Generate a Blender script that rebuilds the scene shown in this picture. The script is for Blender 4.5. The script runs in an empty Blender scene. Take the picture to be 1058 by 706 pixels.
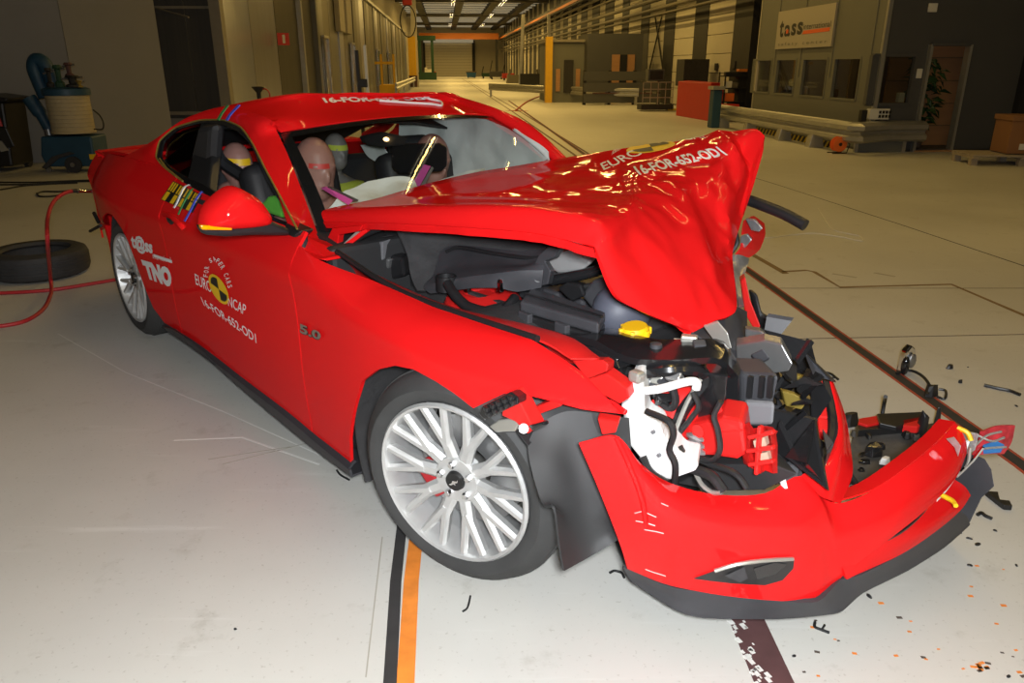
import bpy, bmesh, math, random
import numpy as np
from mathutils import Vector, Matrix, noise
from mathutils.bvhtree import BVHTree

# ------------------------------------------------------------------ camera, world, lights, exposure
F_PX, HOR, CAM_H = 780.0, 68.45, 1.453          # focal length in px of the 1058x706 frame, horizon row, camera height
TH = math.atan2(353 - HOR, F_PX)
scene = bpy.context.scene
COL = scene.collection
cam_d = bpy.data.cameras.new('camera')
cam_d.sensor_width = 36.0
cam_d.lens = 36.0 * F_PX / 1058.0
cam_d.clip_start = 0.05
cam_d.clip_end = 400
cam = bpy.data.objects.new('camera', cam_d)
COL.objects.link(cam)
cam.location = (0, 0, CAM_H)
cam.rotation_euler = (math.pi / 2 - TH, 0, 0)
scene.camera = cam

scene.view_settings.view_transform = 'Standard'
scene.view_settings.look = 'None'
scene.view_settings.gamma = 1.0
scene.view_settings.use_curve_mapping = False
scene.view_settings.exposure = 0.0

world = bpy.data.worlds.new('hall_air')
scene.world = world
world.use_nodes = True
wb = world.node_tree.nodes['Background']
wb.inputs[0].default_value = (0.55, 0.42, 0.22, 1)
wb.inputs[1].default_value = 0.05

HA = math.radians(4.8)                            # the hall runs 4.8 degrees left of the viewing direction
def hall(L, D, z=0.0):
    return Vector((L * math.cos(HA) - D * math.sin(HA), L * math.sin(HA) + D * math.cos(HA), z))

def light(name, kind, loc, energy, color, rot=(0, 0, 0), **kw):
    d = bpy.data.lights.new(name, kind)
    d.energy = energy
    d.color = color
    for k, v in kw.items():
        setattr(d, k, v)
    o = bpy.data.objects.new(name, d)
    COL.objects.link(o)
    o.location = loc
    o.rotation_euler = rot
    return o

# the photographer's flash, just above the lens
light('camera_flash', 'POINT', (0.05, -0.08, CAM_H + 0.09), 430, (0.93, 0.97, 1.0), shadow_soft_size=0.07)
# rows of hall lamps under the roof
LAMP = []
for L in (0.9, 5.2):
    for D in (-5, 6, 17, 29, 42, 56, 72, 90, 110):
        LAMP.append((L, D))
for L, D in LAMP:
    light('hall_lamp_light', 'AREA', hall(L, D, 6.55), 80 if D < 10 else (135 if D < 20 else (250 if D < 60 else 470)), (1.0, 0.65, 0.17), (0, 0, HA),
          shape='RECTANGLE', size=0.06, size_y=6.6)

# ------------------------------------------------------------------ pixel rays
CX, CY, YAW = -1.464, 4.698, -0.841               # the car's rear axle on the floor, its heading
CO, SI = math.cos(YAW), math.sin(YAW)
def ray(u, v):
    du, up = u - 529.0, 353.0 - v
    return Vector((du, F_PX * math.cos(TH) + up * math.sin(TH), -F_PX * math.sin(TH) + up * math.cos(TH))).normalized()
EYE = Vector((0, 0, CAM_H))
def to_car(p):
    x, y = p[0] - CX, p[1] - CY
    return Vector((CO * x + SI * y, -SI * x + CO * y, p[2]))
def dir_car(d):
    return Vector((CO * d[0] + SI * d[1], -SI * d[0] + CO * d[1], d[2]))
EYE_C = to_car(EYE)
def P(u, v, x=None, y=None, z=None):
    """point in car coordinates where the ray through a pixel meets a plane of the car"""
    d = dir_car(ray(u, v))
    if x is not None: t = (x - EYE_C.x) / d.x
    elif y is not None: t = (y - EYE_C.y) / d.y
    else: t = (z - EYE_C.z) / d.z
    return EYE_C + d * t
def W(u, v, z=0.0, Y=None):
    """world point where the ray meets the floor (or a height), or a distance"""
    d = ray(u, v)
    t = (z - CAM_H) / d.z if Y is None else Y / d.y
    return EYE + d * t
def WL(u, v, L):
    """world point where the ray meets a lengthwise wall of the hall"""
    d = ray(u, v)
    n = Vector((math.cos(HA), math.sin(HA), 0))
    return EYE + d * (L / d.dot(n))
def WD(u, v, D):
    d = ray(u, v)
    n = Vector((-math.sin(HA), math.cos(HA), 0))
    return EYE + d * (D / d.dot(n))

# ------------------------------------------------------------------ materials
MATS = {}
def nodes(m):
    m.use_nodes = True
    return m.node_tree.nodes, m.node_tree.links, m.node_tree.nodes['Principled BSDF']
def mat(name, col, rough=0.5, metal=0.0, coat=0.0, var=0.0, scale=8.0, bump=0.0, bscale=None, spec=0.5, emit=None, emit_s=0.0, stretch=None):
    m = bpy.data.materials.new(name)
    N, K, b = nodes(m)
    b.inputs['Base Color'].default_value = (*col, 1)
    b.inputs['Roughness'].default_value = rough
    b.inputs['Metallic'].default_value = metal
    b.inputs['Coat Weight'].default_value = coat
    b.inputs['Coat Roughness'].default_value = 0.04
    b.inputs['Specular IOR Level'].default_value = spec
    if emit:
        b.inputs['Emission Color'].default_value = (*emit, 1)
        b.inputs['Emission Strength'].default_value = emit_s
    if var > 0 or bump > 0:
        tc = N.new('ShaderNodeTexCoord')
        mp = N.new('ShaderNodeMapping')
        if stretch: mp.inputs['Scale'].default_value = stretch
        K.new(tc.outputs['Object'], mp.inputs[0])
        n = N.new('ShaderNodeTexNoise')
        n.inputs['Scale'].default_value = scale
        n.inputs['Detail'].default_value = 5
        K.new(mp.outputs[0], n.inputs['Vector'])
        if var > 0:
            r = N.new('ShaderNodeMix'); r.data_type = 'RGBA'
            r.inputs[6].default_value = (*[max(0, c * (1 - var)) for c in col], 1)
            r.inputs[7].default_value = (*[min(1, c * (1 + var)) for c in col], 1)
            K.new(n.outputs['Fac'], r.inputs[0])
            K.new(r.outputs[2], b.inputs['Base Color'])
        if bump > 0:
            n2 = N.new('ShaderNodeTexNoise')
            n2.inputs['Scale'].default_value = bscale or scale * 4
            n2.inputs['Detail'].default_value = 4
            K.new(mp.outputs[0], n2.inputs['Vector'])
            bp = N.new('ShaderNodeBump')
            bp.inputs['Strength'].default_value = bump
            bp.inputs['Distance'].default_value = 0.01
            K.new(n2.outputs['Fac'], bp.inputs['Height'])
            K.new(bp.outputs[0], b.inputs['Normal'])
    MATS[name] = m
    return m
def glass(name, tint, refl_rough=0.0, ior=1.45):
    m = bpy.data.materials.new(name)
    N, K, b = nodes(m)
    N.remove(b)
    out = N['Material Output']
    t = N.new('ShaderNodeBsdfTransparent'); t.inputs[0].default_value = (*tint, 1)
    g = N.new('ShaderNodeBsdfGlossy'); g.inputs['Roughness'].default_value = refl_rough
    lw = N.new('ShaderNodeLayerWeight'); lw.inputs['Blend'].default_value = 0.5      # same from both sides of a thin pane
    pw = N.new('ShaderNodeMath'); pw.operation = 'POWER'; pw.inputs[1].default_value = 4.0; K.new(lw.outputs['Facing'], pw.inputs[0])
    f = N.new('ShaderNodeMath'); f.operation = 'MULTIPLY_ADD'; f.inputs[1].default_value = 0.55; f.inputs[2].default_value = 0.04; K.new(pw.outputs[0], f.inputs[0])
    mx = N.new('ShaderNodeMixShader')
    K.new(f.outputs[0], mx.inputs[0]); K.new(t.outputs[0], mx.inputs[1]); K.new(g.outputs[0], mx.inputs[2])
    K.new(mx.outputs[0], out.inputs['Surface'])
    MATS[name] = m
    return m

mat('paint_red', (0.72, 0.011, 0.012), 0.42, 0, 0.34, var=0.03, scale=3, spec=0.0)
mat('red_raw', (0.62, 0.016, 0.014), 0.5, 0, 0.2, var=0.12, scale=14, spec=.25)
mat('plastic_black', (0.014, 0.014, 0.015), 0.40, var=0.3, scale=20)
mat('plastic_grey', (0.045, 0.045, 0.05), 0.42, var=0.25, scale=18)
mat('tank_grey', (.075, .08, .105), .55)
mat('panel_grey', (.17, .17, .18), .5, var=.1)
mat('sill_grey', (0.035, 0.035, 0.04), 0.5, var=0.25, scale=12)
mat('plastic_gloss', (0.012, 0.012, 0.013), 0.16, 0, 0.3)
mat('rubber', (0.028, 0.028, 0.03), 0.7, var=0.3, scale=25, bump=0.15)
mat('rubber_dusty', (0.036, 0.036, 0.036), 0.75, var=0.35, scale=9, bump=0.1)
mat('insulation', (0.028, 0.027, 0.028), 0.8, var=0.5, scale=10, bump=0.5, bscale=25)
mat('alloy', (0.56, 0.56, 0.555), 0.46, 0.6, var=0.08, scale=20)
mat('alloy_dark', (0.3, 0.3, 0.3), 0.4, 0.8, var=0.2, scale=20)
mat('chrome', (0.75, 0.75, 0.76), 0.12, 1.0)
mat('steel_raw', (0.5, 0.5, 0.5), 0.35, 0.8, var=0.35, scale=15, bump=0.3)
mat('white_plastic', (0.8, 0.8, 0.79), 0.45, var=0.06, scale=15)
mat('white_print', (0.82, 0.82, 0.82), 0.5)
mat('black_print', (0.01, 0.01, 0.01), 0.5)
mat('yellow_print', (0.85, 0.52, 0.01), 0.5)
mat('yellow_cap', (0.9, 0.5, 0.01), 0.4)
mat('orange_amber', (0.95, 0.35, 0.0), 0.2, 0, 0.6)
mat('blue_tape', (0.06, 0.09, 0.55), 0.5)
mat('green_tape', (0.04, 0.22, 0.06), 0.5)
mat('tan_cavity', (0.42, 0.3, 0.22), .7)
mat('olive_metal', (0.28, 0.2, 0.04), 0.5, 0.3, var=0.3)
mat('airbag', (0.62, 0.64, 0.62), 0.85, var=0.1, scale=10, bump=0.6, bscale=14)
mat('cloth_green', (0.12, 0.5, 0.05), 0.85, var=0.2, bump=0.3)
mat('cloth_lime', (0.5, 0.55, 0.06), 0.85, var=0.2, bump=0.3)
mat('dummy_skin', (0.36, 0.185, 0.15), 0.4, var=0.12, scale=12)
mat('dummy_suit', (0.45, 0.42, 0.06), 0.8, var=0.2, scale=12)
mat('seat_black', (0.018, 0.018, 0.02), 0.55, var=0.3, scale=10)
mat('interior_black', (0.015, 0.015, 0.016), 0.7)
mat('pink_tape', (0.75, 0.13, 0.25), 0.6)
mat('magenta_tape', (0.65, 0.1, 0.35), 0.6)
mat('scraped', (0.45, 0.03, 0.04), 0.5, var=0.9, scale=30)
mat('hose_red', (0.42, 0.02, 0.025), 0.5)
mat('cable_black', (0.012, 0.012, 0.012), 0.6)
glass('windscreen', (0.88, 0.91, 0.89), ior=1.35)
glass('side_glass', (0.5, 0.52, 0.48))
glass('booth_glass', (0.75, 0.76, 0.72))

# ------------------------------------------------------------------ mesh helpers
def cr(p0, p1, p2, p3, t, k=0.5):
    t2, t3 = t * t, t * t * t
    m1, m2 = (p2 - p0) * k, (p3 - p1) * k
    return p1 * (2 * t3 - 3 * t2 + 1) + m1 * (t3 - 2 * t2 + t) + p2 * (-2 * t3 + 3 * t2) + m2 * (t3 - t2)
def spline(pts, n, k=0.5):
    """Catmull-Rom through points, n samples per span"""
    pts = [Vector(p) for p in pts]
    out = []
    for i in range(len(pts) - 1):
        p0 = pts[i - 1] if i else pts[0] * 2 - pts[1]
        p3 = pts[i + 2] if i + 2 < len(pts) else pts[-1] * 2 - pts[-2]
        for j in range(n):
            out.append(cr(p0, pts[i], pts[i + 1], p3, j / n, k))
    out.append(pts[-1].copy())
    return out
def interp(x, xs, ys):
    return float(np.interp(x, xs, ys))

class MB:
    def __init__(s):
        s.v = []; s.f = []
    def add(s, vs, fs):
        o = len(s.v)
        s.v += [tuple(p) for p in vs]
        s.f += [tuple(i + o for i in f) for f in fs]
        return s
    def box(s, c, d, rz=0.0, rx=0.0, ry=0.0):
        M = Matrix.Rotation(rz, 3, 'Z') @ Matrix.Rotation(ry, 3, 'Y') @ Matrix.Rotation(rx, 3, 'X')
        c = Vector(c)
        vs = [c + M @ Vector((sx * d[0] / 2, sy * d[1] / 2, sz * d[2] / 2)) for sx in (-1, 1) for sy in (-1, 1) for sz in (-1, 1)]
        return s.add(vs, [(0, 1, 3, 2), (4, 6, 7, 5), (0, 4, 5, 1), (2, 3, 7, 6), (0, 2, 6, 4), (1, 5, 7, 3)])
    def beam(s, a, b, w, h=None, up=(0, 0, 1)):
        """rectangular bar from a to b"""
        a, b = Vector(a), Vector(b); h = h or w
        d = (b - a).normalized(); upv = Vector(up)
        if abs(d.dot(upv)) > 0.98: upv = Vector((1, 0, 0))
        r = d.cross(upv).normalized() * w / 2; u = r.cross(d).normalized() * h / 2
        vs = [p + q for p in (a, b) for q in (-r - u, r - u, r + u, -r + u)]
        return s.add(vs, [(0, 3, 2, 1), (4, 5, 6, 7), (0, 1, 5, 4), (1, 2, 6, 5), (2, 3, 7, 6), (3, 0, 4, 7)])
    def tube(s, pts, r, n=10, cap=True):
        pts = [Vector(p) for p in pts]
        rr = r if isinstance(r, (list, tuple)) else [r] * len(pts)
        prev = None; rings = []
        for i, p in enumerate(pts):
            t = (pts[min(i + 1, len(pts) - 1)] - pts[max(i - 1, 0)])
            t = t.normalized() if t.length > 1e-9 else Vector((0, 0, 1))
            if prev is None:
                a = Vector((0, 0, 1)) if abs(t.z) < 0.9 else Vector((1, 0, 0))
                x = t.cross(a).normalized()
            else:
                x = (prev - t * prev.dot(t))
                x = x.normalized() if x.length > 1e-6 else t.cross(Vector((0.3, 0.5, 0.8))).normalized()
            prev = x; y = t.cross(x)
            rings.append([p + (x * math.cos(2 * math.pi * k / n) + y * math.sin(2 * math.pi * k / n)) * rr[i] for k in range(n)])
        vs = [q for g in rings for q in g]; fs = []
        for i in range(len(rings) - 1):
            for k in range(n):
                a = i * n + k; b = i * n + (k + 1) % n
                fs.append((a, b, b + n, a + n))
        if cap:
            fs.append(tuple(range(n - 1, -1, -1))); m = (len(rings) - 1) * n
            fs.append(tuple(range(m, m + n)))
        return s.add(vs, fs)
    def lathe(s, prof, M=None, n=32):
        """profile of (radius, height) turned about local Z, M places it"""
        M = M or Matrix.Identity(4); vs = []; fs = []
        for (r, h) in prof:
            for k in range(n):
                a = 2 * math.pi * k / n
                vs.append(M @ Vector((r * math.cos(a), r * math.sin(a), h)))
        for i in range(len(prof) - 1):
            for k in range(n):
                a = i * n + k; b = i * n + (k + 1) % n
                fs.append((a, b, b + n, a + n))
        if prof[0][0] > 1e-6: fs.append(tuple(range(n - 1, -1, -1)))
        if prof[-1][0] > 1e-6: m = (len(prof) - 1) * n; fs.append(tuple(range(m, m + n)))
        return s.add(vs, fs)
    def prism(s, poly, ext):
        """closed polygon of 3D points pushed along ext"""
        n = len(poly); ext = Vector(ext)
        vs = [Vector(p) for p in poly] + [Vector(p) + ext for p in poly]
        fs = [tuple(range(n)), tuple(range(2 * n - 1, n - 1, -1))]
        for i in range(n):
            j = (i + 1) % n
            fs.append((i, i + n, j + n, j))
        return s.add(vs, fs)
    def grid(s, g):
        R, C = len(g), len(g[0])
        return s.add([p for r in g for p in r], [(i * C + j, i * C + j + 1, (i + 1) * C + j + 1, (i + 1) * C + j) for i in range(R - 1) for j in range(C - 1)])
    def ellipsoid(s, c, r, n=16, M=None):
        c = Vector(c); vs = []; fs = []; m = n // 2
        M = M or Matrix.Identity(3)
        for i in range(m + 1):
            th = math.pi * i / m
            for k in range(n):
                a = 2 * math.pi * k / n
                vs.append(c + M @ Vector((r[0] * math.sin(th) * math.cos(a), r[1] * math.sin(th) * math.sin(a), r[2] * math.cos(th))))
        for i in range(m):
            for k in range(n):
                a = i * n + k; b = i * n + (k + 1) % n
                fs.append((a, a + n, b + n, b))
        return s.add(vs, fs)
    def build(s, name, m, parent=None, smooth=False, bevel=0.0, solid=0.0, sub=0, offset=-1.0, seg=2, angle=40, weld=False):
        me = bpy.data.meshes.new(name)
        me.from_pydata(s.v, [], s.f)
        bm = bmesh.new(); bm.from_mesh(me)
        bmesh.ops.remove_doubles(bm, verts=bm.verts, dist=1e-5)
        if not solid:
            bmesh.ops.recalc_face_normals(bm, faces=bm.faces)
        bm.to_mesh(me); bm.free()
        o = bpy.data.objects.new(name, me)
        COL.objects.link(o)
        me.materials.append(MATS[m] if isinstance(m, str) else m)
        if parent: o.parent = parent
        if smooth:
            me.polygons.foreach_set('use_smooth', [True] * len(me.polygons))
            try: me.set_sharp_from_angle(angle=math.radians(angle))
            except Exception: pass
        if sub:
            q = o.modifiers.new('sub', 'SUBSURF'); q.levels = sub; q.render_levels = sub
        if solid:
            q = o.modifiers.new('solid', 'SOLIDIFY'); q.thickness = solid; q.offset = offset
            if smooth:
                q = o.modifiers.new('split', 'EDGE_SPLIT'); q.split_angle = math.radians(angle)
        if bevel:
            q = o.modifiers.new('bevel', 'BEVEL'); q.width = bevel; q.segments = seg; q.limit_method = 'ANGLE'; q.angle_limit = math.radians(35)
        return o

def cgrid(ctrl, nu, nv, k=0.5):
    rows = [spline(r, nv, k) for r in ctrl]
    cols = list(zip(*rows))
    res = [spline(c, nu, k) for c in cols]
    return [list(r) for r in zip(*res)]

def thing(name, label, cat, loc=(0, 0, 0), rz=0.0, group=None):
    o = bpy.data.objects.new(name, None)
    COL.objects.link(o)
    o.empty_display_size = 0.1
    o.location = loc; o.rotation_euler = (0, 0, rz)
    return tag(o, label, cat, group)
def tag(o, label, cat, group=None):
    o['label'] = label; o['category'] = cat
    if group: o['group'] = group
    return o
def struct(o, label=None):
    o['kind'] = 'structure'
    if label: o['label'] = label
    return o
def rebase(o):
    """move a top-level mesh's origin to the middle of its base"""
    vs = o.data.vertices
    xs = [v.co.x for v in vs]; ys = [v.co.y for v in vs]; zs = [v.co.z for v in vs]
    b = Vector(((min(xs) + max(xs)) / 2, (min(ys) + max(ys)) / 2, min(zs)))
    o.data.transform(Matrix.Translation(-b))
    o.location = b
    return o
def text_mesh(body, bold=0.0, spacing=1.0):
    """letters as a flat triangle mesh, scaled to the unit square"""
    c = bpy.data.curves.new('t', 'FONT'); c.body = body; c.size = 1.0; c.offset = bold; c.space_character = spacing
    c.resolution_u = 3
    o = bpy.data.objects.new('t', c); COL.objects.link(o)
    dg = bpy.context.evaluated_depsgraph_get()
    me = o.evaluated_get(dg).to_mesh()
    vs = [v.co.copy() for v in me.vertices]; fs = [tuple(p.vertices) for p in me.polygons]
    o.evaluated_get(dg).to_mesh_clear()
    bpy.data.objects.remove(o); bpy.data.curves.remove(c)
    x0 = min(v.x for v in vs); x1 = max(v.x for v in vs); y0 = min(v.y for v in vs); y1 = max(v.y for v in vs)
    return [((v.x - x0) / (x1 - x0), (v.y - y0) / (y1 - y0)) for v in vs], fs
def subdivide2d(pts, fs, n=1):
    bm = bmesh.new()
    vv = [bm.verts.new((p[0], p[1], 0)) for p in pts]
    for f in fs:
        try: bm.faces.new([vv[i] for i in f])
        except Exception: pass
    bmesh.ops.triangulate(bm, faces=bm.faces)
    for _ in range(n):
        bmesh.ops.subdivide_edges(bm, edges=bm.edges, cuts=1, use_grid_fill=True)
    bm.verts.ensure_lookup_table()
    P2 = [(v.co.x, v.co.y) for v in bm.verts]; bm.verts.index_update()
    F2 = [tuple(v.index for v in f.verts) for f in bm.faces]
    bm.free()
    return P2, F2
# ------------------------------------------------------------------ hall materials
def floor_material():
    m = bpy.data.materials.new('coated_concrete'); N, K, b = nodes(m)
    tc = N.new('ShaderNodeTexCoord')
    def nz(scale, detail=6, rough=.6, stretch=None):
        n = N.new('ShaderNodeTexNoise'); n.inputs['Scale'].default_value = scale; n.inputs['Detail'].default_value = detail; n.inputs['Roughness'].default_value = rough
        if stretch:
            mp = N.new('ShaderNodeMapping'); mp.inputs['Scale'].default_value = stretch; mp.inputs['Rotation'].default_value = (0, 0, .5)
            K.new(tc.outputs['Object'], mp.inputs[0]); K.new(mp.outputs[0], n.inputs['Vector'])
        else: K.new(tc.outputs['Object'], n.inputs['Vector'])
        return n
    def mix(fac, a, bb):
        r = N.new('ShaderNodeMix'); r.data_type = 'RGBA'
        if hasattr(fac, 'type'): K.new(fac, r.inputs[0])
        else: r.inputs[0].default_value = fac
        for i, c in ((6, a), (7, bb)):
            if hasattr(c, 'type'): K.new(c, r.inputs[i])
            else: r.inputs[i].default_value = (*c, 1)
        return r.outputs[2]
    def ramp(src, lo, hi):
        r = N.new('ShaderNodeMapRange'); r.inputs[1].default_value = lo; r.inputs[2].default_value = hi
        K.new(src, r.inputs[0]); return r.outputs[0]
    n1, n2, n3 = nz(.7), nz(5, 8, .7), nz(60, 3)
    n4 = nz(1.2, 4, .6, (1, 9, 1))
    c = mix(ramp(n1.outputs['Fac'], .3, .7), (.50, .49, .455), (.585, .575, .54))
    c = mix(ramp(n2.outputs['Fac'], .58, .75), c, (.42, .405, .365))
    c = mix(ramp(n4.outputs['Fac'], .62, .78), c, (.63, .625, .595))
    sp = N.new('ShaderNodeMath'); sp.operation = 'MULTIPLY'; K.new(ramp(n3.outputs['Fac'], .63, .7), sp.inputs[0]); sp.inputs[1].default_value = .5
    c = mix(sp.outputs[0], c, (.33, .31, .27))
    K.new(c, b.inputs['Base Color'])
    rr = N.new('ShaderNodeMapRange'); rr.inputs[3].default_value = .34; rr.inputs[4].default_value = .6
    K.new(n1.outputs['Fac'], rr.inputs[0]); K.new(rr.outputs[0], b.inputs['Roughness'])
    b.inputs['Specular IOR Level'].default_value = .35
    MATS['floor'] = m
floor_material()
mat('joint_dark', (.08, .06, .05), .8, var=.4, scale=10)
mat('joint_black', (.03, .028, .028), .8, var=.4, scale=14)
mat('track_red', (.35, .06, .03), .7, var=.4, scale=20)
mat('tape_brown', (.2, .13, .06), .7, var=.3, scale=10)
mat('stripe_orange', (.75, .22, .03), .6, var=.4, scale=16)
mat('stripe_maroon', (.09, .04, .04), .7, var=.4, scale=14)
mat('wall_grey', (.30, .285, .26), .75, var=.06, scale=2, bump=.05, bscale=80)
mat('wall_grey_dark', (.24, .228, .205), .75, var=.06, scale=2, bump=.05, bscale=80)
mat('curtain_dark', (.075, .072, .068), .6, var=.2, scale=3, stretch=(8, 8, .2))
mat('post_beige', (.27, .24, .19), .6, var=.1)
mat('sheet_metal', (.46, .48, .56), .33, .9, var=.12, scale=2, stretch=(6, 6, .3))
mat('sheet_metal_dull', (.16, .155, .14), .4, .6, var=.15, scale=2, stretch=(5, 5, .3))
mat('sheet_olive', (.14, .125, .09), .5, .3, var=.12, scale=2)
mat('cream_wall', (.50, .46, .36), .8, var=.06, scale=1.5)
mat('cream_block', (.50, .46, .37), .85, var=.07, scale=2)
mat('column_black', (.018, .017, .016), .6, var=.2)
mat('roof_dark', (.05, .045, .04), .8)
mat('roof_strip_glow', (.55, .53, .47), .6, emit=(1, .88, .6), emit_s=.16)  # faint emission added so the pale slats look lit; they are no lamps
mat('crane_orange', (.6, .17, .02), .5)
mat('hall_yellow', (.75, .42, .02), .5, var=.1)
mat('hall_red', (.5, .025, .015), .5, var=.08)
mat('hall_green', (.015, .06, .03), .6)
mat('hall_blue', (.02, .13, .33), .5)
mat('machine_blue', (.015, .06, .11), .5, var=.2, scale=6)
mat('filter_cream', (.45, .37, .22), .8, var=.1, scale=6)
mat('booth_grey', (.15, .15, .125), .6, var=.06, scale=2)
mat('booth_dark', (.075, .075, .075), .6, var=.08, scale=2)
mat('booth_black', (.015, .015, .016), .7)
mat('sign_board', (.38, .34, .27), .6)
mat('sign_orange', (.75, .12, .02), .6)
mat('wood_door', (.42, .22, .10), .5, var=.18, scale=2, stretch=(1, 1, 7))
mat('galvanised', (.42, .41, .37), .38, .6, var=.2, scale=5)
mat('cardboard', (.26, .12, .045), .8, var=.1, scale=4)
mat('pallet_wood', (.35, .29, .21), .8, var=.25, scale=6)
mat('leaf', (.02, .06, .015), .5, var=.5, scale=12)
mat('terracotta', (.12, .09, .07), .7)
mat('reel_orange', (.85, .17, .03), .45)
mat('sign_white', (.7, .68, .6), .6)
mat('sign_red', (.6, .03, .02), .5)
mat('chevron_yellow', (.6, .42, .03), .6)
mat('window_room', (.16, .10, .06), .7, var=.3, scale=1.5)
mat('pipe_olive', (.13, .115, .085), .6)
mat('shutter_pale', (.85, .8, .66), .7)
mat('lamp_tube', (1, 1, 1), .5, emit=(1.0, .86, .58), emit_s=2.0)
mat('far_glow', (.5, .45, .35), .6)

# ------------------------------------------------------------------ floor and its markings
fl_ = MB(); a0 = hall(-22, -9); a1 = hall(16, -9); a2 = hall(16, 126); a3 = hall(-22, 126)
fl_.prism([(p.x, p.y, 0) for p in (a0, a1, a2, a3)], (0, 0, -.2))
floor = struct(fl_.build('floor', 'floor'), 'pale coated concrete floor')
def strip(name, pts, w, m, h=.0015, z=0.0):
    """flat band along a floor polyline, a part of the floor"""
    pts = [Vector((p[0], p[1], 0)) for p in pts]; Lp = []; Rp = []
    for i, p in enumerate(pts):
        d = (pts[min(i + 1, len(pts) - 1)] - pts[max(i - 1, 0)]).normalized(); n = Vector((-d.y, d.x, 0)) * w / 2
        Lp.append(p + n); Rp.append(p - n)
    b = MB(); zt = Vector((0, 0, z + h)); zb = Vector((0, 0, z - .002))
    for i in range(len(pts) - 1):
        q = [Lp[i], Rp[i], Rp[i + 1], Lp[i + 1]]
        b.add([p + zb for p in q] + [p + zt for p in q], [(0, 1, 2, 3), (7, 6, 5, 4), (0, 4, 5, 1), (1, 5, 6, 2), (2, 6, 7, 3), (3, 7, 4, 0)])
    return b.build(name, m, floor)
def fw(*px): return [W(u, v) for u, v in px]
trk = fw((765, 274), (900, 370), (1058, 482), (1200, 590))
far_ = trk[0] + (trk[0] - trk[2]).normalized() * 30
tline = [far_] + trk
strip('floor_track', tline, .05, 'joint_black', .003)
for s in (-1, 1):
    strip('floor_track_edge', [p + Vector((s * .034, 0, 0)) for p in tline], .014, 'track_red', .002)
strip('floor_track', fw((477, 81), (529, 115), (592, 159), (640, 196)), .05, 'stripe_maroon')
strip('floor_track', fw((484, 84), (535, 114), (605, 157), (665, 198)), .05, 'stripe_maroon')
strip('floor_joint', fw((700, 160), (800, 190), (930, 232), (1058, 275), (1200, 322)), .012, 'joint_black')
strip('floor_joint', fw((790, 298), (1100, 298)), .006, 'joint_dark')
strip('floor_joint', fw((800, 351), (940, 348), (1100, 345)), .007, 'joint_dark')
strip('floor_tape', fw((808, 281), (833, 279.5), (841, 281), (868, 297), (983, 294), (1058, 326), (1100, 344)), .035, 'tape_brown')
strip('floor_track', fw((770, 259), (812, 283)), .05, 'tape_brown')
strip('floor_stripe', fw((418, 520), (409, 600), (403, 706), (401, 740)), .034, 'joint_black')
strip('floor_stripe', fw((434, 520), (425, 600), (419, 706), (417, 740)), .045, 'stripe_orange')
strip('floor_stripe', fw((748, 600), (772, 642), (800, 706), (820, 750)), .10, 'stripe_maroon')
strip('floor_patch', fw((527, 114), (541, 115)), .5, 'track_red')
random.seed(11)
mat('scuff_dark', (.36, .34, .29), .6, var=.2, scale=8)
mat('scuff_pale', (.68, .67, .64), .6, var=.1, scale=8)
for px, w, m in [([(60, 345), (130, 385), (230, 425), (330, 470)], .006, 'scuff_pale'), ([(180, 455), (250, 452), (330, 480)], .010, 'scuff_pale'), ([(395, 555), (378, 700)], .004, 'scuff_dark'),
                 ([(230, 480), (330, 455)], .006, 'scuff_dark'), ([(215, 475), (300, 462)], .006, 'scuff_dark'), ([(860, 283), (885, 287)], .03, 'scuff_dark'), ([(903, 282), (925, 286)], .03, 'scuff_dark')]:
    strip('floor_scuff', fw(*px), w, m, .0006)
for k in range(46):
    u = 820 + random.random() * 235; v = 560 + random.random() * 140
    c = W(u, v); s = .004 + random.random() * .006
    if k > 34: c = W(1000 + random.random() * 28 - 8, 682 + random.random() * 12); s = .008
    strip('paint_fleck', [c, c + Vector((s * 1.6, s * (random.random() - .5), 0))], s, 'stripe_orange' if k % 3 else 'joint_dark', .0007)

random.seed(77)
for k in range(30):
    v = 640 + random.random() * 66; t_ = (v - 642) / 64; u = 753 + t_ * 27 + random.random() ** 2 * 16
    c = W(u, v); s_ = .004 + random.random() * .010
    strip('paint_chip', [c, c + Vector((s_ * .6, -s_ * 1.5, 0))], s_, 'scuff_pale', .0024)
# ------------------------------------------------------------------ roof of the hall
cl = MB()
cl.prism([hall(-22, -9, 7.3), hall(16, -9, 7.3), hall(16, 126, 7.3), hall(-22, 126, 7.3)], (0, 0, .2))
ceiling = struct(cl.build('ceiling', 'roof_dark'), 'dark roof of the test hall')
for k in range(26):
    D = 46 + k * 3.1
    MB().beam(hall(-4, D, 7.05), hall(9, D, 7.05), .5, .12).build('roof_slat', 'roof_strip_glow', ceiling)  # pale roof slats with an added glow
for L in (-2.2, 1.5, 4.6, 7.6):
    MB().beam(hall(L, 5, 6.85), hall(L, 125, 6.85), .7, .4).build('roof_beam', 'column_black', ceiling)
for D in (52, 70, 90, 108):
    MB().beam(hall(-4, D, 6.7), hall(9, D, 6.7), .25, .35).build('roof_beam', 'sheet_olive', ceiling)
for k, (L, D) in enumerate(LAMP):
    t = thing('hall_lamp', 'long white tube lamp hanging under the dark hall roof', 'lamp', hall(L, D, 6.6), HA, 'tube lamps under the hall roof')
    for s in (-.12, .12):
        MB().tube([(s, -3.4, .03), (s, 3.4, .03)], .02, 8).build('tube', 'lamp_tube', t, smooth=True)
    MB().box((0, 0, .12), (.42, 7.0, .1)).build('housing', 'post_beige', t)
    for s in (-3, 3): MB().beam((0, s, .15), (0, s, .7), .03).build('hanger', 'column_black', t)

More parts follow.
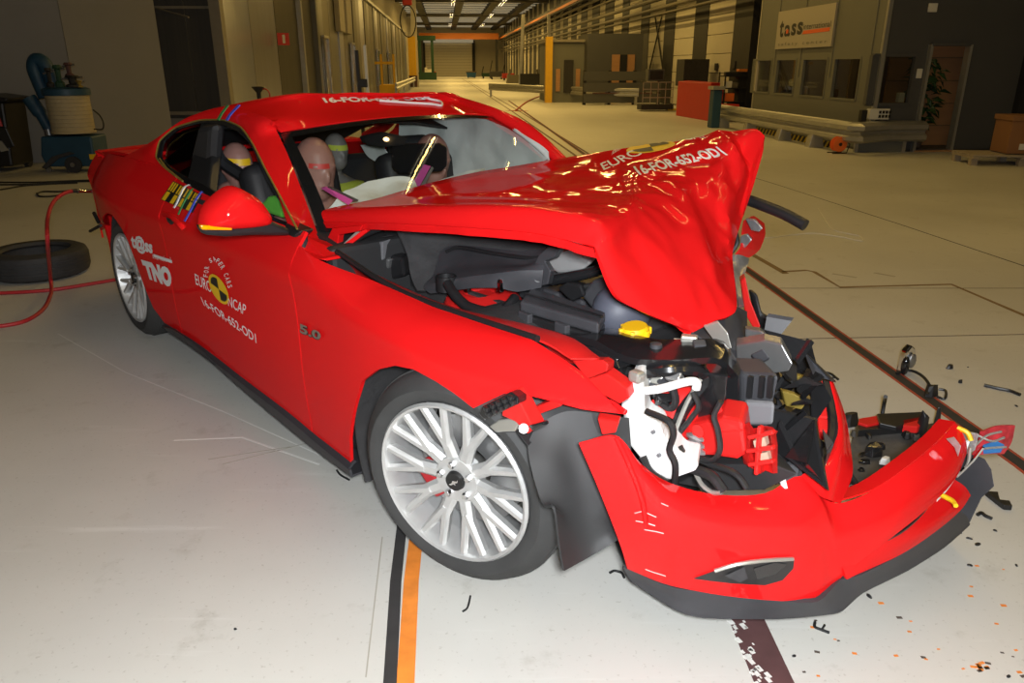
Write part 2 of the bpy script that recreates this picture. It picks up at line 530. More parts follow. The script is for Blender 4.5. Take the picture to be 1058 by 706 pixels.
# ------------------------------------------------------------------ right-hand wall: black columns and cream block bays
LR = 9.0
wr = MB().prism([hall(LR + .25, 21, 0), hall(LR + .25, 126, 0), hall(LR + .5, 126, 0), hall(LR + .5, 21, 0)], (0, 0, 7.4))
wall_right = struct(wr.build('wall_right', 'column_black'), 'long hall wall of cream block bays between black columns')
cb = None; cb2 = None; cc = None
for k in range(1, 26):
    D = 20.0 + k * 4.0
    o = MB().box((.22, 0, 3.7), (.44, 1.5, 7.4)).build('column', 'column_black', wall_right) if cc is None else bpy.data.objects.new('column', cc)
    if cc is None: cc = o.data
    else: COL.objects.link(o); o.parent = wall_right
    o.location = hall(LR, D, 0); o.rotation_euler = (0, 0, HA)
    if k > 5: o.scale.y = 1.55
    if k < 7:
        for j in range(12):
            if cb is None:
                o = MB().box((0, 0, .29), (.2, 2.52, .585)).build('block_course', 'cream_block', wall_right, bevel=.012); cb = o.data
            else:
                o = bpy.data.objects.new('block_course', cb); COL.objects.link(o); o.parent = wall_right
                q = o.modifiers.new('bevel', 'BEVEL'); q.width = .012; q.segments = 2
            o.location = hall(LR + .12, D + 2.0, j * .6 + .05); o.rotation_euler = (0, 0, HA)
    else:
        if cb2 is None:
            o = MB().box((0, 0, 3.6), (.2, 2.52, 7.2)).build('block_bay', 'cream_block', wall_right); cb2 = o.data
        else:
            o = bpy.data.objects.new('block_bay', cb2); COL.objects.link(o); o.parent = wall_right
        o.location = hall(LR + .12, D + 2.0, 0.02); o.rotation_euler = (0, 0, HA)
# number plates on the bays, cross brace
for (u, v) in [(702, 68), (716.5, 68), (740, 69), (758, 67)]:
    c = WL(u, v, LR - .02)
    MB().box(c, (.03, .28, .22), rz=HA).build('number_plate', 'column_black', wall_right)
for a, b in (((677, 18), (686, 80)), ((684, 16), (671, 72))):
    MB().beam(WL(*a, LR - .05), WL(*b, LR - .05), .05).build('cross_brace', 'column_black', wall_right)
# pipes and crane rail along it
for z, r, L, m, nm in ((4.95, .10, 8.6, 'pipe_olive', 'wall_pipe'), (4.62, .05, 8.6, 'pipe_olive', 'wall_pipe'), (3.95, .09, 8.5, 'pipe_olive', 'wall_pipe'), (3.6, .07, 8.5, 'pipe_olive', 'wall_pipe'), (3.38, .045, 8.5, 'pipe_olive', 'wall_pipe')):
    tag(rebase(MB().tube([hall(L, 17, z), hall(L, 120, z)], r, 10).build(nm, m, smooth=True)), {4.95: 'thick olive pipe along the right wall under the crane rail', 4.62: 'thin olive pipe just below the thick olive pipe', 3.95: 'olive pipe in the middle of the lower pipe bundle on the wall', 3.6: 'olive pipe second lowest on the columns', 3.38: 'thin olive pipe lowest on the columns'}[z], 'pipe')
cr_ = thing('crane_rail', 'crane rail beam with an orange edge high along the columns', 'crane rail', hall(8.3, 17, 5.3), HA)
MB().box((0, 52, 0), (.3, 104, .45)).build('beam', 'column_black', cr_)
MB().box((-.17, 52, -.05), (.06, 104, .16)).build('orange_edge', 'crane_orange', cr_)

# ------------------------------------------------------------------ far end wall
wbk = MB().box((2.5, 125.5, 3.7), (14, .4, 7.4))
wall_back = struct(wbk.build('wall_back', 'cream_wall'), 'cream end wall far down the hall')
wall_back.rotation_euler = (0, 0, HA)
rd = thing('roller_door', 'wide pale roller shutter in the far end wall', 'door', hall(.7, 125.1, 0), HA)
for j in range(12):
    MB().box((0, 0, .2 + j * .4), (7.2, .1, .36)).build('slat', 'shutter_pale', rd)
MB().box((0, -.2, 5.15), (7.6, .5, .6)).build('shutter_box', 'roof_strip_glow', rd)
for s in (-1, 1): MB().box((s * 3.85, -.1, 2.6), (.4, .3, 5.2)).build('guide_post', 'column_black', rd)
ob = thing('bridge_crane', 'orange bridge crane girder spanning the hall at the far end', 'crane', hall(2.5, 117, 0), HA)
MB().box((-.3, 0, 5.5), (11.4, .5, .8)).build('girder', 'crane_orange', ob)
for s in (-1, 1): MB().box((s * 5.4 - .3, 0, 2.6), (.35, .35, 5.2)).build('support', 'column_black', ob)
sk = thing('skip_container', 'small blue skip container before the roller door', 'container', W(487, 80.5) , HA)
MB().prism([(-.55, -.3, .06), (.55, -.3, .06), (.65, -.3, .7), (-.65, -.3, .7)], (0, .9, 0)).build('body', 'hall_blue', sk, bevel=.02)
MB().box((0, .1, .75), (1.4, 1.0, .1)).build('lid', 'tape_brown', sk)
for x in (-.4, .4): MB().box((x, .15, .03), (.12, .8, .06)).build('runner', 'column_black', sk)
cbx = thing('white_cabinet', 'white machine cabinet left of the roller door', 'cabinet', W(444, 82), HA)
MB().box((0, 0, .55), (1.1, .8, 1.1)).build('body', 'sign_white', cbx, bevel=.02)
MB().box((-.4, -.1, 1.15), (.25, .6, .3)).build('top_unit', 'sign_white', cbx)
MB().box((.62, .1, .45), (.25, .5, .8)).build('red_side', 'hall_red', cbx)
gm = thing('green_machine', 'tall dark green machine frame left of the roller door', 'machine', W(441, 83) + Vector((-.3, 3, 0)), HA)
for x in (-.7, .7):
    MB().box((x, 0, 2.3), (.3, .4, 4.6)).build('upright', 'hall_green', gm)
MB().box((0, 0, 4.4), (2.2, .6, .5)).build('cross_head', 'hall_green', gm); MB().box((0, 0, .4), (2.2, 1, .8)).build('base', 'hall_green', gm)
for (u, v, w, h, m, lab, cat, nm) in [(503, 81, 1.3, .9, 'hall_green', 'dark green low cart beside the roller door', 'cart', 'green_cart'), (513, 82, 1.6, 1.3, 'column_black', 'black rigging heap at the right of the far door', 'rigging', 'rigging_frame'), (525, 83, 1.3, 1.0, 'hall_red', 'dark red trolley at the far end by the columns', 'trolley', 'red_trolley')]:
    t = thing(nm, lab, cat, W(u, v), HA)
    MB().box((0, 0, .12 + h * .35), (w, .8, h * .5)).build('body', m, t, bevel=.03)
    for s in (-1, 1):
        MB().lathe([(.12, -.04), (.12, .04)], Matrix.Translation((s * w * .35, -.4, .12)) @ Matrix.Rotation(math.pi / 2, 4, 'X'), 12).build('wheel', 'column_black', t)
    MB().beam((-w / 2, 0, h * .5), (-w * .3, .2, h * 1.6), .08).build('mast', 'column_black', t)

# ------------------------------------------------------------------ left: long steel-clad building, cream hall wall above it
LL = -3.9
wl = MB().prism([hall(LL - .3, 30, 0), hall(LL - .3, 126, 0), hall(LL - .6, 126, 0), hall(LL - .6, 30, 0)], (0, 0, 7.4))
wall_left = struct(wl.build('wall_left', 'cream_wall'), 'cream upper hall wall above the steel-clad cabin row')
D0 = 25.5
sb = thing('steel_cabin_row', 'long row of steel-clad cabins with metal doors along the left wall', 'cabin', hall(LL, D0, 0), HA)
pm = ['sheet_metal_dull', 'sheet_olive', 'sheet_metal_dull', 'sheet_metal', 'sheet_olive']
dd = 0.0; k = 0
while dd < 58:
    w = 1.25 + .9 * ((k * 7) % 3) / 2
    MB().box((-.1 + (.04 if k % 3 == 0 else 0), dd + w / 2, 2.27), (.2, w - .04, 4.54)).build('wall_panel', pm[k % 5], sb)
    dd += w; k += 1
MB().box((-.02, 29, 4.6), (.34, 58.4, .14)).build('top_edge', 'galvanised', sb)
for (d, w, m) in ((.6, 1.0, 'sheet_olive'), (8.3, 1.1, 'sheet_metal_dull'), (21, 1.4, 'hall_green'), (30, 1.6, 'sheet_olive')):
    dr = MB().box((.04, d + w / 2, 1.15), (.1, w, 2.3)).build('cabin_door', m, sb)
    for q in (0, w): MB().box((.1, d + q, 1.15), (.08, .09, 2.34)).build('door_post', 'chrome', dr)
    MB().box((.1, d + w / 2, 2.34), (.08, w, .08)).build('door_head', 'galvanised', dr)
for d in (5.0, 7.2):
    MB().box((.12, d, 3.6), (.2, 1.4, 1.9)).build('wall_unit', 'post_beige', sb, bevel=.02)
# near front of the steel building: bright brushed sheets
sf = thing('steel_sheet_front', 'brushed steel sheet wall with a red fire sign on it', 'partition', W(293, 112), 0)
b0 = sf.location
def rel(p): return Vector(p) - Vector(b0)
def wallpiece(a, b, z0, z1, th, name, m, par):
    a = Vector((a[0], a[1], 0)); b = Vector((b[0], b[1], 0)); n = (b - a).normalized(); n = Vector((-n.y, n.x, 0)) * th
    o = MB().prism([rel(a + Vector((0, 0, z0))), rel(b + Vector((0, 0, z0))), rel(b + n + Vector((0, 0, z0))), rel(a + n + Vector((0, 0, z0)))], (0, 0, z1 - z0)).build(name, m, par)
    return o
sf.location = (W(293, 60, Y=24).x, 24, 0); b0 = sf.location
pts = [W(228, 60, Y=16.2), W(262, 60, Y=21.5), W(288, 60, Y=23.0), W(314, 60, Y=24.2), W(328, 60, Y=25.2)]
tops = [3.05, 2.9, 2.95, 3.3]
for i in range(4):
    a, b = pts[i], pts[i + 1]
    e = (b - a).normalized() * .012
    wallpiece(a + e, b - e, 0, 4.6, .08, 'steel_sheet', 'sheet_metal' if i < 2 else 'sheet_metal_dull', sf)
lp = pts[3]; MB().beam(rel((lp.x, lp.y - .1, 0)), rel((lp.x, lp.y - .1, 5)), .16).build('corner_post', 'galvanised', sf)
lp = pts[4]; MB().beam(rel((lp.x, lp.y - .1, 0)), rel((lp.x, lp.y - .1, 5)), .25).build('corner_post', 'sheet_metal_dull', sf)
fs = thing('fire_sign', 'red square fire extinguisher sign with a white symbol', 'sign', W(294, 40.5, Y=23.0) + Vector((0, -.12, 0)), 0.42)
MB().box((0, 0, 0), (.32, .02, .32)).build('plate', 'sign_red', fs)
MB().prism([(-.03, -.014, .1), (.03, -.014, .12), (.05, -.014, .08), (.045, -.014, -.11), (-.025, -.014, -.11), (-.025, -.014, .05)], (0, .004, 0)).build('symbol', 'sign_white', fs)
# dark opening with rail and post
og = thing('dark_curtain', 'tall dark strip curtain between grey partition and beige post', 'curtain', W(200, 140, Y=15.6) * 1.0, 0)
og.location.z = 0; b0 = og.location
x0, x1 = W(150, 60, Y=15.6).x, W(228, 60, Y=15.6).x
n = 5
for i in range(n):
    a = x0 + (x1 - x0) * i / n; w = (x1 - x0) / n
    MB().box(rel((a + w / 2, 15.6 + (.02 if i % 2 else 0), 1.35)), (w * .99, .02, 2.7)).build('curtain_strip', 'curtain_dark', og)
zt = W(190, 8, Y=15.5).z
MB().beam(rel((x0, 15.4, zt)), rel((x1, 15.4, zt)), .045).build('curtain_rail', 'post_beige', og)
MB().beam(rel(W(160, 8, Y=15.35)), rel(W(195, 18, Y=14.6)), .025).build('stay_rod', 'post_beige', og)
zb = W(190, 117, Y=15.3).z
MB().beam(rel((x0, 15.3, zb)), rel((x1, 15.3, zb)), .06).build('lower_rail', 'post_beige', og)
MB().box(rel(((x0 + x1) / 2, 15.5, zb / 2 - .06)), (x1 - x0, .03, zb - .1)).build('kick_panel', 'wall_grey', og)
bpst = thing('beige_post', 'slim beige door post at the end of the dark curtain', 'post', W(229.5, 60, Y=15.2), 0)
bpst.location.z = 0
MB().box((0, 0, 1.7), (.2, .2, 3.4)).build('shaft', 'post_beige', bpst); MB().box((0, 0, .03), (.3, .3, .06)).build('foot', 'post_beige', bpst)
MB().box((0.05, 0, 3.3), (.5, .3, .6)).build('head', 'wall_grey_dark', bpst)
# grey partition panels on the left
pa = thing('grey_partition', 'grey felt partition wall behind the blue extractor', 'partition', W(30, 168), 0)
b0 = pa.location
pA0, pA1, pB1 = W(-160, 60, Y=11.9), W(70, 60, Y=12.5), W(167, 60, Y=13.6)
wallpiece(pA0, pA1, 0, 3.4, .06, 'partition_panel', 'wall_grey', pa)
wallpiece(pA1 + Vector((.01, 0, 0)), pB1, 0, 3.4, .06, 'partition_panel', 'wall_grey_dark', pa)
for p in (pA0, pA1, pB1):
    MB().box(rel((p.x, p.y + .15, .02)), (.1, .6, .04)).build('foot', 'column_black', pa)
# beam over the passage
# yellow column, lift truck, guard rail behind the car on the left
yc = thing('yellow_column', 'yellow steel column with black base before the far hall', 'column', hall(-2.35, 60, 0), HA)
MB().box((0, 0, 1.75), (.55, .5, 3.5)).build('shaft', 'hall_yellow', yc); MB().box((0, -.02, .4), (.6, .56, .8)).build('sleeve', 'stripe_maroon', yc); MB().box((.2, .2, 3.4), (.4, .4, 6.8)).build('upper_post', 'cream_wall', yc)
yt = thing('yellow_lift_truck', 'yellow lift truck parked along the steel cabins', 'lift truck', W(399, 97) * 1.0, HA)
yt.location = hall(-2.75, 40, 0)
MB().box((0, 0, .35), (.9, 1.6, .5)).build('chassis', 'hall_yellow', yt, bevel=.03)
for x in (-.3, .3): MB().beam((x, -.7, .1), (x, -.7, 2.0), .1).build('mast', 'hall_yellow', yt)
MB().beam((-.6, -.75, 1.6), (.3, -.75, 1.6), .12).build('cross_bar', 'hall_yellow', yt)
for x in (-.4, .4):
    for y in (-.6, .6): MB().lathe([(.16, -.06), (.16, .06)], Matrix.Translation((x, y, .16)) @ Matrix.Rotation(math.pi / 2, 4, 'Y'), 14).build('wheel', 'column_black', yt)
def wprof(h0, s=1.0):
    """W-beam profile (offset out, height)"""
    return [(0.0, h0), (.05 * s, h0 + .04), (.05 * s, h0 + .10), (0, h0 + .14), (0, h0 + .18), (.05 * s, h0 + .22), (.05 * s, h0 + .28), (0, h0 + .32)]
def wbeam(path, name, par, out):
    rows = []
    for p in path:
        rows.append([Vector(p) + Vector(out) * o + Vector((0, 0, h)) for o, h in wprof(.42)])
    return MB().grid(rows).build(name, 'galvanised', par, smooth=True, solid=.006)
gr = thing('guard_rail', 'galvanised guard rail beside the yellow lift truck', 'guard rail', hall(-2.2, 36, 0), HA)
wbeam([(0, 0, 0), (0, 12, 0), (0, 24, 0)], 'beam', gr, (1, 0, 0))
for d in (1, 8, 15, 22): MB().box((-.05, d, .37), (.1, .12, .74)).build('post', 'galvanised', gr)
# hoist hook on its chain at the top
hk = thing('hoist_hook', 'red hoist hook block with a hanging cable loop', 'hoist', WD(421, 8, 36.5), HA)
MB().box((0, 0, .35), (.42, .3, .5)).build('block', 'hall_red', hk, bevel=.05)
MB().tube([Vector((.34 * math.sin(a) * (1 if a < math.pi else 1), 0, -.55 + .65 * math.cos(a))) for a in [2 * math.pi * i / 24 for i in range(25)]], .025, 8).build('cable_loop', 'cable_black', hk, smooth=True)
MB().beam((0, 0, .5), (0, 0, 6.9 - hk.location.z), .06).build('chain', 'column_black', hk)
# things standing behind the car roof
fn = thing('black_funnel_stand', 'black funnel on a steel stem behind the car roof', 'funnel', W(269, 112, Y=9.0), 0)
fn.location.z = 0
z1 = W(269, 90, Y=9).z
MB().lathe([(.02, z1 - .20), (.025, z1 - .06), (.075, z1), (.07, z1 + .005), (0, z1 - .01)], None, 16).build('funnel', 'plastic_black', fn, smooth=True)
MB().lathe([(.018, .03), (.018, z1 - .18)], None, 10).build('stem', 'chrome', fn, smooth=True)
MB().lathe([(.16, 0), (.16, .03), (.02, .035)], None, 16).build('base', 'plastic_black', fn)
MB().tube(spline([(.03, 0, z1 - .03), (.08, 0, z1 - .02), (.12, 0, z1 - .06), (.12, 0, z1 - .12)], 4), .008, 6).build('red_hose', 'hose_red', fn)
rg = thing('camera_stand', 'black camera stand with a white strip behind the car roof', 'stand', (W(373, 60, Y=10).x, 10, 0), 0)
zt = W(371, 52, Y=10).z
MB().beam((-.02, 0, .03), (-.05, 0, zt), .05, .04).build('pole', 'column_black', rg); MB().beam((.07, .02, .03), (.05, .02, zt + .06), .035).build('white_strip', 'sign_white', rg)
MB().box((0, 0, W(371, 86, Y=10).z), (.12, .1, .1)).build('clamp', 'column_black', rg, bevel=.01); MB().box((0, 0, .02), (.5, .4, .04)).build('base', 'column_black', rg)
# ------------------------------------------------------------------ left-hand things
b = thing('wheelie_bin', 'black wheelie bin with a hand brush hung on it', 'bin', W(4, 175.5), .1)
prof = [(-.36, .08), (.30, .08), (.36, .98), (-.40, .98)]
MB().prism([(x, -.32, z) for x, z in prof], (0, .64, 0)).build('body', 'plastic_black', b, bevel=.03)
MB().prism([(-.44, -.36, .98), (.43, -.36, .98), (.45, -.36, 1.03), (.1, -.36, 1.08), (-.44, -.36, 1.06)], (0, .72, 0)).build('lid', 'plastic_black', b, bevel=.02)
for x in (-.2, .2): MB().lathe([(.1, -.03), (.1, .03)], Matrix.Translation((x, .33, .1)) @ Matrix.Rotation(math.pi / 2, 4, 'Y'), 14).build('wheel', 'rubber', b)
MB().beam((-.3, .38, 1.0), (.3, .38, 1.0), .04).build('handle', 'plastic_black', b)
s = thing('hand_brush', 'hand brush with reddish handle hanging on the black bin', 'brush', b.matrix_basis @ Vector((.27, -.38, .35)), .15)
MB().tube([(0, 0, .55), (.03, 0, .3)], .018, 8).build('handle', 'hose_red', s)
MB().prism([(-.06, -.02, .3), (.09, -.02, .28), (.15, -.02, .02), (.02, -.02, .0)], (0, .05, 0)).build('bristle_head', 'plastic_black', s, bevel=.01)
MB().prism([(-.09, -.03, .12), (.0, -.03, .1), (.06, -.03, -.03), (-.04, -.03, -.05)], (0, .02, 0)).build('dustpan', 'galvanised', s)

e = thing('dust_extractor', 'blue mobile fume extractor with white cylinder filter and hose arm', 'extractor', W(84, 176), .06)
e.scale = (.82, .82, .82)
k_ = 12.0 / 800
MB().prism([(-.44, -.3, .10), (.40, -.3, .10), (.42, -.3, .62), (-.44, -.3, .62), (-.50, -.3, .3)], (0, .6, 0)).build('base_box', 'machine_blue', e, bevel=.03)
MB().prism([(-.52, -.33, .09), (-.3, -.33, .28), (.0, -.33, .36), (.1, -.33, .33), (-.2, -.33, .24), (-.45, -.33, .06)], (0, .05, 0)).build('fender_trim', 'plastic_grey', e, bevel=.01)
MB().lathe([(.0, .66), (.36, .66), (.36, .69), (.345, .70), (.345, 1.30), (.36, 1.31), (0, 1.31)], None, 32).build('filter_drum', 'filter_cream', e, smooth=True, angle=30)
for i in range(1, 9):
    MB().lathe([(.344, .70 + i * .067), (.350, .704 + i * .067), (.344, .708 + i * .067)], None, 32).build('filter_pleat', 'pallet_wood', e)
MB().lathe([(0, 1.30), (.38, 1.30), (.38, 1.40), (.30, 1.43), (0, 1.43)], None, 32).build('drum_lid', 'machine_blue', e, smooth=True, angle=30)
MB().lathe([(.355, 1.29), (.365, 1.295), (.355, 1.30)], None, 32).build('clamp_ring', 'chrome', e)
arm = spline([(-.44, .05, .70), (-.55, .05, 1.0), (-.68, .05, 1.25)], 6)
MB().tube(arm, [.09] * 6 + [.12] * (len(arm) - 6), 14).build('hose_arm', 'machine_blue', e, smooth=True)
arm = spline([(-.42, .12, 1.25), (-.48, .12, 1.5), (-.52, .12, 1.75), (-.44, .12, 1.87), (-.32, .12, 1.78), (-.26, .12, 1.5), (-.26, .12, 1.38)], 5)
MB().tube(arm, .125, 14).build('upper_arm', 'machine_blue', e, smooth=True)
MB().tube([(-.44, .02, .58), (-.45, .02, .72)], .07, 12).build('collar', 'alloy_dark', e, smooth=True)
MB().lathe([(.14, -.03), (.14, .03)], Matrix.Translation((.05, -.34, .14)) @ Matrix.Rotation(math.pi / 2, 4, 'X'), 20).build('wheel', 'rubber', e)
MB().lathe([(.04, -.04), (.04, .04)], Matrix.Translation((.05, -.35, .14)) @ Matrix.Rotation(math.pi / 2, 4, 'X'), 12).build('wheel_hub', 'alloy_dark', e)
MB().lathe([(.05, -.02), (.05, .02)], Matrix.Translation((-.42, -.28, .05)) @ Matrix.Rotation(math.pi / 2, 4, 'X'), 12).build('caster', 'alloy_dark', e)
MB().box((.40, -.31, .27), (.13, .01, .09)).build('yellow_sticker', 'yellow_print', e)
MB().tube(spline([(.36, 0, .72), (.52, -.05, .72), (.56, -.05, .82), (.50, 0, .95), (.4, 0, 1.05)], 5), .012, 6).build('cable', 'cable_black', e)
random.seed(5)
for (nm, lab, x, z, w, h, m) in [('vise', 'dark green clamp tool standing on the extractor lid', -.02, 1.43, .13, .30, 'hall_green'), ('valve_block', 'black valve block lying on the extractor lid', .2, 1.43, .2, .16, 'column_black'), ('red_canister', 'small reddish canister on the extractor lid', .17, 1.59, .12, .2, 'stripe_maroon'), ('tap', 'brass tap lying at the edge of the extractor lid', .3, 1.43, .1, .09, 'olive_metal'), ('clamp_bracket', 'black bracket leaning on the extractor lid', -.18, 1.43, .1, .26, 'column_black')]:
    t = thing(nm, lab, 'tool', e.matrix_basis @ Vector((x, -.12, z)), .2)
    MB().lathe([(w * .5, 0), (w * .5, h * .2), (w * .25, h * .3), (w * .3, h * .8), (w * .5, h * .85), (w * .4, h)], None, 10).build('body', m, t)
    MB().tube([(-w * .7, 0, h * .7), (w * .7, .02, h * .85)], .015, 6).build('lever', 'alloy_dark', t)

# loose tyre on the floor
c = W(38, 281); tc = W(38, 262, z=.10)
ty = MB(); R, r = .335, .23
prof = [(r, .0), (R - .05, .0), (R - .01, .02), (R, .045), (R, .15), (R - .01, .175), (R - .05, .195), (r, .19), (r - .012, .17), (r + .01, .15), (r + .01, .04), (r - .012, .02), (r, 0)]
ty.lathe(prof, None, 56); ty.f = [f for f in ty.f if len(f) == 4]
tyre = ty.build('tire', 'rubber', None, smooth=True)
tyre.name = 'spare_tire'; tyre.location = (W(38, 270, z=.1).x, W(38, 270, z=.1).y + .02, .003)
tag(tyre, 'black tyre without rim lying flat on the floor', 'tire')
for z in (.06, .085, .11, .135):
    g = MB().lathe([(R - .003, z - .008), (R + .003, z - .006), (R + .003, z + .006), (R - .003, z + .008)], None, 56); g.f = [f for f in g.f if len(f) == 4]
    g.build('tread_rib', 'rubber', tyre, smooth=True)

# red air hose, black cables
plug = P(97, 197.5, y=-.70); plugw = Matrix.Translation((CX, CY, 0)) @ Matrix.Rotation(YAW, 4, 'Z') @ plug
def near(u, v, depth): # floor or hanging point on a ray at a distance like the plug's
    d = ray(u, v); return EYE + d * (depth / d.y)
dp = plugw.y
hp_ = [near(98, 198, dp), near(86, 198, dp - .05), near(70, 198.5, dp - .15), near(56, 208, dp - .3), near(49.5, 225, dp - .5), near(49, 248, dp - .85), W(52, 285, z=.10), W(53, 303, z=.012), W(46, 318, z=.012), W(30, 330, z=.012), W(8, 336, z=.012), W(-30, 340, z=.012)]
h = thing('red_air_hose', 'dark red air hose plugged into the tail of the car', 'hose', W(20, 333), 0)
sp_ = spline([p - h.location for p in hp_], 8)
for p in sp_: p.z = max(p.z, .012)
MB().tube(sp_[14:], .012, 10).build('hose', 'hose_red', h, smooth=True)
MB().tube(sp_[:15], .011, 10).build('black_sleeve', 'cable_black', h, smooth=True)
MB().tube(sp_[2:12], .015, 10).build('coupling', 'chrome', h, smooth=True)
q_ = near(101.5, 199, dp - .02) - h.location
MB().box(q_, (.05, .06, .11), rz=YAW).build('pink_clip', 'pink_tape', h, bevel=.006)
MB().tube([q_ + Vector((.01, 0, -.02)), q_ + Vector((.05, -.02, -.10))], .006, 6).build('clip_wire', 'pink_tape', h)
h2 = rebase(MB().tube(spline([W(-30, 303, z=.012), W(0, 303, z=.012), W(50, 300, z=.012), W(90, 294, z=.012), W(125, 288, z=.012), W(170, 280, z=.012)], 6), .012, 10).build('red_air_hose', 'hose_red', None, smooth=True))
tag(h2, 'dark red hose running straight across the floor under the car tail', 'hose')
for i, (px, lab) in enumerate([([(-30, 188), (30, 188.5), (70, 187), (100, 186), (160, 184)], 'black cable lying straight on the floor behind the car'), ([(-30, 191), (30, 190.5), (70, 188), (100, 187.3), (160, 186)], 'second black cable lying against the straight one'), ([(-30, 198), (0, 196), (25, 192), (55, 190), (80, 189)], 'black cable curving off from the two straight cables'), ([(38, 200), (45, 198), (62, 198), (80, 196), (60, 202), (42, 203), (38, 200)], 'short loop of black cable under the red hose coupling')]):
    tag(rebase(MB().tube(spline([W(u, v, z=.01) for u, v in px], 5), .010, 8).build('floor_cable', 'cable_black', None, smooth=True)), lab, 'cable')

# ------------------------------------------------------------------ red block, shelving and odds along the right wall
def side(u, L): p = WL(u, 90, L); return Vector((p.x, p.y, 0))
rb = thing('red_block', 'large red barrier block with white target marks', 'barrier', W(713, 122), HA)
bb = [W(703, 117), W(701.5, 119.5), W(727.5, 125.2), W(738, 124.5)]
hgt = 1.02
q = [Vector((p.x, p.y, 0)) - rb.location for p in (W(701.5, 119.5), W(727.5, 125.2), W(738, 124.5), W(716, 117))]
MB().prism(q, (0, 0, hgt)).build('block', 'hall_red', rb, bevel=.02)
d_ = (q[2] - q[1]); nn = Vector((d_.y, -d_.x, 0)).normalized()
for t_, z in ((.35, .62), (.3, .33)):
    p = q[1] + d_ * t_ + nn * .012 + Vector((0, 0, z))
    for s in (-1, 1): MB().prism([p, p + d_.normalized() * .1 * s, p + d_.normalized() * .1 * s + Vector((0, 0, .1 * s)), p + Vector((0, 0, .1 * s))], -nn * .01).build('target_mark', 'sign_white', rb)
def at(u, v, dz=0): p = W(u, v); return p
tb = thing('storage_shelf', 'dark shelving with boxes behind the red block', 'shelf', side(757, 8.3), HA + .2)
tb.scale = (.66, .66, .74)
for x in (-.55, .55):
    for y in (-.25, .25): MB().beam((x, y, 0), (x, y, 1.75), .05).build('upright', 'column_black', tb)
for z in (.15, .65, 1.15, 1.6): MB().box((0, 0, z), (1.15, .55, .04)).build('shelf_board', 'column_black', tb)
MB().box((.4, .1, .9), (.35, .5, 1.7)).build('side_cabinet', 'column_black', tb)
for (x, z, w, hh, m, lab) in [(-.2, .67, .42, .3, 'reel_orange', 'orange box on the shelving'), (-.3, 1.17, .3, .25, 'sign_white', 'pale box on the upper board of the shelving'), (.0, 1.17, .3, .2, 'sheet_olive', 'grey box on the upper board of the shelving'), (-.1, 1.62, .7, .14, 'plastic_black', 'row of black cases on top of the shelving'), (.35, 1.76, .4, .1, 'crane_orange', 'flat orange case on top of the shelving')]:
    o = MB().box((0, 0, hh * .37), (w * .64, .23, hh * .74)).build('storage_box', m, None, bevel=.015)
    o.location = tb.matrix_basis @ Vector((x, -.05, z)); o.rotation_euler = (0, 0, HA); tag(o, lab, 'box')
t = thing('red_low_cart', 'low red cart standing between the red block and shelving', 'cart', side(753, 7.75), HA)
t.scale = (.6, .6, .7)
MB().box((0, 0, .42), (.95, .6, .5)).build('body', 'hall_red', t, bevel=.02)
for x in (-.35, .35): MB().lathe([(.1, -.03), (.1, .03)], Matrix.Translation((x, -.28, .1)) @ Matrix.Rotation(math.pi / 2, 4, 'X'), 14).build('wheel', 'column_black', t)
MB().beam((-.2, -.31, .45), (0, -.31, .62), .06).build('white_mark', 'sign_white', t)
pf = thing('blue_post', 'blue upright post beside the red block', 'post', side(740.5, 6.7), HA)
MB().box((0, 0, .45), (.22, .3, .9)).build('shaft', 'machine_blue', pf, bevel=.02); MB().box((0, 0, .95), (.3, .4, .08)).build('cap', 'galvanised', pf)
t = thing('dark_crate', 'dark open-top crate on a wooden box behind the red block', 'crate', side(714, 8.3), HA)
MB().box((0, 0, .42), (.72, .8, .75)).build('wooden_base', 'filter_cream', t, bevel=.02)
MB().box((0, 0, 1.25), (.85, .9, .85)).build('dark_top', 'joint_black', t, bevel=.02)
MB().box((0, -.46, .82), (.8, .02, .05)).build('blue_edge', 'hall_blue', t)
t = thing('red_bench', 'long low red bench behind the dark crate', 'bench', side(737, 8.45), HA)
MB().box((0, 0, .75), (.6, .5, .2)).build('seat', 'hall_red', t, bevel=.02)
for x in (-.22, .22): MB().box((x, 0, .33), (.1, .4, .66)).build('leg', 'hall_red', t)
# dark fence, wire trolley, grey cabin further off
t = thing('dark_fence', 'long dark grey barrier fence before the block wall', 'fence', side(643, 7.0), HA)
for j in range(3): MB().box((0, 0, .25 + j * .42), (3.1, .12, .34)).build('board', 'booth_dark', t)
for x in (-1.5, -.5, .5, 1.5): MB().box((x, .1, .65), (.12, .12, 1.3)).build('post', 'column_black', t)
MB().box((0, -.07, .45), (2.4, .02, .05)).build('red_line', 'stripe_maroon', t)
t = thing('wire_trolley', 'grey wire mesh trolley on a dark base', 'trolley', side(678, 7.2), HA)
t.scale = (.74, .8, .9)
MB().box((0, 0, .15), (1.5, .8, .2)).build('base', 'column_black', t)
for x in (-.7, -.35, 0, .35, .7): MB().beam((x, -.35, .25), (x, -.35, 1.05), .03).build('wire', 'galvanised', t)
for z in (.5, .8, 1.05): MB().beam((-.7, -.35, z), (.7, -.35, z), .03).build('wire', 'galvanised', t)
MB().box((-.1, 0, 1.3), (.75, .5, .42)).build('instrument_box', 'booth_dark', t, bevel=.02)
MB().box((-.1, -.26, 1.3), (.6, .02, .3)).build('screen', 'black_print', t)
MB().box((.75, -.2, .06), (.5, .4, .06)).build('striped_edge', 'chevron_yellow', t)
cb_ = thing('grey_control_cabin', 'grey control cabin with a lit doorway at the far right', 'cabin', side(612, 6.1), HA)
MB().box((.9, 1.2, 1.35), (2.3, 2.4, 2.7)).build('front_block', 'booth_dark', cb_)
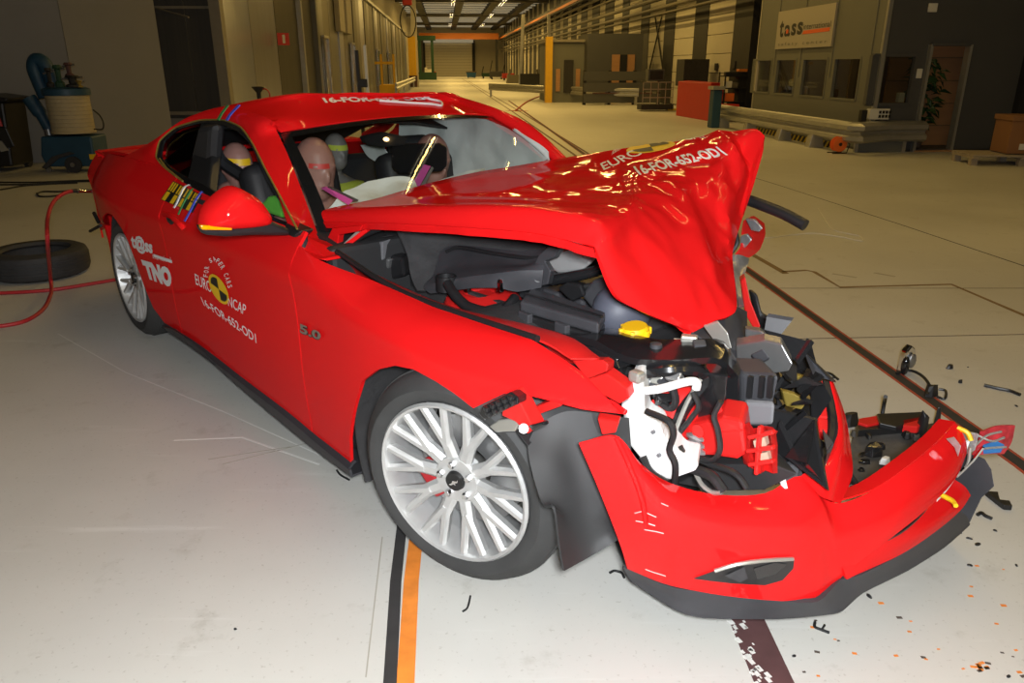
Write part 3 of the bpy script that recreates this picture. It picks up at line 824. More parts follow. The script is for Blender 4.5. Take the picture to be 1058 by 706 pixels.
MB().box((-.9, 2.5, 1.2), (1.6, 3.5, 2.4)).build('rear_block', 'booth_grey', cb_)
MB().box((-.9, 2.5, 2.45), (1.8, 3.7, .1)).build('roof', 'post_beige', cb_)
MB().box((1.25, -.02, .95), (.95, .06, 1.9)).build('doorway', 'wood_door', cb_); MB().box((1.25, -.06, .95), (.3, .05, 1.9)).build('door_gap', 'black_print', cb_)
MB().box((-.9, .72, 1.05), (.4, .04, 1.3)).build('window', 'joint_black', cb_)
MB().box((-1.75, .7, 1.3), (.28, .3, 2.6)).build('corner_column', 'hall_yellow', cb_)
for x in (-1.35, -.5): MB().box((x, .71, .9), (.18, .04, .9)).build('warm_panel', 'wood_door', cb_)
g2 = thing('guard_rail', 'low guard rail in front of the grey control cabin', 'guard rail', side(592, 5.2), HA)
wbeam([(-3, 8, -.1), (1.2, -1, -.1), (2.4, -1.4, -.1)], 'beam', g2, (-.3, -1, 0))
for x, y in ((-2.9, 8), (1.2, -.95), (2.3, -1.35)): MB().box((x, y, .3), (.1, .1, .6)).build('post', 'galvanised', g2)
for i, u in enumerate((595, 605.5)):
    t = thing('drum_cart', 'small red drum cart by the far guard rail', 'cart', W(u, 100), HA, 'red drum carts by the far rail')
    MB().lathe([(.0, .1), (.22, .1), (.24, .2), (.24, .6), (.15, .7), (0, .7)], None, 16).build('drum', 'hall_red', t, smooth=True)
    MB().lathe([(.1, -.2), (.1, .2)], Matrix.Translation((0, 0, .1)) @ Matrix.Rotation(math.pi / 2, 4, 'Y'), 12).build('wheel', 'column_black', t)
t = thing('bicycle', 'black bicycle standing by the far columns', 'bicycle', W(570, 93), HA)
for x in (-.5, .5): MB().tube([(x + .3 * math.cos(a), 0, .33 + .3 * math.sin(a)) for a in [2 * math.pi * i / 16 for i in range(17)]], .03, 6).build('wheel', 'rubber', t)
for a, b_ in (((-.5, 0, .33), (-.1, 0, .8)), ((-.1, 0, .8), (.4, 0, .8)), ((.4, 0, .8), (.5, 0, .33)), ((-.1, 0, .8), (0, 0, .33)), ((0, 0, .33), (.4, 0, .8))): MB().beam(a, b_, .04).build('frame_tube', 'column_black', t)
MB().beam((.38, -.25, 1.0), (.38, .25, 1.0), .04).build('handlebar', 'column_black', t); MB().box((-.12, 0, .9), (.25, .14, .06)).build('saddle', 'column_black', t)
for k, (u, v, w, hh, m, nm, lab, cat) in enumerate([(553, 91, 2.2, 1.6, 'column_black', 'rigging_frame', 'dark rigging frame with tall struts by the far columns', 'frame'), (541, 86, 3.0, 1.2, 'sheet_olive', 'pale_bin', 'pale olive storage bin far along the columns', 'bin')]):
    t = thing(nm, lab, cat, W(u, v), HA)
    MB().box((0, 0, hh * .3), (w, .8, hh * .6)).build('body', m, t)
    for x in (-w / 2, w / 2): MB().beam((x, 0, 0), (x * .8, 0, hh * (3 if k == 0 else 1)), .2).build('strut', 'galvanised' if k == 0 else m, t)
# thin red hose curving over the far floor
tag(rebase(MB().tube(spline([W(533, 114, z=.02), W(545, 105, z=.02), (W(560, 99, z=.02)), W(575, 98, z=.02), W(600, 100, z=.02)], 6), .03, 6).build('floor_hose', 'track_red', None, smooth=True)), 'thin red hose curving over the floor towards the cabin', 'hose')

# ------------------------------------------------------------------ control booth with its sign
LB = 7.55
cn = WL(896, 153, LB)                                  # front corner of the booth on the floor
far_c = WL(778, 100, LB)
bo = thing('control_booth', 'grey control booth with a row of windows beside the guard rail', 'booth', (cn.x, cn.y, 0), HA)
Lc = 0.0
Ld = (Vector((far_c.x, far_c.y, 0)) - Vector((cn.x, cn.y, 0))).length
def lb(u, v, off=0.0):
    """pixel on the booth's long face, in booth coordinates"""
    p = WL(u, v, LB - off); return bo.matrix_basis.inverted() @ p
bo_M = Matrix.Translation((cn.x, cn.y, 0)) @ Matrix.Rotation(HA, 4, 'Z')
bo_I = bo_M.inverted()
def lb(u, v, off=0.0): return bo_I @ WL(u, v, LB - off)
wins = [((777, 62), (796, 98)), ((801, 62), (821, 99.5)), ((828, 60.5), (853, 101.5)), ((860, 59.5), (887, 104))]
HB = 3.4
ys = []
for (a, b_) in wins:
    y1 = lb(a[0], (a[1] + b_[1]) / 2).y; y0 = lb(b_[0], (a[1] + b_[1]) / 2).y
    ys.append((y0, y1))
zlo, zhi = lb(874, 103).z, lb(874, 60).z
MB().box((.04, Ld / 2, zlo / 2), (.08, Ld, zlo)).build('lower_wall', 'booth_grey', bo)
MB().box((.04, Ld / 2, (zhi + HB) / 2), (.08, Ld, HB - zhi)).build('upper_wall', 'booth_grey', bo)
edges = sorted([0.0] + [v for w in ys for v in w] + [Ld]); 
for i in range(0, len(edges), 2):
    a, b_ = edges[i], edges[i + 1]
    MB().box((.04, (a + b_) / 2, (zlo + zhi) / 2), (.08, b_ - a, zhi - zlo)).build('mullion', 'booth_grey', bo)
for i, (a, b_) in enumerate(ys):
    f = MB()
    for y in (a, b_): f.box((.03, y, (zlo + zhi) / 2), (.08, .04, zhi - zlo))
    for z in (zlo, zhi): f.box((.03, (a + b_) / 2, z), (.08, b_ - a, .04))
    fo = f.build('window_frame', 'booth_grey', bo)
    MB().box((.05, (a + b_) / 2, (zlo + zhi) / 2), (.01, b_ - a, zhi - zlo)).build('pane', 'booth_glass', fo)
for y in (edges[1] - .3, (ys[2][0] + ys[3][1]) / 2, (ys[1][0] + ys[2][1]) / 2, (ys[0][0] + ys[1][1]) / 2):
    MB().box((-.004, y, HB / 2 + .6), (.02, .05, HB - 1.3)).build('seam_strip', 'booth_grey', bo)
MB().box((1.6, Ld / 2, .02), (3.2, Ld, .04)).build('booth_floor', 'booth_dark', bo)
MB().box((3.1, Ld / 2, HB / 2), (.1, Ld, HB)).build('inner_wall', 'window_room', bo)
MB().box((1.6, Ld, HB / 2), (3.2, .1, HB)).build('end_wall', 'cream_wall', bo)
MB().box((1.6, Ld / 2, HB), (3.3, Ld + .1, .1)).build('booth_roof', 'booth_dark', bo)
for a, b_ in (((.5, ys[0][0], .9), (.5, ys[0][1] + .4, 2.2)), ((.6, ys[0][0] + .5, .9), (.6, ys[0][1] + .9, 2.2))): MB().beam(a, b_, .06).build('stair_rail', 'post_beige', bo)
for (y, z, m) in ((sum(ys[2]) / 2 - .25, zlo + .08, 'cardboard'), (sum(ys[1]) / 2 + .1, zlo + .25, 'sign_white'), (sum(ys[1]) / 2 - .25, zlo + .1, 'sign_white')): MB().box((.3, y, z), (.2, .25, .16)).build('desk_item', m, bo, bevel=.02)
# corner edge and dark front face with door opening
MB().box((0.0, -.02, HB / 2), (.07, .07, HB)).build('corner_strip', 'galvanised', bo)
def ft(u, v, yy=0.0):
    """pixel on the booth's dark end face (booth y = yy)"""
    o = bo_I @ EYE; d = (bo_I.to_3x3()) @ ray(u, v); return o + d * ((yy - o.y) / d.y)
dl, dr = ft(951.5, 100).x, ft(991, 100).x
dtop = ft(980, 46).z
wx0, wx1 = ft(899, 80).x, ft(943, 80).x; wz0, wz1 = ft(920, 108).z, ft(920, 57).z
XW = ft(1058, 100).x + 1.2
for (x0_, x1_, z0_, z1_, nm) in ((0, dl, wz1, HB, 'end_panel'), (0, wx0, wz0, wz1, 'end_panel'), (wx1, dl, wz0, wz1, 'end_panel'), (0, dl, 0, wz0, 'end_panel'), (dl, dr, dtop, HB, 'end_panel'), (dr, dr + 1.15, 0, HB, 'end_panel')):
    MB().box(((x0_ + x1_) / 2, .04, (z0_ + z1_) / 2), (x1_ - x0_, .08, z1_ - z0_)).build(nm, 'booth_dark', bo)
f = MB()
for x in (wx0, wx1): f.box((x, .02, (wz0 + wz1) / 2), (.05, .1, wz1 - wz0))
for z in (wz0, wz1): f.box(((wx0 + wx1) / 2, .02, z), (wx1 - wx0, .1, .05))
fo = f.build('window_frame', 'booth_dark', bo)
MB().box(((wx0 + wx1) / 2, .05, (wz0 + wz1) / 2), (wx1 - wx0, .01, wz1 - wz0)).build('pane', 'booth_glass', fo)
MB().box((.7, 1.2, 1.3), (1.2, .05, 2.6)).build('room_back', 'window_room', bo)
light('booth_fill_light', 'POINT', bo_M @ Vector((1.6, 2.6, 2.6)), 14, (1.0, .6, .3), shadow_soft_size=.2)  # fill lamp added inside the booth to brighten its windows
light('booth_fill_light', 'POINT', bo_M @ Vector((.75, .6, 2.5)), 5, (1.0, .6, .3), shadow_soft_size=.2)  # second added fill, behind the dark end face
MB().box(((dl + dr) / 2 + .2, .75, 1.2), (dr - dl + .9, .05, 2.4)).build('wood_panel', 'wood_door', bo)
for j in range(1, 6): MB().box(((dl + dr) / 2 + .2, .715, j * .4), (dr - dl + .9, .012, .02)).build('panel_joint', 'tape_brown', bo)
for x in (dl, dr): MB().box((x, -.01, dtop / 2), (.05, .14, dtop)).build('door_post', 'galvanised', bo)
MB().box(((dl + dr) / 2, -.01, dtop), (dr - dl, .14, .05)).build('door_head', 'booth_dark', bo)
MB().box(((dl + dr) / 2, .3, .012), (dr - dl, .8, .024)).build('door_sill', 'wood_door', bo)
for (u, v, w, hh) in ((963, 8, .16, .14), (949, 76, .1, .16)):
    p = ft(u, v); MB().box((p.x, -.02, p.z), (w, .03, hh)).build('switch_plate', 'sign_white', bo, bevel=.01)
p = ft(935, 101); MB().box((p.x, .15, p.z), (.1, .1, .16)).build('desk_item', 'sign_white', bo)
hb = thing('socket_box', 'white socket box with black openings on the booth front', 'box', bo_M @ Vector((ft(904, 118).x, -.09, ft(904, 123).z)), HA)
MB().box((0, 0, .09), (.36, .14, .18)).build('body', 'sign_white', hb, bevel=.01)
for i in range(4):
    for j in range(2): MB().box((-.0 + i * .06, -.075, .055 + j * .07), (.042, .01, .05)).build('socket', 'black_print', hb)
MB().box((-.28, -.02, .06), (.1, .1, .2)).build('side_box', 'column_black', hb)
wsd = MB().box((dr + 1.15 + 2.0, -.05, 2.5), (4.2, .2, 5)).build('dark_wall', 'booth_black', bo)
# potted plant in the doorway
pl = thing('potted_plant', 'tall dark leafy plant standing in the booth doorway', 'plant', bo_M @ Vector((dl + .26, .36, .024)), 0)
MB().lathe([(.11, 0), (.15, .26), (.16, .28), (.13, .28), (.1, .22), (0, .22)], None, 16).build('pot', 'terracotta', pl, smooth=True)
MB().tube([(0, 0, .2), (.02, 0, .8), (-.01, 0, 1.4)], .015, 6).build('stem', 'tape_brown', pl)
random.seed(2); lv = None
for i in range(130):
    a = random.random() * 6.28; z = .42 + random.random() * 1.15; rr = (.06 + random.random() * .2) * (1 - abs(z - 1.0) * .35)
    if lv is None:
        o = MB().add([(0, 0, 0), (.06, -.035, .01), (.14, 0, -.02), (.06, .035, .01), (.07, 0, .025)], [(0, 1, 4), (1, 2, 4), (2, 3, 4), (3, 0, 4)]).build('leaf', 'leaf', pl); lv = o.data
    else:
        o = bpy.data.objects.new('leaf', lv); COL.objects.link(o); o.parent = pl
    o.location = (rr * math.cos(a), rr * math.sin(a) * .6, z); o.rotation_euler = (random.uniform(-.6, .6), random.uniform(-.4, .9), a); o.scale = [random.uniform(1.2, 1.9)] * 3
# tass sign
sg_ = thing('booth_sign', 'pale board with black lettering and an orange bar on the booth', 'sign', bo_M @ lb(834, 50, .03), HA)
sM = (Matrix.Translation(sg_.location) @ Matrix.Rotation(HA, 4, 'Z')).inverted()
def sgp(u, v, off): return sM @ WL(u, v, LB - off)
c4 = [sgp(801, 51, .03), sgp(859, 48, .03), sgp(866, 1.5, .03), sgp(806, 13, .03)]
ya, yb = (c4[0].y + c4[3].y) / 2, (c4[1].y + c4[2].y) / 2; za, zb_ = (c4[0].z + c4[1].z) / 2, (c4[2].z + c4[3].z) / 2
MB().box((0, (ya + yb) / 2, (za + zb_) / 2), (.04, abs(ya - yb), zb_ - za)).build('board', 'sign_board', sg_)
def sign_text(body, y0, y1, z0, z1, m, bold=0.0, nm='lettering', sp=1.0):
    pts, fs = text_mesh(body, bold, sp)
    MB().add([(-.024, ya + (yb - ya) * (y0 + (y1 - y0) * a), za + (zb_ - za) * (z0 + (z1 - z0) * b_)) for a, b_ in pts], fs).build(nm, m, sg_)
sign_text('t', .06, .14, .31, .76, 'black_print', .03); sign_text('a', .16, .27, .32, .62, 'black_print', .03); sign_text('s', .29, .38, .33, .64, 'black_print', .03); sign_text('s', .40, .50, .34, .66, 'black_print', .03)
sign_text('international', .51, .96, .46, .60, 'black_print', .0)
sign_text('safety center', .06, .93, .06, .17, 'booth_grey', .0, sp=1.5)
pb = [(.50, .34), (.95, .36), (.95, .45), (.52, .43)]
MB().prism([(-.024, ya + (yb - ya) * a, za + (zb_ - za) * b_) for a, b_ in pb], (.004, 0, 0)).build('orange_bar', 'sign_orange', sg_)
MB().prism([(-.026, ya + (yb - ya) * a, za + (zb_ - za) * b_) for a, b_ in [(.195, .4), (.235, .4), (.235, .5), (.195, .5)]], (.004, 0, 0)).build('orange_dot', 'sign_orange', sg_)
# guard rail in front of the booth
gl_ = thing('guard_rail', 'long galvanised crash barrier in front of the control booth', 'guard rail', W(812, 144), 0)
path = [WL(742, 127, 6.95), WL(812, 143, 6.98), WL(876, 158, 7.0), WL(886, 158.5, 7.1), W(912, 158), W(952, 158)]
path = [Vector((p.x, p.y, 0)) for p in path]
b0 = gl_.location
top = W(812, 116, Y=path[1].y).z
rows = []
for i, p in enumerate(path):
    d = (path[min(i + 1, 5)] - path[max(i - 1, 0)]).normalized(); n = Vector((d.y, -d.x, 0))
    rows.append([rel(p) + n * o * 1.6 + Vector((0, 0, hh - .12)) for o, hh in wprof(.32)])
MB().grid(rows).build('beam', 'galvanised', gl_, smooth=True, solid=.006)
MB().grid([[r[-1], r[-1] + Vector((0, .12, .02))] for r in rows]).build('top_flange', 'galvanised', gl_, solid=.008)
for p in (path[0].lerp(path[1], .12), path[0].lerp(path[1], .55), path[1], path[1].lerp(path[2], .55)):
    MB().prism([rel(p) + Vector((-.14, 0.05, 0)), rel(p) + Vector((.14, .05, 0)), rel(p) + Vector((.09, .05, .27)), rel(p) + Vector((-.09, .05, .27))], (0, .25, 0)).build('concrete_foot', 'galvanised', gl_, bevel=.01)
MB().box(rel(path[4] + Vector((-.05, .12, .13))), (.85, .04, .26)).build('end_screen', 'booth_grey', gl_)
MB().box(rel(path[4] + Vector((-.45, .1, .14))), (.06, .06, .28)).build('end_post', 'galvanised', gl_); MB().box(rel(path[4] + Vector((.4, .1, .14))), (.06, .06, .28)).build('end_post', 'galvanised', gl_)
# black-yellow hazard strip at the booth's foot
hz = thing('hazard_strip', 'black and yellow striped kerb under the guard rail', 'kerb', W(812, 140), HA)
a = bo_M.inverted()
hs = Matrix.Translation(hz.location) @ Matrix.Rotation(HA, 4, 'Z')
e0, e1 = hs.inverted() @ WL(770, 133, 7.25), hs.inverted() @ WL(868, 152, 7.25)
MB().beam((e0.x, e0.y, .06), (e1.x, e1.y, .06), .08, .12).build('kerb', 'black_print', hz)
nst = 26
for i in range(nst):
    t0 = i / nst; p = e0.lerp(e1, t0 + .004); q2 = e0.lerp(e1, t0 + .018); lean = (e1 - e0).normalized() * .1
    MB().prism([(p.x - .044, p.y, .005), (q2.x - .044, q2.y, .005), (q2.x - .044, q2.y + lean.y, .118), (p.x - .044, p.y + lean.y, .118)], (.006, 0, 0)).build('yellow_stripe', 'chevron_yellow', hz)
# orange cable reel
rl = thing('cable_reel', 'orange cable reel on a small stand by the guard rail', 'cable reel', W(865, 158.5), 0.1)
Mx = Matrix.Translation((0, 0, .16)) @ Matrix.Rotation(math.pi / 2, 4, 'X')
for s in (-1, 1): MB().lathe([(.035, s * .06 - .008), (.125, s * .06 - .008), (.13, s * .06), (.125, s * .06 + .008), (.035, s * .06 + .008)], Mx, 24).build('flange', 'reel_orange', rl, smooth=True, angle=30)
MB().lathe([(.06, -.06), (.06, .06)], Mx, 16).build('cable', 'reel_orange', rl); MB().lathe([(.03, -.08), (.03, .08)], Mx, 12).build('hub', 'black_print', rl)
MB().tube([(-.14, -.09, 0.01), (.12, -.09, .01), (.16, -.09, .16), (.06, -.09, .26)], .01, 6).build('frame', 'column_black', rl); MB().tube([(-.14, .09, 0.01), (.12, .09, .01), (.16, .09, .16), (.06, .09, .26)], .01, 6).build('frame', 'column_black', rl)
# pallet and brown crate at the right edge
pt = thing('pallet', 'low grey wooden pallet at the right by the dark wall', 'pallet', W(1022, 171), -.12)
for j in range(6): MB().box((.45, -.02 + j * .13, .15), (1.5, .11, .025)).build('deck_board', 'pallet_wood', pt)
for x in (-.25, .45, 1.1):
    MB().box((x, .3, .12), (.1, .8, .03)).build('stringer', 'pallet_wood', pt)
    for y in (0, .6): MB().box((x, y, .05), (.1, .1, .1)).build('pallet_block', 'pallet_wood', pt)
bx_ = thing('brown_crate', 'brown lidded wooden crate standing on the pallet', 'crate', pt.matrix_basis @ Vector((.48, .30, 0)) + Vector((W(1022, 171).x * 0, 0, 0)), -.12)
ptM = Matrix.Translation(pt.location) @ Matrix.Rotation(-.12, 4, 'Z')
bx_.location = ptM @ Vector((.62, .32, .1625))
MB().box((0, 0, .26), (.78, .55, .5)).build('body', 'cardboard', bx_, bevel=.012); MB().box((0, 0, .54), (.82, .6, .08)).build('lid', 'cardboard', bx_, bevel=.01)
MB().box((-.18, -.28, .12), (.09, .01, .09)).build('label_plate', 'sign_white', bx_)
# ------------------------------------------------------------------ the crashed car
car = thing('crashed_car', 'red two-door coupe with a crushed front, folded bonnet and torn bumper', 'car', (CX, CY, 0), YAW)

XS_ = [-1.0, -.8, -.6, -.3, 0, .5, 1.2, 2.1, 2.6, 2.9, 3.2, 3.5]
WS_ = [.74, .82, .875, .92, .937, .922, .905, .915, .945, .945, .90, .80]
ZS_ = [.1, .2, .3, .42, .5, .6, .7, .77, .80, .86, .92, 1.0, 1.1, 1.2, 1.3]
IZ_ = [.03, .026, .018, .014, .015, .014, .009, 0, .010, .045, .09, .145, .215, .29, .37]
def smooth_interp(x, xs, ys):
    i = max(0, min(len(xs) - 2, int(np.searchsorted(xs, x)) - 1))
    t = max(0.0, min(1.0, (x - xs[i]) / (xs[i + 1] - xs[i])))
    d = lambda k: 0.0 if k <= 0 or k >= len(xs) - 1 else (ys[k + 1] - ys[k - 1]) / (xs[k + 1] - xs[k - 1])
    h = xs[i + 1] - xs[i]
    m0 = d(i) if i else (ys[1] - ys[0]) / (xs[1] - xs[0]); m1 = d(i + 1) if i + 1 < len(xs) - 1 else (ys[-1] - ys[-2]) / (xs[-1] - xs[-2])
    t2, t3 = t * t, t * t * t
    return ys[i] * (2 * t3 - 3 * t2 + 1) + h * m0 * (t3 - 2 * t2 + t) + ys[i + 1] * (3 * t2 - 2 * t3) + h * m1 * (t3 - t2)
def Ys(x, z):
    return -smooth_interp(x, XS_, WS_) + smooth_interp(z, ZS_, IZ_)
def S(u, v, out=0.0):
    """point of the near body side seen at a pixel"""
    y = -.93
    for _ in range(40):
        p = P(u, v, y=y); y = .5 * y + .5 * (Ys(p.x, p.z) - out)
    return p
def curve_xz(px, **k):
    pts = sorted([(S(*q).x, S(*q).z) for q in px])
    return [p[0] for p in pts], [p[1] for p in pts]

ARCH_F = [(362, 478), (361, 455), (365, 425), (374, 394), (390, 382), (408, 378), (428, 382), (450, 394), (470, 407), (489, 422)]
ARCH_R = [(103.6, 238), (106, 224), (110, 220), (116, 222), (125, 235), (135, 255), (146, 288), (158, 318), (171, 335)]
RED_LOW = [(171, 335), (200, 353), (250, 391), (300, 429), (330, 454), (362, 480)]
BELT = [(150, 164), (162, 166), (170, 172.7), (187.7, 186.5), (210, 199), (250, 216), (293, 231.6), (308, 236.6)]
def panel(name, cols, parent=car, m='paint_red', solid=.012, flip=False):
    g = MB().grid(cols)
    o = g.build(name, m, parent, smooth=True, solid=solid, offset=-1.0 if flip else 1.0, angle=60)
    return o
def side_cols(xa, xb, n, bot, top, rows=16):
    cols = []
    for i in range(n + 1):
        x = xa + (xb - xa) * i / n
        zb, zt = bot(x), top(x)
        cols.append([Vector((x, Ys(x, zb + (zt - zb) * j / rows), zb + (zt - zb) * j / rows)) for j in range(rows + 1)])
    return cols
BX, BZ = curve_xz(BELT)
LX, LZ = curve_xz(RED_LOW)
AFX, AFZ = curve_xz(ARCH_F)
ARX, ARZ = curve_xz(ARCH_R)
DOOR_R, DOOR_F = 0.70, 2.045                      # the two door gaps
door_o = panel('door', side_cols(DOOR_R + .006, DOOR_F - .004, 30, lambda x: interp(x, LX, LZ), lambda x: interp(x, BX, BZ) if x < BX[-1] else BZ[-1]))
# rear quarter: lower side, its shoulder rolls over to the boot lid
def q_bot(x):
    if x < ARX[0]: return 0.34
    if x < ARX[-1]: return interp(x, ARX, ARZ)
    return interp(x, LX, LZ)
QTX = [-1.0, -.85, -.5, -.1, .2]; QTZ = [.93, .95, .97, .985, 1.0]
def q_top(x):
    return interp(x, QTX, QTZ) if x < .2 else interp(x, [.2] + [b for b in BX if b > .25], [1.0] + [z for b, z in zip(BX, BZ) if b > .25])
qxs = sorted(set([-1.0 + i * .05 for i in range(15)] + [ARX[0] - .001] + [ARX[0] + (ARX[-1] - ARX[0]) * i / 26 for i in range(27)] + [ARX[-1] + (DOOR_R - ARX[-1]) * i / 6 for i in range(1, 7)]))
qcols = []
for x in qxs:
    zb, zt = q_bot(x), q_top(x)
    qcols.append([Vector((x, Ys(x, zb + (zt - zb) * j / 18), zb + (zt - zb) * j / 18)) for j in range(19)])
quarter_o = panel('quarter_panel', qcols)
# front fender: arch below, rolls over to the bonnet gap above
F_TOP = [(322, 248), (360, 272), (395, 294), (447, 317), (500, 335), (552, 352), (600, 383), (641, 425)]
ftp = [P(u, v, y=-.80) for u, v in F_TOP]
ftp[-1] = P(643, 428, y=-.81)
FTX = [p.x for p in ftp]; FTZ = [p.z for p in ftp]; FTY = [-.80] * 7 + [-.81]
nose = [S(*q) for q in [(527, 404), (560, 412), (605, 424), (642, 427.5)]]
def f_bot(x):
    if x < AFX[0]: return interp(x, LX, LZ)
    if x < AFX[-1]: return interp(x, AFX, AFZ)
    return interp(x, [AFX[-1], nose[0].x] + [p.x for p in nose[1:]], [AFZ[-1], nose[0].z] + [p.z for p in nose[1:]])
XE = FTX[-1]
fxs = [DOOR_F + .004 + (AFX[0] - DOOR_F - .004) * i / 6 for i in range(7)] + [AFX[0] + (AFX[-1] - AFX[0]) * i / 30 for i in range(1, 31)] + [AFX[-1] + (XE - AFX[-1]) * i / 12 for i in range(1, 13)]
fcols = []
for x in fxs:
    zb = f_bot(x); zt, yt = interp(x, FTX, FTZ), interp(x, FTX, FTY)
    zs = max(zb, min(.70, zt - .06)); col = []
    for j in range(12):
        z = zb + (zs - zb) * j / 11
        col.append(Vector((x, -smooth_interp(x, XS_, WS_) + smooth_interp(z, ZS_, IZ_), z)))
    y0 = col[-1].y
    for j in range(1, 11):
        a = math.pi / 2 * j / 10
        zz = zs + (zt - zs) * math.sin(a); bl = max(0, min(1, (2.5 - x) / .42)); bl = bl * bl * (3 - 2 * bl)
        col.append(Vector((x, (y0 + (yt - y0) * (1 - math.cos(a))) * (1 - bl) + Ys(x, zz) * bl, zz)))
    fcols.append(col)
fender_o = panel('front_fender', fcols)
MB().tube([p + Vector((0, .012, .004)) for p in spline([P(u, v, y=-.80) for u, v in [(345, 262), (395, 295), (447, 318), (552, 353)]], 6)], .010, 8).build('bonnet_gap_seal', 'plastic_black', car, smooth=True)
# black sill skirt below the door
sill_hi = [(171, 336), (200, 354), (250, 392), (300, 430), (330, 455), (364, 482)]
sill_lo = [(181, 341), (204, 358), (250, 399), (300, 441), (330, 465), (367, 492)]
sg = []
for a, b in zip(spline([S(*q) for q in sill_hi], 4), spline([S(*q) for q in sill_lo], 4)):
    a = a + Vector((0, .012, .02)); sg.append([a, a + Vector((0, -.03, -.022)), (a + b) / 2 + Vector((0, -.025, 0)), b + Vector((0, -.015, 0)), b + Vector((0, .25, -.005))])
MB().grid(sg).build('sill_skirt', 'sill_grey', car, smooth=True, solid=.01, angle=30)

# greenhouse side ring around the side windows (A-pillar, roof rail, C-pillar)
WIN = [(309, 238), (290.5, 202.8), (275.4, 175), (262.9, 150), (250.4, 132.6), (232.8, 125), (207.8, 125), (182.7, 132.6), (166.4, 146.4), (162.7, 162.7), (170, 172.7)]
OUT = [(334, 250), (314, 194), (301, 166), (290, 138), (280, 124), (255, 114.5), (230, 110.5), (200, 119), (176, 133), (152, 149), (120, 160)]
WS_TL, WS_TR = P(290, 137, y=-.54), P(509, 119.5, y=.55)
WS_BL, WS_BR = P(334, 250, y=-.71), P(574, 167, y=.70)
win3 = [S(*q) for q in WIN]
out3 = [WS_BL + Vector((0, -.01, 0)), WS_BL.lerp(WS_TL, .45) + Vector((0, -.01, .015)), WS_BL.lerp(WS_TL, .75) + Vector((0, -.01, .012)), WS_TL + Vector((-.01, -.01, .0)), S(280, 124), S(255, 114.5), S(230, 110.5), S(200, 119), S(176, 133), S(152, 149), Vector((-.1, Ys(-.1, .985), .985))]
wi, wo = spline(win3, 5), spline(out3, 5)
ring = []
for a, b in zip(wi, wo):
    m_ = (a + b) / 2; n_ = Vector((0, -.75, .6))
    ring.append([a, a.lerp(b, .3) + n_ * .010, m_ + n_ * .013, a.lerp(b, .75) + n_ * .010, b])
side_frame = MB().grid(ring).build('side_frame', 'paint_red', car, smooth=True, solid=.03, angle=60)
# window trim, glass, B-pillar
cen = sum(win3, Vector()) / len(win3)
belt3 = [S(*q) for q in [(187.7, 186.5), (210, 199), (250, 216), (293, 231.6)]]
loop = spline(win3 + belt3 + [win3[0]], 4, .28)[:-1]
tr = []
for p in loop:
    d = (cen - p).normalized()
    tr.append([p + Vector((0, -.006, 0)), p + d * .028 + Vector((0, .004, 0)), p + d * .03 + Vector((0, .012, 0))])
tr.append(tr[0])
MB().grid(tr).build('window_trim', 'plastic_gloss', car, smooth=True, angle=30)
MB().tube([p + Vector((0, -.006, .004)) for p in loop[:44]], .004, 6, cap=True).build('window_glint_strip', 'olive_metal', car, smooth=True)  # tan strip, its colour stands for the reflection along the trim
bp = [S(206, 126.5), S(221, 128), S(213, 200), S(191, 188)]
MB().prism([p + Vector((0, .006, 0)) for p in bp], (0, .05, 0)).build('pillar', 'plastic_black', car, bevel=.008)
gl = [S(*q) for q in [(205, 128), (184, 135), (169, 148), (166, 162), (172, 172), (190, 186)]]
MB().prism([p + Vector((0, .022, 0)) for p in gl], (0, .004, 0)).build('quarter_window', 'side_glass', car)
MB().tube([S(165, 164, .004), S(172, 174, .004), S(189, 187.5, .004)], .005, 6).build('window_glint_strip', 'olive_metal', car, smooth=True)  # same coloured-in reflection below the quarter window

# roof with its buckled rear edge
hdr = [WS_TL, P(340, 127.5, y=-.3), P(400, 121, y=0), P(455, 118, y=.28), WS_TR]
r1 = [S(280, 124), P(318, 115, y=-.32), P(372, 111, y=0), P(432, 108, y=.3), P(494, 113, y=.575)]
r2 = [S(255, 114.5), P(306, 103, y=-.32), P(355, 102, y=-.02), P(412, 102.5, y=.27), P(478, 107, y=.59)]
r3 = [S(230, 110.5), P(299, 97.3, y=-.32), P(345, 96.8, y=-.05), P(396, 99, y=.2), P(446, 95.6, y=.42)]
r3[4] = P(462, 101, y=.58)
r3.insert(4, P(444, 95.6, y=.43)); 
def ins(r): r.insert(4, r[3].lerp(r[4], .55) + Vector((0, 0, .008)))
for r in (hdr, r1, r2): ins(r)
r4 = [S(200, 119), Vector((.45, -.33, 1.27)), Vector((.45, 0, 1.285)), Vector((.45, .25, 1.275)), Vector((.45, .45, 1.25)), Vector((.42, .63, 1.19))]
r5 = [S(172, 136), Vector((.2, -.35, 1.19)), Vector((.2, 0, 1.20)), Vector((.2, .25, 1.19)), Vector((.2, .45, 1.17)), Vector((.2, .70, 1.10))]
roof_o = MB().grid(cgrid([hdr, r1, r2, r3, r4, r5], 6, 6)).build('roof', 'paint_red', car, smooth=True, solid=.02, offset=-1.0, angle=50)
rw = [[Vector((.2, y, 1.20 - .21 * abs(y / .7) ** 2.4 * .47)) for y in (-.66, -.35, 0, .35, .66)], [Vector((-.15, y, 1.09 - .05 * (y / .62) ** 2)) for y in (-.62, -.35, 0, .35, .62)], [Vector((-.48, y, .985 - .02 * (y / .6) ** 2)) for y in (-.6, -.35, 0, .35, .6)]]
MB().grid(cgrid(rw, 4, 4)).build('rear_window', 'plastic_gloss', car, smooth=True, solid=.006)
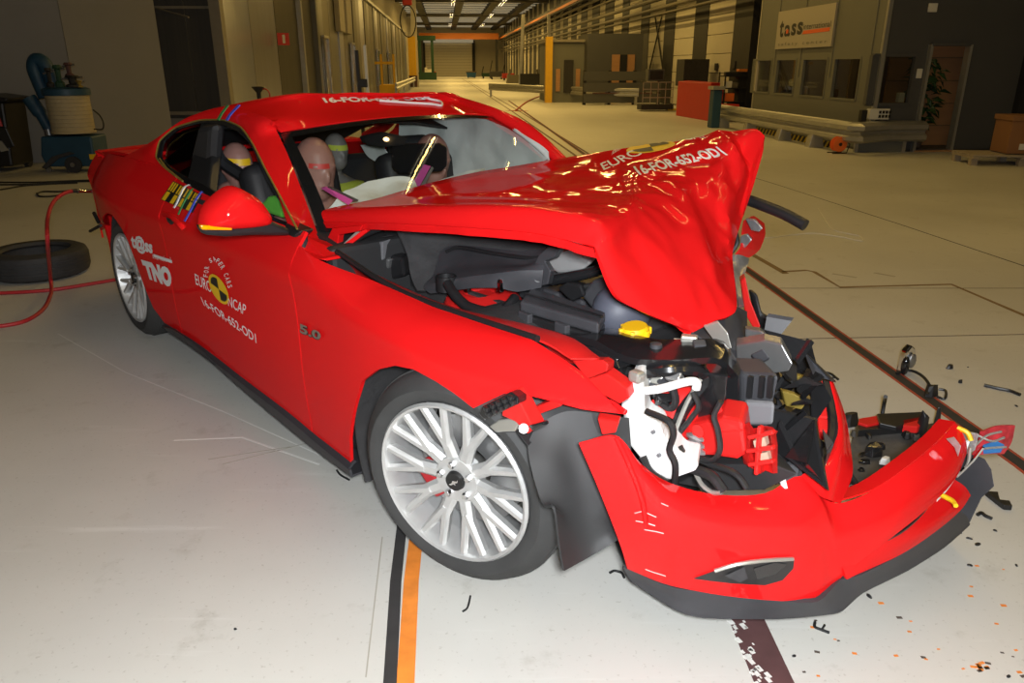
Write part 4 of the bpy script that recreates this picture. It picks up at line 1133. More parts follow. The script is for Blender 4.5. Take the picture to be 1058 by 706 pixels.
# far side of the body, mirrored where it is unhurt
def mirrored(o, name):
    me = o.data.copy()
    me.transform(Matrix.Scale(-1, 4, (0, 1, 0))); me.flip_normals()
    c = bpy.data.objects.new(name, me); COL.objects.link(c); c.parent = car
    for md in o.modifiers:
        q = c.modifiers.new(md.name, md.type)
        for at_ in ('thickness', 'offset', 'split_angle'):
            if hasattr(md, at_): setattr(q, at_, getattr(md, at_))
    return c
mirrored(door_o, 'door'); mirrored(quarter_o, 'quarter_panel'); fsf = mirrored(side_frame, 'side_frame'); fsf.data.transform(Matrix.Translation((0, .05, 0)))
# far A-pillar and rail follow the photo
ap = [WS_BR + Vector((.03, .05, -.03)), WS_BR.lerp(WS_TR, .5) + Vector((0, .03, .03)), WS_TR + Vector((-.02, .03, .0)), P(478, 108, y=.61), P(455, 102, y=.60), Vector((.45, .64, 1.19)), Vector((.2, .70, 1.10)), Vector((-.15, .76, 1.0))]
MB().tube(spline(ap, 5), .035, 10).build('roof_rail', 'paint_red', car, smooth=True)
# boot lid, spoiler, tail
dk = [[Vector((x, y * s, z - .015 * abs(y) ** 2)) for y in (-.74, -.5, 0, .5, .74)] for x, z, s in ((.22, .99, .96), (-.15, 1.0, 1.02), (-.45, .995, 1.02), (-.75, .965, 1.0), (-.93, .955, .96), (-.97, .90, .95))]
MB().grid(cgrid(dk[1:], 4, 4)).build('boot_lid', 'paint_red', car, smooth=True, solid=.02, angle=50)
sp = [[Vector((x, y, z - .03 * (y / .74) ** 2)) for y in (-.74, -.45, 0, .45, .74)] for x, z in ((-.66, .968), (-.86, .985), (-.94, .975), (-.9, .945))]
MB().grid(cgrid(sp, 3, 4)).build('spoiler', 'paint_red', car, smooth=True, solid=.012, angle=50)
tail = [[Vector((-1.0 + .0 * z + .06 * (abs(y) / .74) ** 3 - (.04 if .35 < z < .6 else 0), y * (1 if z < .7 else (.97 if z < .8 else .9)), z)) for y in (-.75, -.5, 0, .5, .75)] for z in (.22, .34, .48, .6, .75, .93)]
MB().grid(cgrid(tail, 3, 4)).build('rear_bumper', 'paint_red', car, smooth=True, solid=.02)
MB().box((-.90, -.52, .78), (.18, .26, .14)).build('tail_lamp', 'hose_red', car, bevel=.02)

# windscreen with a black printed border
bul = Vector((.10, 0, .07))
def ws_pt(s, t):
    a = WS_TL.lerp(WS_TR, s); b = WS_BL.lerp(WS_BR, s)
    top = a + Vector((.05, 0, .035)) * (4 * s * (1 - s)); bot = b + Vector((.20, 0, .0)) * (4 * s * (1 - s))
    return top.lerp(bot, t) + bul * (.5 * math.sin(math.pi * t) * math.sin(math.pi * min(1, max(0, s * .96 + .02))) ** .6)
MB().grid([[ws_pt(i / 20, j / 12) for i in range(21)] for j in range(13)]).build('windscreen', 'windscreen', car, smooth=True)
def band(s0, s1, t0, t1, n=20):
    return [[ws_pt(s0 + (s1 - s0) * i / n, t0 + (t1 - t0) * j / 6) + Vector((-.004, 0, -.004)) for i in range(n + 1)] for j in range(7)]
fr = MB(); fr.grid(band(.0, .034, 0, 1, 3)); fr.grid(band(.97, 1, 0, 1, 3)); fr.grid(band(0, 1, 0, .06)); fr.grid(band(0, 1, .9, 1.0))
fr.build('windscreen_border', 'plastic_gloss', car, smooth=True)

# folded bonnet
HY = [-.685, -.645, -.42, -.15, .12, .4, .62]
HP = [[(335, 230), (335, 217), (385, 206), (440, 191), (490, 179), (535, 171), (576, 164)],
      [(414, 232), (414, 214), (455, 205), (500, 197), (540, 186), (580, 172), (620, 157)],
      [(496, 237), (496, 212), (530, 206), (565, 198), (600, 186), (630, 168), (660, 151)],
      [(558, 243), (560, 215), (588, 210), (620, 201), (648, 186), (672, 166), (700, 146)],
      [(613, 258), (620, 230), (643, 218), (668, 202), (690, 186), (715, 160), (735, 140)],
      [(641, 310), (652, 290), (682, 262), (706, 232), (728, 205), (748, 165), (778, 133)],
      [(714, 343), (717, 343), (738, 332), (761, 319), (757, 262), (768, 222), (790, 140)]]
HYR = [HY, HY, HY, HY, HY, [-.62, -.58, -.40, -.16, .12, .4, .62], [-.36, -.345, -.27, -.15, .12, .36, .6]]
HC = [[P(u, v, y=y) for (u, v), y in zip(r, ys)] for r, ys in zip(HP, HYR)]
HC[1][3].z += .01; HC[2][3].z += .01; HC[1][4].z += .01
hg = cgrid(HC, 15, 13, .36)
random.seed(4)
R_, C_ = len(hg), len(hg[0])
for i in range(R_):
    for j in range(C_):
        f = i / (R_ - 1); e = min(i, R_ - 1 - i, j, C_ - 1 - j)
        p = hg[i][j]
        a = noise.noise(Vector((p.x * 5, p.y * 5, 1.7))) ; b = abs(noise.noise(Vector((p.x * 9 + 3, p.y * 9, 4.2))))
        p.z += (a * .012 + (.18 - b) * .045) * max(0, f - .38) * min(1, e / 3)
        # raised power dome in the middle of the rear half
        yy = (p.y + .02) / .34
        p.z += .018 * max(0, 1 - yy * yy) ** .6 * max(0, 1 - abs(f - .28) / .34)
def to_px(p):
    w = Vector((CX + CO * p.x - SI * p.y, CY + SI * p.x + CO * p.y, p.z - CAM_H))
    d = w.y * math.cos(TH) - w.z * math.sin(TH); up = w.y * math.sin(TH) + w.z * math.cos(TH)
    return Vector((529 + F_PX * w.x / d, 353 - F_PX * up / d))
def seg_d(q, a, b):
    ab = b - a; t = max(0, min(1, (q - a).dot(ab) / ab.length_squared)); return (q - a - ab * t).length
CREASE = [([(657, 183), (687, 187), (707, 205), (716, 223), (728, 249), (737, 272)], .022, 20), ([(722, 205), (735, 232), (744, 262)], -.035, 15),
          ([(745, 168), (748, 196), (751, 226), (752, 252)], .022, 9), ([(738, 138), (754, 155), (769, 172), (766, 188), (757, 208)], .035, 15), ([(772, 150), (779, 178), (772, 212)], -.05, 16),
          ([(612, 258), (632, 244), (648, 224), (657, 200), (657, 183)], .016, 12), ([(640, 250), (662, 268), (682, 300)], -.014, 24), ([(668, 178), (690, 160), (720, 146)], .008, 9), ([(560, 200), (610, 196), (650, 190)], .008, 9), ([(690, 172), (720, 165), (745, 168)], -.012, 10),
          ([(446, 193), (500, 185), (560, 180), (610, 170)], .010, 8)]
CREASE = [([Vector(p) for p in c], h, w) for c, h, w in CREASE]
to_eye = lambda p: (EYE_C - p).normalized()
for i in range(R_):
    for j in range(C_):
        p = hg[i][j]; q = to_px(p); m_ = Vector((0, 0, 0)); e = min(1, min(i, R_ - 1 - i) / 3 + .3)
        for c, h, w in CREASE:
            dmin = min(seg_d(q, c[k], c[k + 1]) for k in range(len(c) - 1))
            if dmin < w: m_ += (Vector((0, 0, .6)) + Vector((.55, -.35, 0))) * h * (1 - dmin / w)
        hg[i][j] = p + m_ * e
hood_o = MB().grid(hg).build('bonnet', 'paint_red', car, smooth=True, solid=.014, offset=1.0, angle=26)
# turned-down near flange of the bonnet
fl = []
for p in spline([r[0] for r in HC[:5]], 6):
    w = .004 * math.sin(p.x * 70)
    fl.append([p + Vector((0, -.004, .002)), p + Vector((0, .004 + w, -.022)), p + Vector((0, .03, -.026))])
MB().grid(fl).build('bonnet_flange', 'paint_red', car, smooth=True, solid=.004)

MB().prism([S(306, 241, -.004), P(334, 249, y=-.73), P(352, 264, y=-.79), S(330, 268, -.006), S(307, 262, -.006)], (0, .03, -.01)).build('cowl_corner', 'paint_red', car, bevel=.004)
# ------------------------------------------------------------------ door mirror
def mpts(px, y): return [P(u, v, y=y) for u, v in px]
mo = [(206, 232), (209, 218), (218, 206), (236, 193.5), (252, 199), (266, 209), (276, 227), (262, 232), (235, 234)]
def mx(px, x): return [P(u, v, x=x) for u, v in px]
a = mx(mo, 1.96); c_ = sum(a, Vector()) / len(a)
loop_ = spline(a + [a[0]], 4)[:-1]
rings = []
for dx, sc in [(-.03, .90), (-.012, .985), (0, 1.0), (.03, .98), (.06, .88), (.08, .70), (.092, .45), (.097, .15), (.098, .0)]:
    rings.append([c_ + (p - c_) * sc + Vector((dx, 0, 0)) for p in loop_])
g = [r + [r[0]] for r in rings]
mir = MB().grid(g).build('door_mirror', 'paint_red', car, smooth=True, solid=.005, angle=70)
MB().prism([c_ + (p - c_) * .9 + Vector((-.03, 0, 0)) for p in loop_[::2]], (.006, 0, 0)).build('mirror_glass', 'chrome', mir)
b_ = mx([(206, 233), (240, 235.5), (272, 230), (282, 229), (300, 237), (302, 244), (262, 243.5), (235, 245), (212, 243)], 1.99)
MB().prism(b_, (-.05, .0, 0)).build('mirror_base', 'plastic_black', mir, bevel=.012, smooth=True)
MB().prism(mx([(204.5, 231.5), (237, 233), (237, 237), (206, 236.5)], 2.0), (.025, 0, 0)).build('turn_signal', 'orange_amber', mir, bevel=.004)
MB().prism([S(u, v, .015) for u, v in [(293, 231), (310, 239), (303, 246), (296, 243)]], (0, .06, 0)).build('mirror_foot', 'plastic_black', mir, bevel=.008)

# door handle and badge
hd = P(176, 226, y=-.915)
h_ = MB(); h_.ellipsoid(S(176, 226) + Vector((0, .0, 0)), (.045, .012, .028)); 
h_.build('handle_recess', 'black_print', car, smooth=True)
MB().tube(spline([S(170, 221, .01), S(178, 224, .03), S(186, 232, .028), S(190, 236, .012)], 4), .014, 8).build('door_handle', 'paint_red', car, smooth=True)

# ------------------------------------------------------------------ wheels
def wheel_meshes():
    ms = {}
    R, r, w = .337, .252, .125
    t = MB()   # axis = local Z, outer face at +w
    prof = [(r, -w + .02), (r + .02, -w), (R - .045, -w - .004), (R - .012, -w + .022), (R, -w + .05), (R, w - .05), (R - .012, w - .022), (R - .045, w + .004), (r + .022, w + .002), (r, w - .012), (r - .004, 0), (r, -w + .02)]
    t.lathe([p for p in prof], None, 64)
    t.f = [f for f in t.f if len(f) == 4]
    for k in (-.06, -.02, .02, .06):  # tread ribs standing proud
        t.lathe([(R - .002, k - .014), (R + .004, k - .012), (R + .004, k + .012), (R - .002, k + .014)], None, 64)
    t.f = [f for f in t.f if len(f) == 4]
    ms['tire'] = t
    rim = MB()
    rim.lathe([(r - .006, w - .02), (r + .001, w - .004), (r - .006, w + .004), (r - .014, w), (r - .02, w - .03), (r - .03, w - .09), (r - .03, -w + .02), (r - .022, -w + .02), (r - .02, w - .05), (r - .006, w - .02)], None, 64)
    rim.f = [f for f in rim.f if len(f) == 4]
    rim.lathe([(.0, w - .03), (.07, w - .028), (.074, w - .034), (.074, w - .07), (0, w - .07)], None, 32)
    def spoke(p0, p1, w0, w1, z0, z1, d=.03):
        p0, p1 = Vector(p0), Vector(p1); dd = (p1 - p0).normalized(); n = Vector((-dd.y, dd.x))
        vs = []
        for p, ww, z in ((p0, w0, z0), (p1, w1, z1)):
            for s, dz, kk in ((-1, 0, .45), (1, 0, .45), (1, -.010, 1), (1, -d, .8), (-1, -d, .8), (-1, -.010, 1)):
                q = p + n * s * ww / 2 * kk; vs.append((q.x, q.y, z + dz))
        fs = [(i, (i + 1) % 6, (i + 1) % 6 + 6, i + 6) for i in range(6)] + [(5, 4, 3, 2, 1, 0), (6, 7, 8, 9, 10, 11)]
        rim.add(vs, fs)
    for k in range(10):
        a = 2 * math.pi * (k + .5) / 10
        e = lambda rr, aa: (rr * math.cos(aa), rr * math.sin(aa))
        spoke(e(.05, a), e(.135, a), .046, .042, w - .032, w - .02)
        for s in (-1, 1):
            spoke(e(.112, a), e(.243, a + s * .155), .032, .024, w - .021, w - .006)
    ms['rim'] = rim
    ms['cap'] = MB().lathe([(0, w - .015), (.028, w - .016), (.031, w - .03), (0, w - .03)], None, 24)
    lug = MB().lathe([(0, .018), (.008, .018), (.011, .012), (.011, 0), (0, 0)], None, 6)
    ms['lug'] = lug
    disc = MB().lathe([(.07, .02), (.175, .02), (.175, -.01), (.07, -.01), (.07, .02)], None, 40); disc.f = [f for f in disc.f if len(f) == 4]
    ms['disc'] = disc
    return ms
WM = wheel_meshes()
_cache = {}
def wheel(loc, outer, steer=0.0, tilt=0.0, spin=0.0):
    """outer=-1: face points to the car's right"""
    Z = Vector((0, outer, 0)); 
    M = Matrix.Rotation(steer, 4, 'Z') @ Matrix.Rotation(tilt, 4, 'X') @ Matrix.Rotation(-outer * math.pi / 2, 4, 'X') @ Matrix.Rotation(spin, 4, 'Z')
    first = not _cache
    def mk(key, name, m, par, smooth=True, bevel=0):
        if key not in _cache:
            o = WM[key].build(name, m, par, smooth=smooth, bevel=bevel); _cache[key] = o.data
        else:
            o = bpy.data.objects.new(name, _cache[key]); COL.objects.link(o); o.parent = par
        return o
    rim = mk('rim', 'wheel', 'alloy', car, smooth=False)
    rim.matrix_local = Matrix.Translation(loc) @ M
    mk('tire', 'tire', 'rubber_dusty', rim)
    mk('cap', 'center_cap', 'black_print', rim)
    for k in range(5):
        l = mk('lug', 'lug_nut', 'chrome', rim)
        a = 2 * math.pi * k / 5 + .2
        l.matrix_local = Matrix.Translation((.052 * math.cos(a), .052 * math.sin(a), .095))
    mk('disc', 'brake_disc', 'alloy_dark', rim)
    return rim
ST = 0.31
wf = wheel((2.922, -.80, .337), -1, ST, math.radians(2), .25)
wheel((0, -.785, .337), -1, 0, 0, .1)
wheel((0, .80, .337), 1)
wheel((2.40, .66, .337), 1, .15, math.radians(-6))
MB().box((-.13, -.02, .045), (.05, .12, .04), rz=.4).build('brake_caliper', 'hose_red', wf, bevel=.01)
hp = [(-.018, -.006), (-.006, -.002), (.0, .006), (.014, .004), (.02, .009), (.016, .0), (.006, -.002), (.008, -.009), (.0, -.005), (-.010, -.009)]
MB().prism([(x, y, .1105) for x, y in hp], (0, 0, .002)).build('running_horse_emblem', 'chrome', wf)

# wheel-arch liners, floor pan, dark inside of the body
def liner(xc, zc, r, y0, y1, a0, a1, name):
    g = [[Vector((xc + r * math.cos(a0 + (a1 - a0) * i / 18), y, zc + r * math.sin(a0 + (a1 - a0) * i / 18))) for y in (y0, (y0 + y1) / 2, y1)] for i in range(19)]
    MB().grid(g).build(name, 'insulation', car, smooth=True, solid=.008)
liner(2.86, .30, .46, -.90, -.48, math.radians(50), math.radians(205), 'wheel_arch_liner')
liner(0, .33, .42, -.87, -.5, 0, math.pi, 'wheel_arch_liner')
liner(0, .33, .42, .9, .5, 0, math.pi, 'wheel_arch_liner')
MB().box((2.5, -.47, .42), (.9, .02, .60)).build('inner_arch_wall', 'insulation', car)
MB().box((.0, -.48, .45), (.95, .02, .55)).build('inner_arch_wall', 'insulation', car)
MB().box((1.2, 0, .16), (2.3, 1.66, .06)).build('floor_pan', 'interior_black', car, bevel=.02)
MB().box((-.55, 0, .45), (.7, 1.2, .45)).build('boot_floor', 'interior_black', car, bevel=.05)
MB().box((2.12, 0, .52), (.06, 1.6, .68)).build('firewall', 'interior_black', car, bevel=.02)
for s_ in (-1, 1):
    MB().box((.40, s_ * .79, .66), (.66, .03, .58)).build('rear_lining', 'interior_black', car, bevel=.01)
# ------------------------------------------------------------------ torn front bumper
def pxgrid(cols, nu=5, nv=5, k=.5):
    return cgrid([[P(u, v, **{c: val}) for (u, v, c, val) in col] for col in cols], nu, nv, k)
def slab(px, ext, name, m, parent=car, bevel=.004, smooth=False, **pl):
    poly = [P(q[0], q[1], **({q[2]: q[3]} if len(q) > 2 else pl)) for q in px]
    return MB().prism(poly, ext).build(name, m, parent, bevel=bevel, smooth=smooth)
def Y_(u, v, y): return (u, v, 'y', y)
def Z_(u, v, z): return (u, v, 'z', z)
bcols = [
 [Y_(598, 458, -.90), Y_(615, 497, -.885), Y_(631, 537, -.84), Y_(642, 567, -.78), Y_(648, 588, -.72)],
 [Y_(637, 451, -.87), Y_(655, 492, -.855), Y_(670, 532, -.82), Y_(679, 572, -.755), Y_(685, 603, -.69)],
 [Y_(662, 479, -.82), Y_(688, 515, -.80), Y_(703, 547, -.77), Y_(713, 582, -.71), Y_(720, 611, -.655)],
 [Y_(692, 499, -.735), Y_(722, 526, -.73), Y_(740, 552, -.70), Y_(752, 583, -.645), Y_(758, 617, -.585)],
 [Y_(740, 511, -.63), Y_(768, 532, -.63), Y_(786, 553, -.60), Y_(797, 580, -.555), Y_(803, 621, -.495)],
 [Y_(790, 510, -.525), Y_(812, 526, -.52), Y_(828, 547, -.50), Y_(838, 580, -.45), Y_(842, 622, -.405)],
 [Y_(828, 492, -.42), Y_(845, 514, -.42), Y_(853, 540, -.41), Y_(858, 575, -.37), Y_(861, 610, -.335)],
 [Y_(860, 520, -.345), Y_(865, 538, -.35), Y_(869, 556, -.35), Y_(872, 572, -.33), Y_(874, 592, -.30)],
 [Y_(902, 507, -.20), Y_(908, 520, -.215), Y_(914, 534, -.215), Y_(919, 547, -.20), Y_(921, 556, -.18)],
 [Y_(940, 481, -.02), Y_(946, 495, -.04), Y_(952, 508, -.04), Y_(956, 518, -.025), Y_(958, 526, -.01)],
 [Y_(970, 456, .19), Y_(977, 468, .17), Y_(982, 479, .17), Y_(986, 488, .18), Y_(987, 495, .19)],
 [Y_(987, 437, .33), Y_(993, 445, .32), Y_(997, 453, .32), Y_(999, 461, .325), Y_(999, 468, .33)]]
bumper = MB().grid(pxgrid(bcols)).build('front_bumper', 'paint_red', car, smooth=True, solid=.006, offset=-1.0, angle=60)
# near crease of the bumper's wheel-side flange
MB().tube(spline([P(637, 452, y=-.875), P(650, 480, y=-.868), P(663, 515, y=-.845), P(668, 545, y=-.81)], 5), .006, 6).build('bumper_crease', 'paint_red', bumper, smooth=True)
# upright beside the grille opening
pc = [[Y_(855, 393, -.06), Y_(857, 393, -.06), Y_(860, 398, -.03)], [Y_(862, 425, -.13), Y_(865, 422, -.13), Y_(871, 430, -.08)],
      [Y_(863, 454, -.22), Y_(868, 452, -.22), Y_(877, 466, -.15)], [Y_(853, 476, -.31), Y_(862, 478, -.32), Y_(878, 492, -.22)], [Y_(828, 492, -.42), Y_(848, 513, -.42), Y_(866, 520, -.33)], ]
MB().grid(pxgrid(pc)).build('grille_surround', 'paint_red', bumper, smooth=True, solid=.006)
MB().tube(spline([P(u, v, y=y) for u, v, y in [(853, 393, -.06), (860, 422, -.13), (861, 450, -.22), (852, 472, -.30), (846, 482, -.34)]], 5), .015, 8).build('surround_edge', 'plastic_black', bumper, smooth=True)
slab([(843, 394), (849, 393), (853, 412), (857, 448), (852, 455), (848, 428)], (-.01, .02, 0), 'surround_strip', 'red_raw', bumper, y=-.12)
random.seed(3)
for (u, v, y) in [(845, 402, -.06), (848, 416, -.09), (851, 430, -.13), (852, 444, -.17)]:
    MB().box(P(u, v, y=y), (.04, .05, .04), rz=.6, rx=.4).build('surround_clip', 'red_raw', bumper, bevel=.006)
bar = bumper
# grille bar top flange, going inward
tf = [[p, p + Vector((-.05, .02, -.015))] for p in spline([P(u, v, y=y) for u, v, y in [(858, 521, -.345), (902, 507, -.20), (940, 481, -.02), (970, 456, .19), (987, 437, .33)]], 4)]
MB().grid(tf).build('bar_flange', 'paint_red', bar, smooth=True, solid=.004)
lc = [[Z_(866, 575, .27), Z_(871, 588, .235), Z_(875, 599, .20)],
      [Z_(920, 558, .27), Z_(927, 566, .235), Z_(931, 573, .20)],
      [Z_(950, 536, .27), Z_(960, 546, .235), Z_(966, 550, .20)],
      [Z_(968, 512, .27), Z_(984, 522, .235), Z_(992, 528, .20)],
      [Z_(984, 494, .27), Z_(997, 503, .24), Z_(1003, 512, .21)]]
MB().grid(pxgrid(lc)).build('lower_lip', 'paint_red', bumper, smooth=True, solid=.008)
lt = [[p, p + Vector((-.12, .04, .0))] for p in spline([P(u, v, z=.27) for u, v in [(866, 575), (920, 558), (950, 536), (968, 512), (984, 494)]], 4)]
MB().grid(lt).build('lip_top', 'plastic_black', bumper, smooth=True, solid=.006)
# black splitter along the bottom
sc_ = [[Z_(644, 586, .20), Z_(646, 592, .165), Z_(652, 601, .14)],
       [Z_(690, 606, .195), Z_(692, 616, .155), Z_(697, 630, .12)],
       [Z_(720, 611, .19), Z_(722, 624, .15), Z_(728, 639, .11)],
       [Z_(803, 621, .18), Z_(803, 631, .145), Z_(803, 640, .11)],
       [Z_(845, 622, .18), Z_(848, 630, .14), Z_(852, 636, .11)],
       [Z_(868, 600, .20), Z_(872, 615, .15), Z_(870, 632, .105)],
       [Z_(890, 594, .20), Z_(894, 603, .155), Z_(892, 613, .12)],
       [Z_(931, 573, .20), Z_(936, 581, .155), Z_(938, 590, .12)],
       [Z_(966, 550, .20), Z_(974, 557, .155), Z_(976, 566, .12)],
       [Z_(992, 528, .20), Z_(1000, 535, .155), Z_(1002, 543, .12)]]
MB().grid(pxgrid(sc_, 4, 4, .35)).build('splitter', 'sill_grey', bumper, smooth=True, solid=.012, angle=35)
su = [[p[-1], p[-1] + Vector((-.25, .18, .0))] for p in pxgrid(sc_, 4, 4, .35)]
MB().grid(su).build('splitter_underside', 'sill_grey', bumper, solid=.006)
# torn right end: black duct shell and scraped plates
slab([(985, 505), (992, 488), (1005, 477), (1018, 474), (1025, 485), (1028, 503), (1015, 515), (1003, 540), (990, 548), (985, 535)], (-.12, .03, 0), 'bumper_end', 'sill_grey', bumper, y=.42, smooth=False)
g = [[Y_(1012, 446, .44), Y_(1028, 440, .50), Y_(1046, 439, .56)], [Y_(1010, 458, .43), Y_(1028, 456, .48), Y_(1042, 456, .55)], [Y_(1004, 470, .41), Y_(1022, 468, .46), Y_(1034, 468, .52)]]
MB().grid(pxgrid(g, 3, 3)).build('torn_plate', 'scraped', bumper, solid=.01)
slab([(1012, 462), (1030, 456), (1038, 460), (1034, 468), (1012, 470)], (-.004, .004, 0), 'blue_scrape', 'hall_blue', bumper, y=.43, bevel=.001)
for px in ([(1010, 450), (1025, 456), (1038, 452)], [(1008, 460), (1020, 450), (1035, 446)], [(1005, 466), (1022, 463), (1040, 462)]):
    MB().tube(spline([P(u, v, y=.42) for u, v in px], 4), .0035, 5).build('shredded_strand', 'galvanised', bumper)
slab([(986, 438), (1003, 447), (1012, 448), (1008, 466), (998, 470), (994, 455)], (-.02, .02, -.01), 'torn_edge', 'steel_raw', bumper, y=.36)
slab([(978, 454), (986, 452), (993, 461), (990, 472), (986, 462)], (-.002, .003, 0), 'grey_scrape', 'steel_raw', bumper, bevel=0, y=.18)
for px, m, nm in [([(986, 442), (996, 447), (1000, 455)], 'yellow_print', 'yellow_wire'), ([(997, 455), (992, 470), (984, 490), (968, 512), (940, 540), (905, 556)], 'white_print', 'white_wire'), ([(999, 462), (996, 480), (985, 492)], 'galvanised', 'grey_wire'), ([(1012, 462), (1002, 475), (990, 487)], 'chrome', 'grey_wire'), ([(962, 510), (982, 520), (987, 526)], 'yellow_print', 'yellow_wire'), ([(975, 503), (960, 520), (952, 535), (948, 545)], 'galvanised', 'grey_wire')]:
    ys = [.36, .35, .33, .2, .0, -.18] if nm == 'white_wire' else [.33] * len(px)
    pts = [P(u, v, y=y) + Vector((.012, -.012, .008)) for (u, v), y in zip(px, ys)] if nm != 'yellow_wire' or m != 'yellow_print' or px[0][0] != 962 else [P(u, v, z=.27) + Vector((0, 0, .01)) for u, v in px]
    MB().tube(spline(pts, 5), .005 if nm != 'yellow_wire' else .007, 6).build(nm, m, bumper, smooth=True)
# fog lamp recess
fo = [(716, 597), (735, 590), (765, 580), (800, 578), (820, 578), (819, 587), (808, 599), (790, 604), (755, 602), (730, 599)]
bv = BVHTree.FromPolygons([v.co for v in bumper.data.vertices], [tuple(p.vertices) for p in bumper.data.polygons])
def on(bvh, u, v, lift=.003, fall=None):
    d = dir_car(ray(u, v)); h, n, i, t = bvh.ray_cast(EYE_C, d)
    if h is None: return fall
    if n.dot(d) > 0: n = -n
    return h + n * lift
def on_px(name, px, bvh, m, parent, lift=.003, cut=3):
    """thin applied piece with a pixel outline, laid onto a surface"""
    p2, f2 = subdivide2d(px, [tuple(range(len(px)))], cut)
    vs = [on(bvh, u, v, lift) for u, v in p2]
    f2 = [f for f in f2 if all(vs[i] is not None for i in f)]
    used = sorted(set(i for f in f2 for i in f)); ix = {i: k for k, i in enumerate(used)}
    return MB().add([vs[i] for i in used], [tuple(ix[i] for i in f) for f in f2]).build(name, m, parent, smooth=True)
fr_ = on_px('fog_recess', fo, bv, 'plastic_black', bumper, .003)
on_px('fog_lamp_inset', [(748, 593), (768, 584), (772, 596), (764, 600)], bv, 'plastic_grey', fr_, .006, 2)
on_px('fog_lamp_inset', [(778, 586), (800, 580), (812, 582), (800, 592), (782, 597)], bv, 'plastic_gloss', fr_, .005, 2)
MB().tube(spline([on(bv, 738, 588, .006), on(bv, 760, 581, .007), on(bv, 790, 577, .007), on(bv, 818, 576, .006)], 4), .005, 6).build('fog_trim', 'galvanised', fr_, smooth=True)

mat('liner_black', (.02, .02, .021), .62, var=.4, scale=10)
# ------------------------------------------------------------------ near wheel-arch liner torn loose, bracket
lg = [[Y_(545, 458, -.90), Y_(548, 480, -.92), Y_(560, 519, -.93), Y_(573, 524, -.93), Y_(578, 560, -.93), Y_(583, 590, -.93)],
      [Y_(556, 440, -.86), Y_(570, 475, -.87), Y_(582, 510, -.87), Y_(590, 540, -.87), Y_(594, 565, -.87), Y_(598, 582, -.87)],
      [Y_(585, 425, -.80), Y_(592, 465, -.81), Y_(600, 505, -.82), Y_(606, 535, -.82), Y_(610, 560, -.82), Y_(614, 573, -.82)],
      [Y_(620, 428, -.74), Y_(624, 465, -.75), Y_(628, 500, -.76), Y_(629, 525, -.77), Y_(631, 548, -.77), Y_(637, 559, -.77)],
      [Y_(650, 432, -.66), Y_(652, 465, -.68), Y_(650, 500, -.7), Y_(650, 525, -.7), Y_(650, 545, -.7), Y_(650, 552, -.7)]]
MB().grid(pxgrid(lg, 4, 4)).build('torn_arch_liner', 'liner_black', car, smooth=True, solid=.006, angle=50)
MB().grid(pxgrid([[Y_(527, 406, -.88), Y_(532, 440, -.90), Y_(546, 460, -.91)], [Y_(560, 415, -.82), Y_(562, 430, -.82), Y_(566, 448, -.82)], [Y_(625, 428, -.74), Y_(628, 436, -.74), Y_(630, 448, -.74)]], 4, 4)).build('liner_top', 'liner_black', car, smooth=True, solid=.005)
br = slab([(522, 408), (531, 404), (543, 428), (551, 443), (545, 449), (532, 436), (518, 430)], (-.01, .05, 0), 'fender_bracket', 'red_raw', car, y=-.92)
slab([(494, 428), (498, 420), (527, 405), (535, 411), (535, 418), (500, 434)], (-.01, .04, -.005), 'bracket_grid', 'plastic_gloss', br, y=-.935)
for i in range(5):
    u = 503 + i * 6.2; v = 426 - i * 3.0
    MB().box(P(u, v - 3, y=-.94), (.014, .012, .012)).build('grid_cell', 'plastic_black', br, bevel=.003); MB().box(P(u + 2, v + 2, y=-.94), (.014, .012, .012)).build('grid_cell', 'plastic_black', br, bevel=.003)
slab([(505, 441), (515, 434), (530, 432), (537, 438), (532, 446), (512, 447)], (-.02, .05, -.01), 'bracket_foot', 'galvanised', br, y=-.91)
slab([(541, 425), (575, 412), (580, 420), (545, 433)], (-.01, .03, 0), 'red_strap', 'red_raw', br, y=-.85)
MB().tube([P(541, 443, y=-.95), P(541, 443, y=-.92)], .012, 10).build('white_bolt', 'white_plastic', br, smooth=True)
slab([(545, 440), (560, 436), (562, 440), (550, 446)], (0, .02, 0), 'black_clip', 'plastic_gloss', br, y=-.94)
# orange spring seen behind the bumper edge
MB().tube(spline([P(630, 525, y=-.6), P(634, 535, y=-.6), P(633, 543, y=-.6), P(636, 550, y=-.6)], 4), .012, 8).build('orange_spring', 'stripe_orange', car, smooth=True)

# ------------------------------------------------------------------ engine bay
MB().box((2.62, -.06, .42), (.92, .62, .5)).build('engine_block', 'interior_black', car, bevel=.04)
MB().box((2.95, -.12, .28), (.85, .8, .08)).build('under_shield', 'interior_black', car, bevel=.02)
eng = MB()
for i in range(6):
    eng.box((2.45 + i * .12, -.12, .69), (.08, .3, .07)); 
eng.build('intake_cover', 'plastic_grey', car, bevel=.012)
